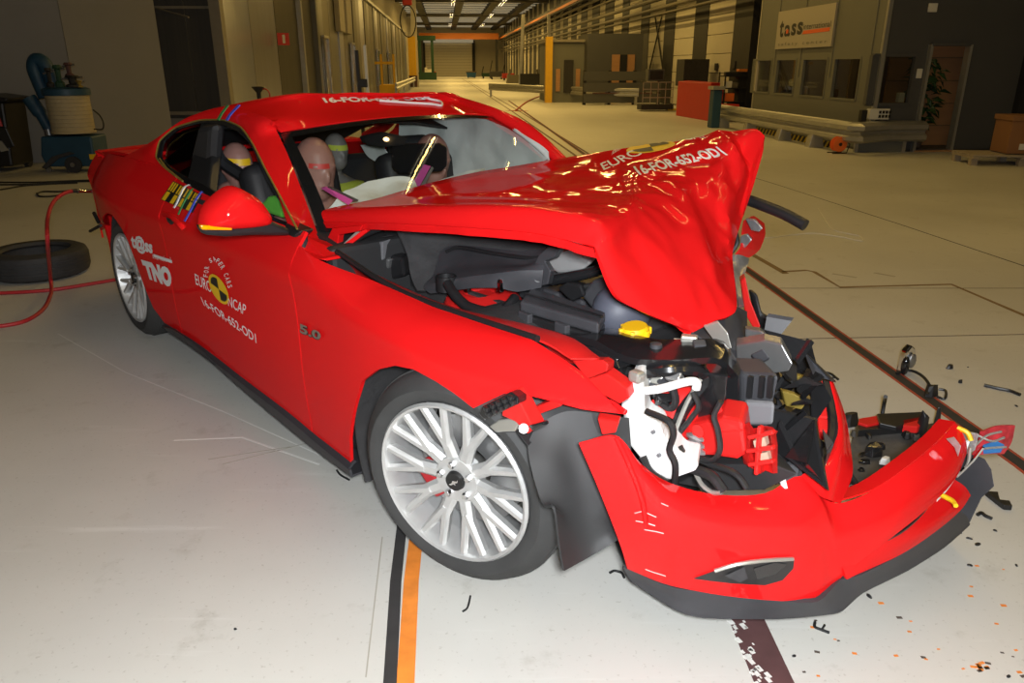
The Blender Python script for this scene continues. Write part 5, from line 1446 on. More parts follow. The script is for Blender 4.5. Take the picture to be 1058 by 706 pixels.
# inner fender apron and strut tower
MB().grid(pxgrid([[Y_(352, 262, -.77), Y_(356, 275, -.72), Y_(372, 300, -.68)], [Y_(395, 290, -.77), Y_(410, 298, -.70), Y_(420, 330, -.66)], [Y_(450, 315, -.77), Y_(470, 322, -.68), Y_(480, 350, -.64)], [Y_(552, 351, -.77), Y_(575, 345, -.66), Y_(580, 372, -.64)], [Y_(590, 372, -.76), Y_(622, 374, -.70), Y_(620, 390, -.68)]], 4, 3)).build('inner_fender', 'red_raw', car, smooth=True, solid=.006)
MB().lathe([(.15, -.12), (.145, -.03), (.12, .01), (.06, .025), (.05, .01), (0, .01)], Matrix.Translation(P(497, 308, y=-.46)) @ Matrix.Rotation(.12, 4, 'X'), 32).build('strut_tower', 'red_raw', car, smooth=True)
for du in (-17, 17):
    MB().lathe([(.012, 0), (.012, .03), (.008, .04), (0, .04)], Matrix.Translation(P(500 + du, 301, y=-.54)), 8).build('tower_nut', 'chrome', car)
# cowl: grey box, insulation, black duct
slab([(361, 250), (395, 250), (395, 269), (362, 272)], (-.05, .12, 0), 'cowl_box', 'panel_grey', car, y=-.60)
slab([(345, 262), (352, 240), (420, 238), (422, 268), (440, 300), (395, 290)], (-.02, .05, 0), 'cowl_backing', 'interior_black', car, y=-.48)
ins_g = [[Y_(413, 238, -.55), Y_(418, 262, -.56), Y_(424, 285, -.57), Y_(432, 300, -.57)], [Y_(430, 238, -.48), Y_(436, 262, -.50), Y_(442, 280, -.51), Y_(448, 300, -.52)], [Y_(470, 238, -.38), Y_(472, 255, -.40), Y_(476, 270, -.42), Y_(478, 295, -.44)], [Y_(520, 240, -.3), Y_(522, 250, -.31), Y_(525, 262, -.33), Y_(525, 280, -.36)], [Y_(600, 246, -.15), Y_(600, 260, -.17), Y_(600, 275, -.2), Y_(600, 290, -.22)]]
gi = pxgrid(ins_g, 5, 5)
for r in gi:
    for p in r: p += Vector((0, noise.noise(p * 14) * .014, noise.noise(p * 11 + Vector((3, 3, 3))) * .008))
MB().grid(gi).build('firewall_insulation', 'insulation', car, smooth=True, solid=.01)
du_ = [[Y_(456, 262, -.46), Y_(462, 258, -.44), Y_(472, 256, -.42), Y_(500, 258, -.40), Y_(540, 262, -.40), Y_(565, 258, -.38)],
       [Y_(450, 285, -.53), Y_(470, 278, -.50), Y_(490, 275, -.49), Y_(515, 275, -.47), Y_(545, 276, -.45), Y_(567, 265, -.42)],
       [Y_(440, 297, -.58), Y_(460, 292, -.57), Y_(485, 288, -.56), Y_(510, 285, -.54), Y_(540, 281, -.50), Y_(562, 280, -.46)],
       [Y_(447, 303, -.58), Y_(468, 300, -.57), Y_(490, 297, -.56), Y_(515, 297, -.54), Y_(535, 300, -.50), Y_(560, 296, -.46)]]
MB().grid(pxgrid(du_, 4, 4, .3)).build('air_duct', 'plastic_grey', car, smooth=True, solid=.01, angle=30)
MB().tube(spline([P(461, 260, y=-.47), P(475, 256, y=-.45), P(510, 262, y=-.44), P(550, 267, y=-.43), P(570, 260, y=-.41)], 4), .007, 6).build('duct_rib', 'plastic_black', car, smooth=True)
slab([(548, 283), (556, 264), (566, 255), (578, 257), (573, 266), (563, 270), (569, 280), (566, 294), (552, 297), (538, 300), (532, 292)], (-.02, .04, -.01), 'duct_bracket', 'plastic_grey', car, y=-.46)
MB().tube([P(556, 288, y=-.475), P(556, 288, y=-.44)], .012, 10).build('bracket_hole', 'black_print', car)
MB().lathe([(.035, -.02), (.035, .03), (.028, .03), (.028, .0), (0, 0)], Matrix.Translation(P(461, 294, y=-.585)), 16).build('hose_boot', 'plastic_black', car, smooth=True)
MB().tube(spline([P(462, 293, y=-.60), P(470, 305, y=-.61), P(482, 316, y=-.61), P(500, 322, y=-.60), P(516, 323, y=-.58), P(524, 318, y=-.55), P(532, 308, y=-.5)], 6), .017, 10).build('ribbed_hose', 'plastic_black', car, smooth=True)
MB().tube(spline([P(393, 235, y=-.62), P(372, 245, y=-.66), P(357, 256, y=-.70), P(352, 270, y=-.74)], 6), .012, 8).build('cowl_seal', 'plastic_black', car, smooth=True)
MB().tube(spline([P(395, 233, y=-.60), P(430, 238, y=-.55), P(455, 236, y=-.52), P(520, 237, y=-.45)], 5), .010, 8).build('cowl_seal', 'plastic_black', car, smooth=True)
MB().beam(P(350, 260, y=-.72), P(380, 237, y=-.66), .02, .015).build('hinge_arm', 'paint_red', car)
MB().beam(P(354, 257, y=-.70), P(372, 240, y=-.66), .012, .02).build('hinge_bar', 'galvanised', car)
slab([(343, 236), (374, 233), (372, 239), (350, 243), (348, 256), (342, 262), (335, 252)], (-.01, .03, 0), 'hinge_plate', 'paint_red', car, y=-.70)
slab([(385, 275), (395, 266), (401, 268), (400, 278), (390, 284)], (-.01, .05, 0), 'wiper_motor', 'alloy_dark', car, y=-.58, bevel=.008)
slab([(399, 263), (415, 266), (418, 286), (404, 290), (400, 282)], (-.03, .06, 0), 'cowl_hose_block', 'plastic_black', car, y=-.56, bevel=.012)
# silver plenum seen under the bonnet
slab([(568, 262), (590, 258), (612, 272), (600, 281), (576, 283), (565, 275)], (-.05, .10, .01), 'silver_plenum', 'alloy', car, y=-.36, bevel=.01)
MB().tube(spline([P(570, 290, y=-.40), P(590, 286, y=-.38), P(605, 283, y=-.36), P(622, 278, y=-.34)], 4), .018, 10).build('pipe', 'plastic_gloss', car, smooth=True)
MB().tube(spline([P(597, 302, y=-.4), P(606, 296, y=-.39), P(618, 296, y=-.38), P(624, 290, y=-.36)], 4), .008, 8).build('cable', 'cable_black', car, smooth=True)
slab([(575, 298), (585, 292), (600, 294), (604, 306), (590, 312)], (-.03, .06, -.01), 'connector_block', 'plastic_black', car, y=-.42, bevel=.008)
slab([(600, 305), (612, 290), (625, 285), (632, 300), (628, 320), (616, 325)], (-.03, .08, -.01), 'coil_cover', 'plastic_grey', car, y=-.40, bevel=.01)
# fuse box
A_, B_, C2, D_ = [P(u, v, z=zz) for u, v, zz in ((550, 296, .80), (626, 322, .80), (619, 334, .80), (537, 311, .80))]
fb = MB().prism([A_, B_, C2, D_], (0, 0, -.035)).build('fuse_box', 'plastic_grey', car, bevel=.008)
MB().prism([p + Vector((0, 0, -.035)) for p in (A_, B_, C2 + Vector((.005, -.01, 0)), D_ + Vector((0, -.01, 0)))], (0, 0, -.10)).build('fuse_box_body', 'plastic_black', fb, bevel=.006)
for t_ in (.12, .6):
    p = D_.lerp(C2, t_) + Vector((0, -.012, -.05)); MB().box(p, (.05, .02, .05), rz=-.1).build('latch', 'plastic_grey', fb, bevel=.004)
for t_ in (.3, .5, .7):
    a, b_ = A_.lerp(D_, .25).lerp(B_.lerp(C2, .25), t_), A_.lerp(D_, .8).lerp(B_.lerp(C2, .8), t_); 
MB().beam(A_.lerp(D_, .55) + Vector((0, 0, .002)), B_.lerp(C2, .55) + Vector((0, 0, .002)), .01, .006).build('lid_rib', 'plastic_black', fb)
# coolant tank, cap
MB().ellipsoid(P(643, 320, y=-.36), (.085, .10, .085), 20).build('coolant_tank', 'tank_grey', car, smooth=True)
cp = P(656, 344, y=-.47)
cap = MB().lathe([(0, .022), (.034, .022), (.04, .014), (.042, -.008), (.0, -.008)], Matrix.Translation(cp) @ Matrix.Rotation(.15, 4, 'X'), 20).build('filler_cap', 'yellow_cap', car, smooth=True, angle=30)
for i in range(6):
    MB().box(cp + Vector((.041 * math.cos(i * 1.05), .041 * math.sin(i * 1.05), .005)), (.012, .012, .02), rz=i * 1.05).build('cap_grip', 'yellow_cap', cap, bevel=.002)
MB().lathe([(.034, -.008), (.034, -.05), (.03, -.055)], Matrix.Translation(cp), 16).build('filler_neck', 'white_plastic', car, smooth=True)
# black radiator support: top beam, cross beams
sup = [[Y_(580, 352, -.62), Y_(596, 350, -.56), Y_(600, 349, -.52)], [Y_(612, 358, -.62), Y_(620, 350, -.56), Y_(628, 346, -.5)], [Y_(636, 371, -.62), Y_(644, 360, -.56), Y_(652, 352, -.5)], [Y_(660, 378, -.60), Y_(672, 366, -.54), Y_(680, 358, -.48)], [Y_(700, 379, -.55), Y_(710, 366, -.48), Y_(716, 357, -.44)], [Y_(740, 376, -.46), Y_(744, 366, -.42), Y_(742, 358, -.38)], [Y_(756, 392, -.40), Y_(758, 385, -.36), Y_(757, 380, -.32)]]
MB().grid(pxgrid(sup, 4, 3, .3)).build('radiator_support', 'plastic_gloss', car, smooth=True, solid=.02, angle=30)
slab([(580, 352), (612, 359), (636, 372), (640, 382), (610, 368), (580, 363)], (.0, .05, 0), 'support_face', 'plastic_gloss', car, y=-.625)
MB().tube(spline([P(660, 386, y=-.60), P(690, 383, y=-.57), P(715, 382, y=-.52), P(728, 388, y=-.48), P(726, 400, y=-.49), P(712, 415, y=-.52), P(702, 432, y=-.55), P(697, 455, y=-.57), P(700, 462, y=-.57)], 6), .017, 8).build('support_frame', 'plastic_gloss', car, smooth=True)
MB().tube(spline([P(724, 392, y=-.50), P(710, 416, y=-.54), P(698, 445, y=-.58)], 5), .006, 6).build('frame_edge', 'galvanised', car, smooth=True)
slab([(728, 385), (752, 388), (750, 410), (742, 436), (712, 442), (706, 432), (716, 412)], (-.04, .06, 0), 'shroud_panel', 'plastic_gloss', car, y=-.48)
MB().lathe([(.018, 0), (.016, .04), (0, .045)], Matrix.Translation(P(677, 370, y=-.53)), 12).build('rubber_stud', 'plastic_grey', car, smooth=True)
# white washer tank
wt = [(651, 388), (664, 388), (666, 432), (683, 443), (686, 456), (696, 461), (704, 475), (722, 479), (720, 488), (692, 498), (678, 492), (664, 478), (650, 461), (638, 446), (645, 432), (640, 419), (650, 412)]
wt_o = slab(wt, (-.06, .10, .0), 'washer_tank', 'white_plastic', car, y=-.66, bevel=.016, smooth=False)
MB().box(P(658, 389, y=-.665), (.036, .03, .03)).build('tank_neck', 'galvanised', wt_o, bevel=.008)
for q in ((676, 446), (682, 470), (700, 480)): MB().lathe([(.005, 0), (.005, .008), (0, .008)], Matrix.Translation(P(*q, y=-.664)) @ Matrix.Rotation(math.pi / 2, 4, 'X'), 8).build('tank_clip', 'panel_grey', wt_o)
# white bent pipe
MB().tube(spline([P(666, 404, y=-.64), P(682, 402, y=-.61), P(700, 397, y=-.58), P(714, 394, y=-.55), P(720, 396, y=-.54), P(719, 402, y=-.54)], 5), .011, 10).build('white_pipe', 'white_plastic', car, smooth=True)
random.seed(8)
for q in ((672, 396), (680, 393), (688, 397), (697, 390), (676, 401), (685, 413), (660, 396), (668, 391), (703, 356), (712, 352), (722, 358), (694, 358), (686, 362), (600, 345), (624, 344), (629, 347)):
    MB().box(P(*q, y=-.56 if q[1] > 380 else -.45), (.03 + random.random() * .02, .025, .03), rz=random.random(), rx=random.random()).build('connector', random.choice(['steel_raw', 'galvanised', 'plastic_gloss', 'plastic_grey']), car, bevel=.004)
for px, r, y in [([(700, 450), (716, 430), (722, 420), (716, 405)], .007, -.57), ([(690, 388), (698, 412), (693, 422), (682, 415), (675, 405)], .010, -.56), ([(668, 425), (690, 435), (696, 448), (692, 465), (698, 480), (697, 500)], .008, -.69), ([(698, 460), (715, 470), (735, 476), (744, 465), (742, 445), (738, 430), (745, 415)], .007, -.60), ([(700, 462), (712, 482), (735, 492), (748, 508)], .013, -.63), ([(715, 472), (735, 480), (760, 490), (772, 505)], .008, -.58), ([(664, 472), (672, 488), (690, 500)], .010, -.70), ([(720, 492), (728, 505), (745, 509)], .008, -.62)]:
    MB().tube(spline([P(u, v, y=y) for u, v in px], 6), r, 8).build('wiring_loom' if r < .011 else 'hose', 'plastic_black', car, smooth=True)
MB().tube(spline([P(719, 490, y=-.63), P(726, 502, y=-.64), P(736, 509, y=-.64), P(745, 509, y=-.64)], 4), .006, 6).build('white_pipe', 'galvanised', car, smooth=True)
# red crash can with its crumpled end
cc_ = slab([(708, 441), (730, 436), (768, 440), (772, 470), (762, 476), (736, 472), (712, 472)], (-.06, .12, 0), 'crash_can', 'red_raw', car, y=-.52, bevel=.012)
slab([(735, 438), (746, 432), (768, 436), (770, 448), (738, 450)], (-.05, .10, .01), 'can_upper', 'red_raw', cc_, y=-.535, bevel=.012)
for i in range(3):
    c_ = P(718 + i * .8, 452 + i * 6.8, y=-.545)
    MB().ellipsoid(c_, (.028, .012, .010), 10).build('weld_slot', 'steel_raw', cc_, smooth=True)
MB().lathe([(.018, 0), (.018, .006), (0, .006)], Matrix.Translation(P(722, 445, y=-.545)) @ Matrix.Rotation(math.pi / 2, 4, 'X'), 14).build('can_disc', 'red_raw', cc_)
random.seed(21)
rows = []
for i, u in enumerate((768, 774, 780, 786, 792, 797, 802)):
    dy = -.545 if i % 2 else -.50
    rows.append([P(u + random.uniform(-2, 2), v + random.uniform(-3, 3), y=dy + random.uniform(-.012, .012)) for v in (438 + i * 1.2, 450, 462, 474, 482 + i * 1.6)])
MB().grid(rows).build('crumpled_fold', 'red_raw', cc_, solid=.006)
for a, b_ in (((774, 452), (800, 446)), ((772, 466), (800, 462)), ((774, 480), (800, 476)), ((786, 440), (782, 490))):
    MB().beam(P(*a, y=-.55), P(*b_, y=-.55), .016, .010).build('can_rib', 'red_raw', cc_, bevel=.003)
slab([(778, 456), (790, 452), (792, 461), (780, 464)], (-.004, .02, 0), 'can_cavity', 'tan_cavity', cc_, y=-.548, bevel=0)
slab([(782, 470), (793, 467), (795, 476), (784, 480)], (-.004, .02, 0), 'can_cavity', 'tan_cavity', cc_, y=-.548, bevel=0)
slab([(738, 425), (745, 416), (748, 440), (740, 444)], (-.02, .04, 0), 'red_flange', 'red_raw', cc_, y=-.50)
# inner red apron seen between tank and support
MB().grid(pxgrid([[Y_(665, 423, -.58), Y_(700, 436, -.56), Y_(706, 470, -.56)], [Y_(690, 400, -.52), Y_(716, 405, -.50), Y_(716, 440, -.5)], [Y_(722, 398, -.46), Y_(726, 410, -.46), Y_(726, 440, -.46)]], 3, 3)).build('apron', 'red_raw', car, smooth=True, solid=.006)
slab([(590, 372), (622, 372), (628, 376), (627, 384), (606, 392), (600, 384)], (-.02, .05, -.01), 'fender_stay', 'red_raw', car, y=-.72)
slab([(606, 392), (626, 386), (648, 402), (650, 412), (640, 418), (622, 408)], (-.02, .05, 0), 'fender_stay', 'red_raw', car, y=-.70)
slab([(617, 432), (640, 436), (636, 448), (622, 450)], (-.02, .03, 0), 'fender_stay', 'red_raw', car, y=-.80)
# black ducts in the middle
dk_ = slab([(765, 386), (806, 388), (800, 415), (798, 430), (793, 444), (768, 440), (766, 418)], (-.10, .08, 0), 'intake_duct', 'plastic_grey', car, y=-.36, bevel=.01)
for q in (776, 788, 797): MB().beam(P(q, 389, y=-.365), P(q - 2, 411, y=-.365), .012, .012).build('duct_rib', 'plastic_black', dk_)
slab([(768, 411), (800, 413), (798, 436), (770, 436)], (.015, -.02, 0), 'duct_mouth', 'panel_grey', dk_, y=-.37, bevel=.01)
slab([(745, 390), (764, 390), (764, 436), (748, 436)], (-.04, .06, 0), 'radiator_edge', 'plastic_gloss', car, y=-.40)
# crumpled grey sheets over the far half
gs = [[Y_(712, 341, -.34), Y_(728, 352, -.33), Y_(737, 370, -.33), Y_(752, 383, -.32)], [Y_(735, 329, -.2), Y_(745, 342, -.22), Y_(755, 360, -.24), Y_(762, 372, -.25)], [Y_(756, 316, -.06), Y_(763, 332, -.1), Y_(768, 350, -.14), Y_(770, 362, -.16)], [Y_(772, 322, .02), Y_(772, 336, -.03), Y_(771, 350, -.08), Y_(771, 358, -.1)]]
MB().grid(pxgrid(gs, 4, 4, .4)).build('crumpled_shroud', 'plastic_grey', car, smooth=True, solid=.006)
slab([(727, 338), (742, 333), (752, 345), (756, 360), (742, 362), (736, 350)], (-.004, .004, .004), 'shroud_flap', 'galvanised', car, y=-.35, bevel=.002)
sheet = slab([(760, 357), (790, 352), (808, 356), (819, 376), (815, 384), (790, 388), (763, 386)], (-.02, .03, .01), 'slam_panel', 'alloy_dark', car, y=-.25)
slab([(775, 368), (787, 362), (795, 372), (783, 378)], (.01, -.015, .012), 'panel_step', 'plastic_grey', sheet, y=-.26)
slab([(770, 340), (786, 342), (800, 352), (790, 356), (770, 356)], (-.02, .03, 0), 'steel_shelf', 'alloy_dark', car, y=-.15)
random.seed(17)
for i in range(44):
    u = random.uniform(797, 850); v = random.uniform(352, 500)
    lim = 800 + (v - 350) * .42
    if u > lim + 28: u = lim + random.random() * 20
    y = random.uniform(-.25, .15) if v < 440 else random.uniform(-.42, -.2)
    c_ = P(u, v, y=y)
    w = random.uniform(.04, .11)
    pts = [c_ + Vector((random.uniform(-1, 1), random.uniform(-1, 1), random.uniform(-1, 1))) * w for _ in range(4)]
    MB().prism(pts[:3] if i % 2 else [pts[0], pts[1], pts[2], pts[3]], Vector((random.uniform(-1, 1), random.uniform(-1, 1), random.uniform(-1, 1))).normalized() * .012).build('broken_plastic', random.choice(['plastic_black', 'plastic_black', 'plastic_gloss', 'plastic_grey']), car)
slab([(808, 404), (822, 408), (835, 415), (828, 424), (812, 420)], (-.02, .02, 0), 'olive_plate', 'olive_metal', car, y=-.16)
slab([(815, 386), (835, 391), (832, 396), (818, 392)], (-.02, .02, 0), 'olive_plate', 'olive_metal', car, y=-.05)
slab([(805, 492), (810, 488), (814, 505), (808, 506)], (-.01, .01, 0), 'white_tab', 'white_plastic', car, y=-.48, bevel=.001)
MB().box((3.12, -.05, .40), (.4, .5, .35), rz=.2).build('crushed_radiator', 'interior_black', car, bevel=.03)
MB().grid(pxgrid([[Y_(800, 500, -.40), Y_(822, 480, -.34), Y_(842, 470, -.30)], [Y_(795, 480, -.30), Y_(820, 450, -.22), Y_(846, 440, -.18)], [Y_(790, 470, -.2), Y_(818, 425, -.1), Y_(846, 410, -.05)]], 3, 3)).build('air_guide', 'plastic_black', car, smooth=True, solid=.006)
slab([(700, 500), (740, 508), (790, 507), (825, 490), (800, 480), (740, 480)], (-.2, .2, -.05), 'lower_tray', 'interior_black', car, y=-.50)
# torn far wing: red and bare steel sheets, hose stub
fw_ = [[Y_(768, 228, .45), Y_(777, 224, .55), Y_(788, 232, .65)], [Y_(766, 240, .40), Y_(776, 243, .46), Y_(789, 243, .58)], [Y_(765, 255, .36), Y_(774, 258, .42), Y_(783, 258, .5)], [Y_(757, 266, .32), Y_(766, 264, .38), Y_(772, 266, .42)]]
MB().grid(pxgrid(fw_, 3, 3, .2)).build('torn_wing', 'red_raw', car, solid=.008)
slab([(770, 226), (780, 227), (788, 236), (784, 240), (776, 238)], (-.01, .02, 0), 'torn_wing_edge', 'steel_raw', car, y=.40)
slab([(765, 244), (772, 242), (777, 248), (770, 256), (764, 258)], (-.01, .02, 0), 'torn_wing_edge', 'steel_raw', car, y=.37)
st = [[Y_(754, 266, .28), Y_(762, 264, .3), Y_(772, 268, .36)], [Y_(756, 278, .24), Y_(763, 280, .27), Y_(771, 276, .32)], [Y_(759, 295, .18), Y_(765, 296, .2), Y_(769, 290, .24)], [Y_(762, 318, .08), Y_(767, 318, .1), Y_(771, 314, .12)]]
MB().grid(pxgrid(st, 3, 3)).build('bent_rail', 'steel_raw', car, smooth=True, solid=.008)
slab([(765, 290), (770, 286), (775, 310), (786, 338), (780, 342), (770, 325)], (-.03, .04, 0), 'far_apron', 'red_raw', car, y=.10)
slab([(775, 300), (783, 304), (788, 325), (798, 330), (800, 345), (793, 352), (784, 340)], (-.03, .03, 0), 'far_black_piece', 'plastic_black', car, y=.18, bevel=.02)
MB().tube(spline([P(768, 205, y=.5), P(790, 213, y=.5), P(812, 222, y=.5), P(832, 233, y=.5)], 4), .021, 12).build('hose_stub', 'plastic_black', car, smooth=True)
MB().tube(spline([P(754, 226, y=.3), P(758, 235, y=.3), P(762, 250, y=.32), P(755, 262, y=.3)], 4), .008, 6).build('cable', 'cable_black', car, smooth=True)
slab([(753, 230), (758, 228), (763, 236), (758, 240)], (-.01, .01, 0), 'blue_scrape', 'hall_blue', car, y=.33, bevel=.001)
# ------------------------------------------------------------------ lettering and test marks on the paint
def bvh_of(o):
    return BVHTree.FromPolygons([v.co for v in o.data.vertices], [tuple(p.vertices) for p in o.data.polygons])
BV = {'door': bvh_of(door_o), 'quarter': bvh_of(quarter_o), 'hood': bvh_of(hood_o), 'roof': bvh_of(roof_o), 'fender': bvh_of(fender_o)}
def side_hit(u, v, lift):
    return S(u, v, lift)
def bil(q, a, b):
    """q: bottom-left, bottom-right, top-right, top-left pixels"""
    return (q[0][0] * (1 - a) * (1 - b) + q[1][0] * a * (1 - b) + q[2][0] * a * b + q[3][0] * (1 - a) * b,
            q[0][1] * (1 - a) * (1 - b) + q[1][1] * a * (1 - b) + q[2][1] * a * b + q[3][1] * (1 - a) * b)
def decal(name, pts, fs, q, where, m, parent, lift=.004, cut=1):
    pts, fs = subdivide2d(pts, fs, cut)
    vs = []; ok = []
    for a, b in pts:
        u, v = bil(q, a, b)
        if where == 'side': p = side_hit(u, v, lift)
        else: p = on(BV[where], u, v, lift)
        ok.append(p is not None); vs.append(p or Vector((0, 0, 0)))
    fs = [f for f in fs if all(ok[i] for i in f)]
    used = sorted(set(i for f in fs for i in f)); ix = {i: k for k, i in enumerate(used)}
    return MB().add([vs[i] for i in used], [tuple(ix[i] for i in f) for f in fs]).build(name, m, parent)
def tdecal(body, q, where, m='white_print', parent=None, bold=0.0, lift=.004, name='lettering', sp=1.0, cut=1):
    pts, fs = text_mesh(body, bold, sp)
    return decal(name, pts, fs, q, where, m, parent or car, lift, cut)
def poly(pts): return pts, [tuple(range(len(pts)))]
def disc(n=28, a0=0, a1=2 * math.pi, r=.5):
    return [(.5 + r * math.cos(a0 + (a1 - a0) * i / n), .5 + r * math.sin(a0 + (a1 - a0) * i / n)) for i in range(n if abs(a1 - a0 - 2 * math.pi) < 1e-6 else n + 1)]
def sector(a0, a1, r=.5, n=8): return [(.5, .5)] + [(.5 + r * math.cos(a0 + (a1 - a0) * i / n), .5 + r * math.sin(a0 + (a1 - a0) * i / n)) for i in range(n + 1)]
# door: tass / TNO
tdecal('t@ss', [(137, 259.5), (158, 266), (157, 248), (134, 241)], 'side', bold=.045, name='company_lettering')
tdecal('international', [(158, 267), (177, 272), (176, 266), (157, 261)], 'side', bold=.0, name='company_lettering')
decal('company_bar', *poly([(0, 0), (1, 0), (1, 1), (0, 1)]), [(159, 265.5), (178, 272), (177.5, 269), (158.5, 262.5)], 'side', 'white_print', car)
tdecal('TNO', [(152, 288), (178, 298), (176, 277), (145.5, 268)], 'side', bold=.08, name='institute_lettering')
# door: euro ncap
tdecal('EURO', [(202.5, 294), (219, 303), (217.5, 291.5), (201, 282.5)], 'side', name='programme_lettering', bold=.005)
tdecal('NCAP', [(236, 316), (253, 326), (254.5, 315.5), (234.5, 305)], 'side', name='programme_lettering', bold=.005)
tdecal('16-FOR-652-OD1', [(211, 316), (265, 355), (264, 345), (207, 306.5)], 'side', bold=.01, name='test_number')
eq = [(220.3, 296.5), (235.2, 318), (233, 302), (217, 279)]
decal('target_disc', *poly(disc()), [(215.5, 301), (236.5, 321), (236.5, 297), (215.5, 277)], 'side', 'yellow_print', car)
for a in (0, math.pi): decal('target_quarter', *poly(sector(a + .25 + math.pi / 2, a + .25 + math.pi)), [(217.5, 299), (234.5, 317), (234.5, 299), (217.5, 281)], 'side', 'black_print', car, .0055)
txt = 'FOR SAFER CARS'
for i, ch in enumerate(txt):
    if ch == ' ': continue
    t_ = i / (len(txt) - 1)
    path = [(212.5, 285), (213.8, 276), (217, 269.5), (221.5, 267.5), (226, 270), (230.5, 277), (234.5, 286), (237.5, 296)]
    seg = [math.dist(path[q], path[q + 1]) for q in range(len(path) - 1)]; f = t_ * sum(seg); k = 0
    while k < len(seg) - 1 and f > seg[k]: f -= seg[k]; k += 1
    w = f / seg[k]
    c = (path[k][0] * (1 - w) + path[k + 1][0] * w, path[k][1] * (1 - w) + path[k + 1][1] * w)
    d = Vector((path[k + 1][0] - path[k][0], path[k + 1][1] - path[k][1])).normalized(); n = Vector((d.y, -d.x)) * 2.4; d = d * 1.3
    tdecal(ch, [(c[0] - d.x - n.x, c[1] - d.y - n.y), (c[0] + d.x - n.x, c[1] + d.y - n.y), (c[0] + d.x + n.x, c[1] + d.y + n.y), (c[0] - d.x + n.x, c[1] - d.y + n.y)], 'side', name='arc_lettering', bold=.01, cut=0)
# fender badge
tdecal('5.0', [(310, 344.5), (331, 353), (331.5, 344), (309, 334)], 'side', 'black_print', bold=.07, lift=.005, name='badge_shadow')
tdecal('5.0', [(310, 344), (331, 352), (331.5, 343.5), (309, 334)], 'side', 'chrome', bold=.03, lift=.009, name='engine_badge')
# yellow-black ruler tape under the side window with coloured tapes
rq = [(166, 206), (199, 220), (209, 202), (179, 187)]
decal('ruler_tape', *poly([(0, .0), (1, 0), (1, 1), (0, 1)]), rq, 'side', 'black_print', car, .004)
for i in range(4):
    a = i / 4 + .0
    decal('ruler_block', *poly([(a + .02, .02), (a + .13, .02), (a + .13, .46), (a + .02, .46)]), rq, 'side', 'yellow_print', car, .006)
    for j in range(3): decal('ruler_line', *poly([(a + .015 + j * .07, .52), (a + .06 + j * .07, .52), (a + .06 + j * .07, .97), (a + .015 + j * .07, .97)]), rq, 'side', 'yellow_print', car, .006, 0)
for px, m, r in [([(196, 191), (190, 195), (183, 210), (180, 215)], 'white_print', .007), ([(200, 195), (197, 198), (190, 210), (184.5, 222)], 'green_tape', .006), ([(209, 198), (203, 206), (197, 218), (191, 229)], 'blue_tape', .008)]:
    pts = spline([S(u, v, .006) for u, v in px], 4); MB().grid([[p + Vector((-r, 0, 0)), p + Vector((r, 0, 0))] for p in pts]).build('cord_tape', m, car, solid=.004)
for px, m in [([(226, 126), (230, 119), (236, 111)], 'green_tape'), ([(235, 126.5), (239, 120), (248, 110.5)], 'blue_tape')]:
    pts = [S(u, v, .022) + Vector((0, 0, .010)) for u, v in px]; MB().grid([[p + Vector((-.012, -.004, 0)), p + Vector((.012, -.004, 0))] for p in spline(pts, 4)]).build('roof_tape', m, car, solid=.004)
# bonnet lettering
tdecal('EURO', [(624, 177), (667, 159), (655, 155), (620, 170)], 'hood', bold=.01, name='programme_lettering')
tdecal('16-FOR-652-OD1', [(661, 182), (752, 161), (741, 152), (654, 173)], 'hood', bold=.03, name='test_number')
decal('target_disc', *poly(disc()), [(645, 162), (697, 155), (699, 144.5), (650, 150)], 'hood', 'yellow_print', car, cut=2)
for a in (0, math.pi): decal('target_quarter', *poly(sector(a + .2, a + .2 + math.pi / 2)), [(652, 160), (692, 155), (693, 146), (655, 151)], 'hood', 'black_print', car, .006, 2)
tdecal('NCAP', [(697, 147), (735, 143), (723, 138), (690, 143)], 'hood', bold=.01, name='programme_lettering')
tdecal('FOR SAFER', [(632, 161), (642, 155), (646, 151), (634, 156)], 'hood', bold=.02, name='arc_lettering')
tdecal('CARS', [(646, 151), (676, 147), (678, 144.5), (648, 148)], 'hood', bold=.0, name='arc_lettering')
# roof lettering
tdecal('16-FOR-652-OD1', [(336, 107), (447, 104), (443, 99), (332, 101.5)], 'roof', bold=.04, name='test_number')
rl_ = [on(BV['roof'], u, v, .005) for u, v in [(392, 105), (420, 107), (445, 108.5), (456, 110), (455, 106), (444, 101.5), (438, 99.5)]]
MB().tube(spline([p for p in rl_ if p], 5), .006, 6).build('white_outline', 'white_print', car)
mat('scratch_pale', (.8, .38, .36), .5)
# paint scratches on the bumper
for q in ([(656, 530), (664, 528), (678, 534)], [(657, 538), (668, 540), (677, 543)], [(666, 547), (678, 549), (686, 551)], [(683, 520), (690, 523)], [(667, 588), (675, 591), (688, 595)]):
    pts = [on(bv, u, v, .0015) for u, v in q]; pts = [p for p in pts if p]
    if len(pts) > 1: MB().tube(pts, .0013, 4).build('scratch', 'scratch_pale', bumper)
# ------------------------------------------------------------------ cabin of the car
def seat(x, y, name='seat'):
    s = MB(); s.box((x + .05, y, .38), (.52, .50, .16)); o = s.build(name, 'seat_black', car, bevel=.05, seg=3, smooth=True)
    MB().box((x - .28, y, .72), (.16, .48, .62), ry=-.28).build('backrest', 'seat_black', o, bevel=.06, seg=3, smooth=True)
    MB().box((x - .39, y, 1.02), (.1, .25, .16), ry=-.28).build('headrest', 'seat_black', o, bevel=.04, seg=3, smooth=True)
    return o
seat(1.34, -.37); seat(1.34, .37); 
MB().box((.28, 0, .70), (.14, 1.25, .50), ry=-.35).build('rear_backrest', 'seat_black', car, bevel=.05); MB().box((.52, 0, .40), (.5, 1.25, .18)).build('rear_bench', 'seat_black', car, bevel=.05)
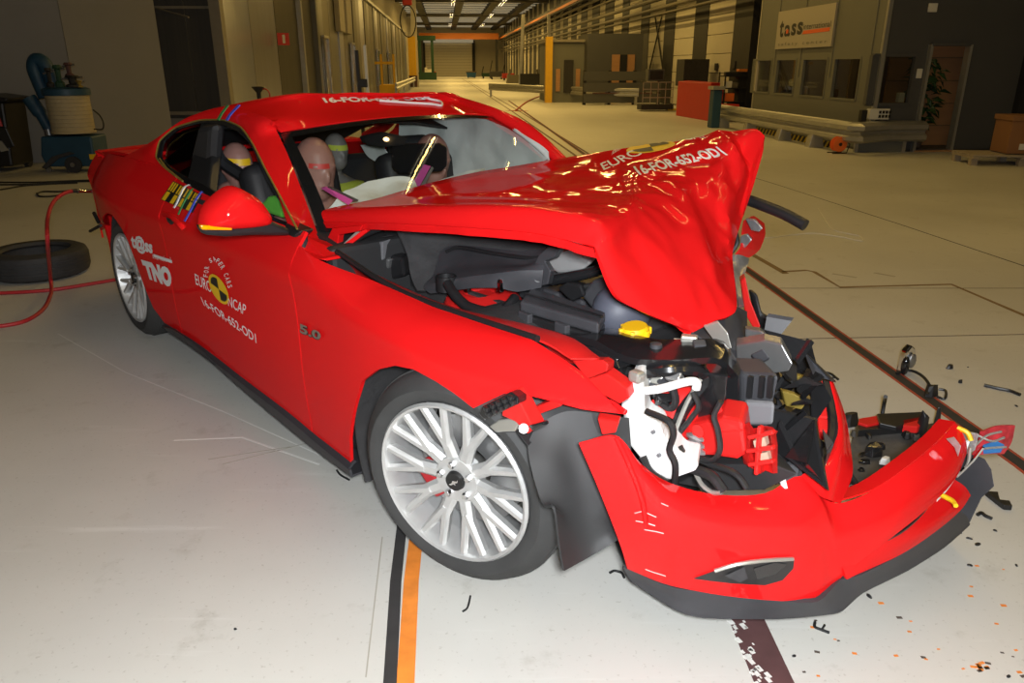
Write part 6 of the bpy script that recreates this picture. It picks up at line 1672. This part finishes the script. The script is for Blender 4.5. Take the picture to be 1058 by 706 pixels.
# trim on the inside of the shell so daylight does not leak
MB().box((1.4, -.83, .60), (1.25, .03, .6)).build('door_lining', 'interior_black', car, bevel=.01); MB().box((1.4, .83, .60), (1.25, .03, .6)).build('door_lining', 'interior_black', car, bevel=.01)
MB().grid([[Vector((x, y, z - .08 * (y / .6) ** 2)) for y in (-.56, -.3, 0, .3, .5)] for x, z in ((1.12, 1.20), (.9, 1.255), (.45, 1.235), (.2, 1.14), (-.4, .95))]).build('headlining', 'interior_black', car, smooth=True, solid=.01)
dash = [[Vector((x, y, z)) for y in (-.72, -.35, 0, .35, .72)] for x, z in ((2.08, .83), (1.9, .86), (1.75, .86), (1.66, .80), (1.66, .6))]
MB().grid(cgrid(dash, 3, 3)).build('dashboard', 'interior_black', car, smooth=True, solid=.02)
sw = MB(); cS = Vector((1.60, .37, .80)); MS = Matrix.Rotation(-1.15, 3, 'Y')
sw.tube([cS + MS @ Vector((.18 * math.cos(a), .18 * math.sin(a), 0)) for a in [2 * math.pi * i / 28 for i in range(29)]], .016, 8)
o = sw.build('steering_wheel', 'seat_black', car, smooth=True); MB().ellipsoid(cS, (.05, .07, .06)).build('steering_hub', 'seat_black', o, smooth=True)
# interior mirror, roof console with its lit lamp, tapes
im = slab([(405, 152), (408, 149), (455, 148), (462, 152), (462, 172), (456, 178), (412, 180), (405, 174)], (-.03, .02, 0), 'inside_mirror', 'plastic_black', car, y=.04, bevel=.01)
slab([(375, 142), (398, 137), (422, 142), (418, 151), (395, 153), (380, 150)], (-.10, .03, .0), 'roof_console', 'interior_black', car, y=-.02, bevel=.01)
mat('map_lamp', (1, .8, .5), .4, emit=(1.0, .62, .25), emit_s=4)
MB().ellipsoid(P(399, 144, y=-.03), (.022, .010, .010), 12).build('map_lamp', 'map_lamp', car, smooth=True)
slab([(438, 170), (445, 172), (431, 197), (425, 192)], (-.004, .004, 0), 'magenta_tape', 'magenta_tape', car, y=-.02, bevel=0)
slab([(446, 172), (448, 174), (436, 196), (433, 195)], (-.004, .004, 0), 'grey_tape', 'galvanised', car, y=-.02, bevel=0)
slab([(332, 195), (336, 194), (364, 208), (360, 212)], (-.006, .006, .004), 'mauve_strap', 'magenta_tape', car, y=-.56, bevel=0)
slab([(338, 194), (341, 194), (370, 208), (364, 209)], (-.006, .006, .004), 'grey_strap', 'sheet_metal_dull', car, y=-.555, bevel=0)
# air bags: passenger bag, curtain, driver bag
def bag(rows, name, amp=.02, n=5):
    g = pxgrid(rows, n, n)
    for r in g:
        for p in r: p += Vector((noise.noise(p * 9), noise.noise(p * 9 + Vector((5, 0, 0))), noise.noise(p * 9 + Vector((0, 5, 0))))) * amp
    return MB().grid(g).build(name, 'airbag', car, smooth=True, solid=.006)
bag([[Y_(334, 217, -.60), Y_(350, 205, -.50), Y_(375, 190, -.36), Y_(400, 184, -.24), Y_(425, 185, -.14), Y_(432, 196, -.12)],
     [Y_(335, 224, -.60), Y_(355, 214, -.50), Y_(380, 202, -.37), Y_(402, 196, -.26), Y_(425, 194, -.17), Y_(436, 200, -.14)],
     [Y_(338, 232, -.60), Y_(360, 224, -.52), Y_(385, 215, -.42), Y_(405, 208, -.32), Y_(428, 205, -.24), Y_(442, 207, -.2)]], 'passenger_airbag')
bag([[Y_(412, 121, .50), Y_(414, 142, .52), Y_(416, 150, .52), Y_(416, 158, .5)], [Y_(440, 121, .52), Y_(442, 148, .54), Y_(442, 160, .54), Y_(438, 176, .51)], [Y_(462, 121, .54), Y_(464, 150, .55), Y_(464, 175, .55), Y_(455, 196, .52)], [Y_(490, 121, .56), Y_(492, 150, .58), Y_(492, 172, .58), Y_(490, 192, .56)], [Y_(516, 123, .585), Y_(520, 152, .60), Y_(520, 168, .60), Y_(522, 184, .58)], [Y_(545, 142, .62), Y_(548, 156, .62), Y_(550, 168, .62), Y_(554, 180, .60)], [Y_(566, 158, .655), Y_(568, 164, .655), Y_(570, 170, .655), Y_(570, 176, .65)]], 'curtain_airbag', .022)
bag([[Y_(374, 150, .30), Y_(390, 147, .30), Y_(402, 158, .30)], [Y_(380, 160, .30), Y_(394, 160, .30), Y_(405, 168, .30)], [Y_(390, 168, .30), Y_(400, 169, .30), Y_(406, 172, .30)]], 'rear_airbag', .012)
bag([[Y_(452, 186, .22), Y_(470, 180, .26), Y_(500, 176, .32)], [Y_(448, 194, .2), Y_(472, 188, .24), Y_(500, 182, .3)], [Y_(446, 201, .16), Y_(470, 197, .22), Y_(505, 188, .28)]], 'driver_airbag', .02)
# black side bag hanging by the near seat and belts
slab([(190, 185), (203, 130), (218, 128), (214, 196)], (.02, .06, 0), 'door_side_bag', 'seat_black', car, y=-.72, bevel=.03)
MB().tube(spline([P(219, 140, y=-.60), P(228, 165, y=-.56), P(248, 180, y=-.52), P(265, 192, y=-.5)], 4), .03, 6).build('seat_belt', 'seat_black', car, smooth=True)
MB().tube(spline([P(243, 130, y=-.60), P(262, 150, y=-.62), P(278, 185, y=-.66), P(290, 205, y=-.70)], 4), .012, 6).build('grab_strap', 'seat_black', car, smooth=True)
slab([(268, 212), (276, 203), (285, 202), (292, 207), (291, 226), (280, 222), (270, 218)], (.0, .06, 0), 'green_cloth', 'cloth_green', car, y=-.66, bevel=.015)

# ------------------------------------------------------------------ crash test dummies
carM = Matrix.Translation((CX, CY, 0)) @ Matrix.Rotation(YAW, 4, 'Z')
def dummy(name, label, head, hs, lean, suit, kind, arms=True, tape=None):
    """head: centre of the head in car coordinates; seated body below it, one continuous remeshed skin"""
    base = Vector((head.x - .05, head.y, .44 * (1 if kind == 'adult' else 1.05)))
    t = thing(name, label, 'crash dummy', carM @ Vector((base.x, base.y, base.z)), YAW, None)
    h = head - base; s = hs
    m = MB()
    R3 = Matrix.Rotation(lean, 3, 'Y')
    m.ellipsoid(h, (.100 * s, .080 * s, .118 * s), 20, R3)                      # skull
    m.ellipsoid(h + R3 @ Vector((.025, 0, -.062)) * s, (.076 * s, .062 * s, .078 * s), 16, R3)   # jaw
    m.ellipsoid(h + R3 @ Vector((.098, 0, -.025)) * s, (.022 * s, .014 * s, .032 * s), 10, R3)   # nose
    m.ellipsoid(h + R3 @ Vector((.082, 0, -.078)) * s, (.018 * s, .030 * s, .010 * s), 10, R3)   # lips
    m.ellipsoid(h + R3 @ Vector((.080, 0, .018)) * s, (.020 * s, .058 * s, .014 * s), 10, R3)    # brow
    for q in (-1, 1): m.ellipsoid(h + R3 @ Vector((-.005, q * .079, -.015)) * s, (.022 * s, .010 * s, .032 * s), 8, R3)
    nb = h + R3 @ Vector((-.02, 0, -.10)) * s
    sh = nb + Vector((-.03, 0, -.13 * s))
    m.tube([nb, (nb + sh) / 2, sh], [.050 * s, .055 * s, .075 * s], 14)
    pel = Vector((0, 0, .10 * s)); ch = sh.lerp(pel, .35)
    m.ellipsoid(ch, (.13 * s, .19 * s, .20 * s), 18); m.ellipsoid(sh + Vector((0, 0, -.03)), (.09 * s, .215 * s, .075 * s), 16); m.ellipsoid(pel, (.14 * s, .18 * s, .13 * s), 16)
    m.tube([ch, pel], [.15 * s, .145 * s], 16)
    for q in (-1, 1):
        hip = pel + Vector((.02, q * .1 * s, 0)); kn = hip + Vector((.40 * s, q * .03, .10 * s)); an = kn + Vector((.22 * s, 0, -.36 * s)); toe = an + Vector((.17 * s, 0, .02))
        m.tube([hip, hip.lerp(kn, .5), kn], [.085 * s, .078 * s, .058 * s], 12); m.tube([kn, kn.lerp(an, .35), an], [.057 * s, .056 * s, .036 * s], 12); m.tube([an + Vector((-.04, 0, -.02)), toe], [.042 * s, .032 * s], 10)
        s0 = sh + Vector((0, q * .19 * s, -.03)); el = s0 + Vector((.06, q * .05, -.27 * s)); wr = el + Vector((.22 * s, -q * .05, .05 * s))
        m.tube([s0, s0.lerp(el, .5), el], [.058 * s, .05 * s, .042 * s], 12); m.tube([el, el.lerp(wr, .4), wr], [.042 * s, .040 * s, .028 * s], 12)
        m.ellipsoid(wr + Vector((.04 * s, 0, 0)), (.045 * s, .018 * s, .038 * s), 10)
        for k in range(4): m.tube([wr + Vector((.06 * s, 0, (.024 - .016 * k) * s)), wr + Vector((.10 * s, -q * .008, (.020 - .016 * k) * s)), wr + Vector(((.125 - .006 * abs(k - 1.3)) * s, -q * .03, (.012 - .014 * k) * s))], [.0095 * s, .009 * s, .007 * s], 8)
        m.tube([wr + Vector((.02 * s, 0, .03 * s)), wr + Vector((.06 * s, -q * .02, .05 * s)), wr + Vector((.09 * s, -q * .03, .045 * s))], [.011 * s, .01 * s, .008 * s], 8)
    body = m.build('body', 'dummy_skin', t, smooth=True, angle=180)
    r = body.modifiers.new('remesh', 'REMESH'); r.mode = 'VOXEL'; r.voxel_size = .009 if kind == 'adult' else .008; r.use_smooth_shade = True
    q = body.modifiers.new('smooth', 'SMOOTH'); q.iterations = 3; q.factor = .5
    # shirt: a sleeve over chest and shoulders
    c = MB(); rows = []
    for z, rx, ry in ((.02, .155, .21), (.15, .16, .21), (.30, .158, .225), (.42, .15, .24), (.50, .11, .235), (.53, .085, .10)):
        p = pel.lerp(sh, z / .53) if sh.z > pel.z else pel
        rows.append([p + Vector((rx * s * math.cos(a), ry * s * math.sin(a), 0)) for a in [2 * math.pi * i / 20 for i in range(21)]])
    c.grid(cgrid(rows, 2, 1)); c.build('shirt', suit, t, smooth=True, solid=.006, offset=1)
    if tape:
        for (az, z, w, hh, mm) in tape:
            rows = []
            for zz in (z - hh / 2, z + hh / 2):
                row = []
                for i in range(9):
                    a = az - w / 2 + w * i / 8; cz = max(-.99, min(.99, zz / .118)); rr = math.sqrt(1 - cz * cz)
                    ex = .100 if zz > -.03 else .096
                    row.append(h + R3 @ Vector(((ex * rr + .0035) * math.cos(a), (.080 * rr + .0035) * math.sin(a), zz)) * s)
                rows.append(row)
            MB().grid(rows).build('head_tape', mm, t, smooth=True)
    return t
mat('red_smear', (.5, .04, .03), .5)
dummy('passenger_dummy', 'brown-headed front passenger dummy with red forehead mark and yellow chin', P(325, 172, y=-.37), 1.12, .12, 'cloth_green', 'adult', tape=[(-.35, .022, 1.0, .020, 'red_smear'), (-.35, -.09, .5, .03, 'yellow_print')])
dummy('driver_dummy', 'driver dummy half hidden behind the inside mirror and airbag', P(446, 164, y=.34), 1.1, .25, 'cloth_lime', 'adult', tape=[(-.3, -.09, .6, .03, 'yellow_print')])
dummy('child_dummy', 'child dummy with a yellow and green head band behind the near door', P(245, 170, y=-.38), 1.0, .1, 'dummy_suit', 'child', tape=[(-.3, .03, 1.6, .034, 'yellow_print'), (-1.45, .03, .7, .034, 'green_tape')])
mat('dummy_dark', (.2, .18, .165), .5)
cd = dummy('child_dummy', 'dark child dummy with a lime band and lime shirt on the rear seat', P(347, 155, y=.12), .80, .1, 'cloth_lime', 'child', tape=[(-.3, .03, 1.9, .035, 'cloth_lime')])
for ch in cd.children:
    if ch.name.startswith('body'): ch.data.materials[0] = MATS['dummy_dark']
# ------------------------------------------------------------------ debris on the floor
def shard(px, h, m, label, cat='debris', name='plastic_shard', group=None, z0=.002, ext=None):
    """flat broken piece whose outline lies on the floor, with its own thickness"""
    poly = [W(u, v, z=z0) for u, v in px]
    b = MB().prism(poly, ext or (0, 0, h))
    o = rebase(b.build(name, m, None, bevel=min(.003, h * .3)))
    tag(o, label, cat, group); return o
def curl(px, r, m, label, name='plastic_strip', zs=None):
    pts = [W(u, v, z=(zs[i] if zs else r)) for i, (u, v) in enumerate(px)]
    o = rebase(MB().tube(spline(pts, 5), r, 8).build(name, m, None, smooth=True)); tag(o, label, 'debris'); return o
# torn sheets behind the bumper
def ftile(rows, name, m, label, th=.008, amp=.012):
    g = cgrid([[W(u, v, z=z) for u, v, z in r] for r in rows], 4, 4)
    for r in g:
        for p in r: p.z = max(.004, p.z + noise.noise(p * 12) * amp)
    o = rebase(MB().grid(g).build(name, m, None, smooth=True, solid=th, offset=1)); tag(o, label, 'debris'); return o
mat('tray_dirty', (.07, .065, .06), .7, var=.6, scale=12, bump=.3)
ftile([[(882, 447, .05), (905, 443, .07), (935, 440, .08), (965, 437, .07)], [(876, 470, .03), (905, 465, .05), (935, 458, .06), (975, 452, .05)], [(873, 490, .02), (900, 492, .03), (925, 490, .04), (950, 480, .03)], [(880, 500, .01), (905, 508, .01), (920, 500, .02), (935, 492, .02)]], 'undertray_sheet', 'tray_dirty', 'dirty grey undertray sheet lying behind the torn grille bar')
def chunk(u, v, w, d, h, m, label, rz=0.0, name='broken_part', z=0.0, rx=0.0, ry=0.0):
    random.seed(int(u * 7 + v))
    b = MB(); n = 6
    bot = [Vector((w / 2 * math.cos(a) * random.uniform(.7, 1), d / 2 * math.sin(a) * random.uniform(.7, 1), 0)) for a in [2 * math.pi * i / n for i in range(n)]]
    top = [p * random.uniform(.5, .9) + Vector((0, 0, h * random.uniform(.7, 1))) for p in bot]
    b.add(bot + top, [tuple(range(n - 1, -1, -1)), tuple(range(n, 2 * n))] + [(i, (i + 1) % n, (i + 1) % n + n, i + n) for i in range(n)])
    o = b.build(name, m, None, bevel=.003); o.location = W(u, v, z=z) + Vector((0, 0, .001)); o.rotation_euler = (rx, ry, rz); tag(o, label, 'debris'); return o
shard([(905, 432), (953, 430), (955, 437), (925, 446), (908, 442)], .02, 'plastic_black', 'black bumper foam strip across the undertray', z0=.10, name='foam_strip')
shard([(887, 437), (905, 434), (910, 441), (895, 444), (886, 441)], .02, 'red_raw', 'small red clip strip beside the black foam strip', z0=.09, name='red_clip_strip')
shard([(931, 441), (952, 437), (956, 442), (947, 448), (932, 447)], .03, 'red_raw', 'bright red broken bracket on the undertray', z0=.09, name='red_bracket')
shard([(884, 446), (935, 441), (932, 448), (886, 452)], .03, 'plastic_black', 'long black bar along the back of the undertray', z0=.07, name='black_bar')
chunk(878, 440, .11, .06, .07, 'plastic_black', 'black lump next to the car\'s far grille upright', .3, 'black_lump')
curl([(911, 431), (914, 415), (915, 410)], .008, 'plastic_black', 'upright black rod sticking out of the debris', 'black_rod', zs=[.05, .12, .17])
chunk(902, 470, .10, .06, .05, 'plastic_gloss', 'glossy black sensor lying on the undertray', .2, 'sensor', z=.05)
chunk(914, 479, .06, .04, .03, 'white_plastic', 'white broken clip on the undertray', .4, 'white_clip', z=.05)
chunk(950, 455, .06, .05, .14, 'plastic_black', 'black upright bracket leaning at the end of the undertray', .2, 'black_bracket', z=.05)
chunk(967, 441, .05, .03, .10, 'plastic_black', 'thin black prong near the torn grille bar end', .5, 'black_prong', z=.04)
chunk(947, 472, .05, .03, .03, 'red_raw', 'red chip against the inside of the grille bar', .1, 'red_chip', z=.06); chunk(920, 494, .05, .03, .03, 'red_raw', 'red chip at the lower edge of the undertray', .4, 'red_chip', z=.03)
curl([(873, 483), (882, 496), (889, 508)], .010, 'plastic_black', 'black bar leaning between bumper and undertray', 'black_bar', zs=[.08, .05, .02])
curl([(872, 502), (880, 499), (888, 496)], .006, 'plastic_black', 'short black stick by the bumper upright', 'black_stick')
chunk(866, 508, .05, .05, .03, 'plastic_black', 'black crumb under the grille bar', 0, 'black_crumb'); chunk(884, 510, .04, .03, .02, 'red_raw', 'red crumb under the grille bar', 0, 'red_crumb')
random.seed(31)
for i in range(16):
    u, v = random.uniform(880, 965), random.uniform(445, 500)
    if v > 530 - (u - 870) * .55: v -= 25
    m = random.choice(['plastic_black', 'plastic_gloss', 'plastic_black', 'tray_dirty'])
    o = chunk(u, v, random.uniform(.03, .08), random.uniform(.02, .05), random.uniform(.01, .035), m, 'broken black plastic piece lying on the dirty undertray', random.random() * 3, 'plastic_piece', z=.075 if v < 480 else .05)
    o['group'] = 'black plastic pieces on the undertray'
for (u, v, w) in ((866, 502, .05), (880, 505, .03), (893, 505, .04)):
    o = chunk(u, v, w, w * .6, .012, 'plastic_black', 'flat black scrap on the floor under the grille bar', u, 'plastic_scrap'); o['group'] = 'black scraps under the grille bar'
# mirror-like lamp fragment and strap on the track
lf = thing('lamp_fragment', 'chrome headlamp fragment standing on the floor by the track', 'debris', W(937, 386), .4)
MB().prism([(-.04, 0, 0), (.035, 0, .0), (.05, .0, .06), (.03, 0, .13), (.0, .0, .15), (-.03, 0, .12)], (0, .035, 0)).build('reflector', 'chrome', lf, bevel=.008)
MB().ellipsoid((-.035, -.01, .05), (.02, .02, .05)).build('lamp_socket', 'plastic_gloss', lf, smooth=True)
MB().ellipsoid((.01, -.008, .07), (.025, .012, .04)).build('lamp_bowl', 'alloy_dark', lf, smooth=True)
curl([(926, 386), (940, 383), (952, 388), (960, 398), (958, 408)], .007, 'cable_black', 'black cable end curling over the floor track', 'cable_end', zs=[.01, .02, .03, .03, .02])
chunk(962, 409, .10, .06, .06, 'plastic_black', 'black crumpled connector on the floor track', .5, 'connector')
curl([(968, 410), (976, 412), (977, 404), (970, 402)], .006, 'plastic_black', 'small black hook beside the crumpled connector', 'hook_piece')
chunk(981, 381, .05, .03, .025, 'plastic_black', 'black nut-like piece near the lamp fragment', .2, 'black_nut'); chunk(992, 396, .026, .022, .02, 'plastic_black', 'round black crumb between the track and the wavy strip', 0, 'black_crumb')
curl([(1017, 398), (1030, 401), (1044, 404), (1054, 408)], .008, 'plastic_black', 'wavy black strip lying alone on the floor', 'black_strip')
curl([(851, 385), (858, 386), (866, 392)], .006, 'plastic_black', 'short bent black strip behind the engine wreck', 'black_strip')
chunk(862, 391, .04, .02, .01, 'plastic_black', 'thin black flake behind the engine wreck', .3, 'black_flake')
curl([(905, 248), (850, 246), (800, 246), (790, 243), (800, 250), (812, 247)], .003, 'white_print', 'white string loop lying on the floor behind the car', 'string') if False else None
s_ = [W(u, v, z=.004) for u, v in [(745, 247), (790, 246), (815, 243), (840, 241), (870, 245), (890, 249), (888, 244), (870, 240), (858, 235), (845, 215)]]
tag(rebase(MB().tube(spline(s_, 5), .004, 6).build('string', 'sign_white', None)), 'pale string trailing over the floor behind the car', 'string')
# black end pieces and crumbs on the right
shard([(1017, 512), (1030, 513), (1032, 521), (1042, 522), (1045, 528), (1036, 527), (1027, 520)], .02, 'plastic_black', 'ragged black shard beyond the torn bumper end')
curl([(1010, 532), (1014, 530), (1018, 533), (1025, 536)], .006, 'plastic_black', 'small forked black piece below the ragged shard', 'forked_piece')
for (u, v, w) in [(990, 549, .045), (1001, 557, .03), (1010, 563, .04), (1002, 585, .025), (953, 577, .018), (898, 617, .03), (820, 679, .018), (1042, 700, .02), (1028, 549, .02), (1050, 420, .03), (1000, 380, .012), (1050, 585, .02), (1040, 455, .03)]:
    o = chunk(u, v, w, w * .55, .006, 'plastic_black', 'small black plastic crumb scattered on the floor before the bumper' if v > 470 else 'small black plastic crumb on the floor by the track', u * .1, 'plastic_crumb')
    o['group'] = 'black crumbs before the bumper' if v > 470 else 'black crumbs by the floor track'
curl([(842, 643), (842, 648), (849, 651), (857, 654)], .004, 'plastic_black', 'bent black twig of trim before the splitter', 'trim_twig'); curl([(849, 651), (852, 646)], .003, 'plastic_black', 'tiny prong beside the bent black twig', 'trim_prong')
curl([(630, 592), (635, 590), (642, 592), (645, 597)], .004, 'cable_black', 'thin black wire curl between wheel and splitter', 'wire_curl')
curl([(478, 632), (483, 628), (486, 616)], .003, 'cable_black', 'thin black wire piece before the front wheel', 'wire_piece')
curl([(348, 486), (352, 491), (361, 496)], .004, 'cable_black', 'thin black strip beside the sill', 'wire_piece')
chunk(243, 651, .014, .01, .006, 'plastic_black', 'single black crumb on the bare floor left of the stripe', 0, 'black_crumb')
tag(rebase(MB().tube(spline([P(u, v, y=-.55) + Vector((0, 0, 0)) for u, v in [(104, 230), (101, 222), (100, 232), (95, 240)]], 2), .008, 6).build('tmp_hook', 'cable_black', car)), 'x', 'x') if False else None
MB().tube([P(97, 220, y=-.8), P(102, 230, y=-.8)], .012, 6).build('tow_hook', 'cable_black', car); MB().tube([P(93, 239, y=-.8), P(104, 233, y=-.8)], .010, 6).build('tow_hook', 'cable_black', car)
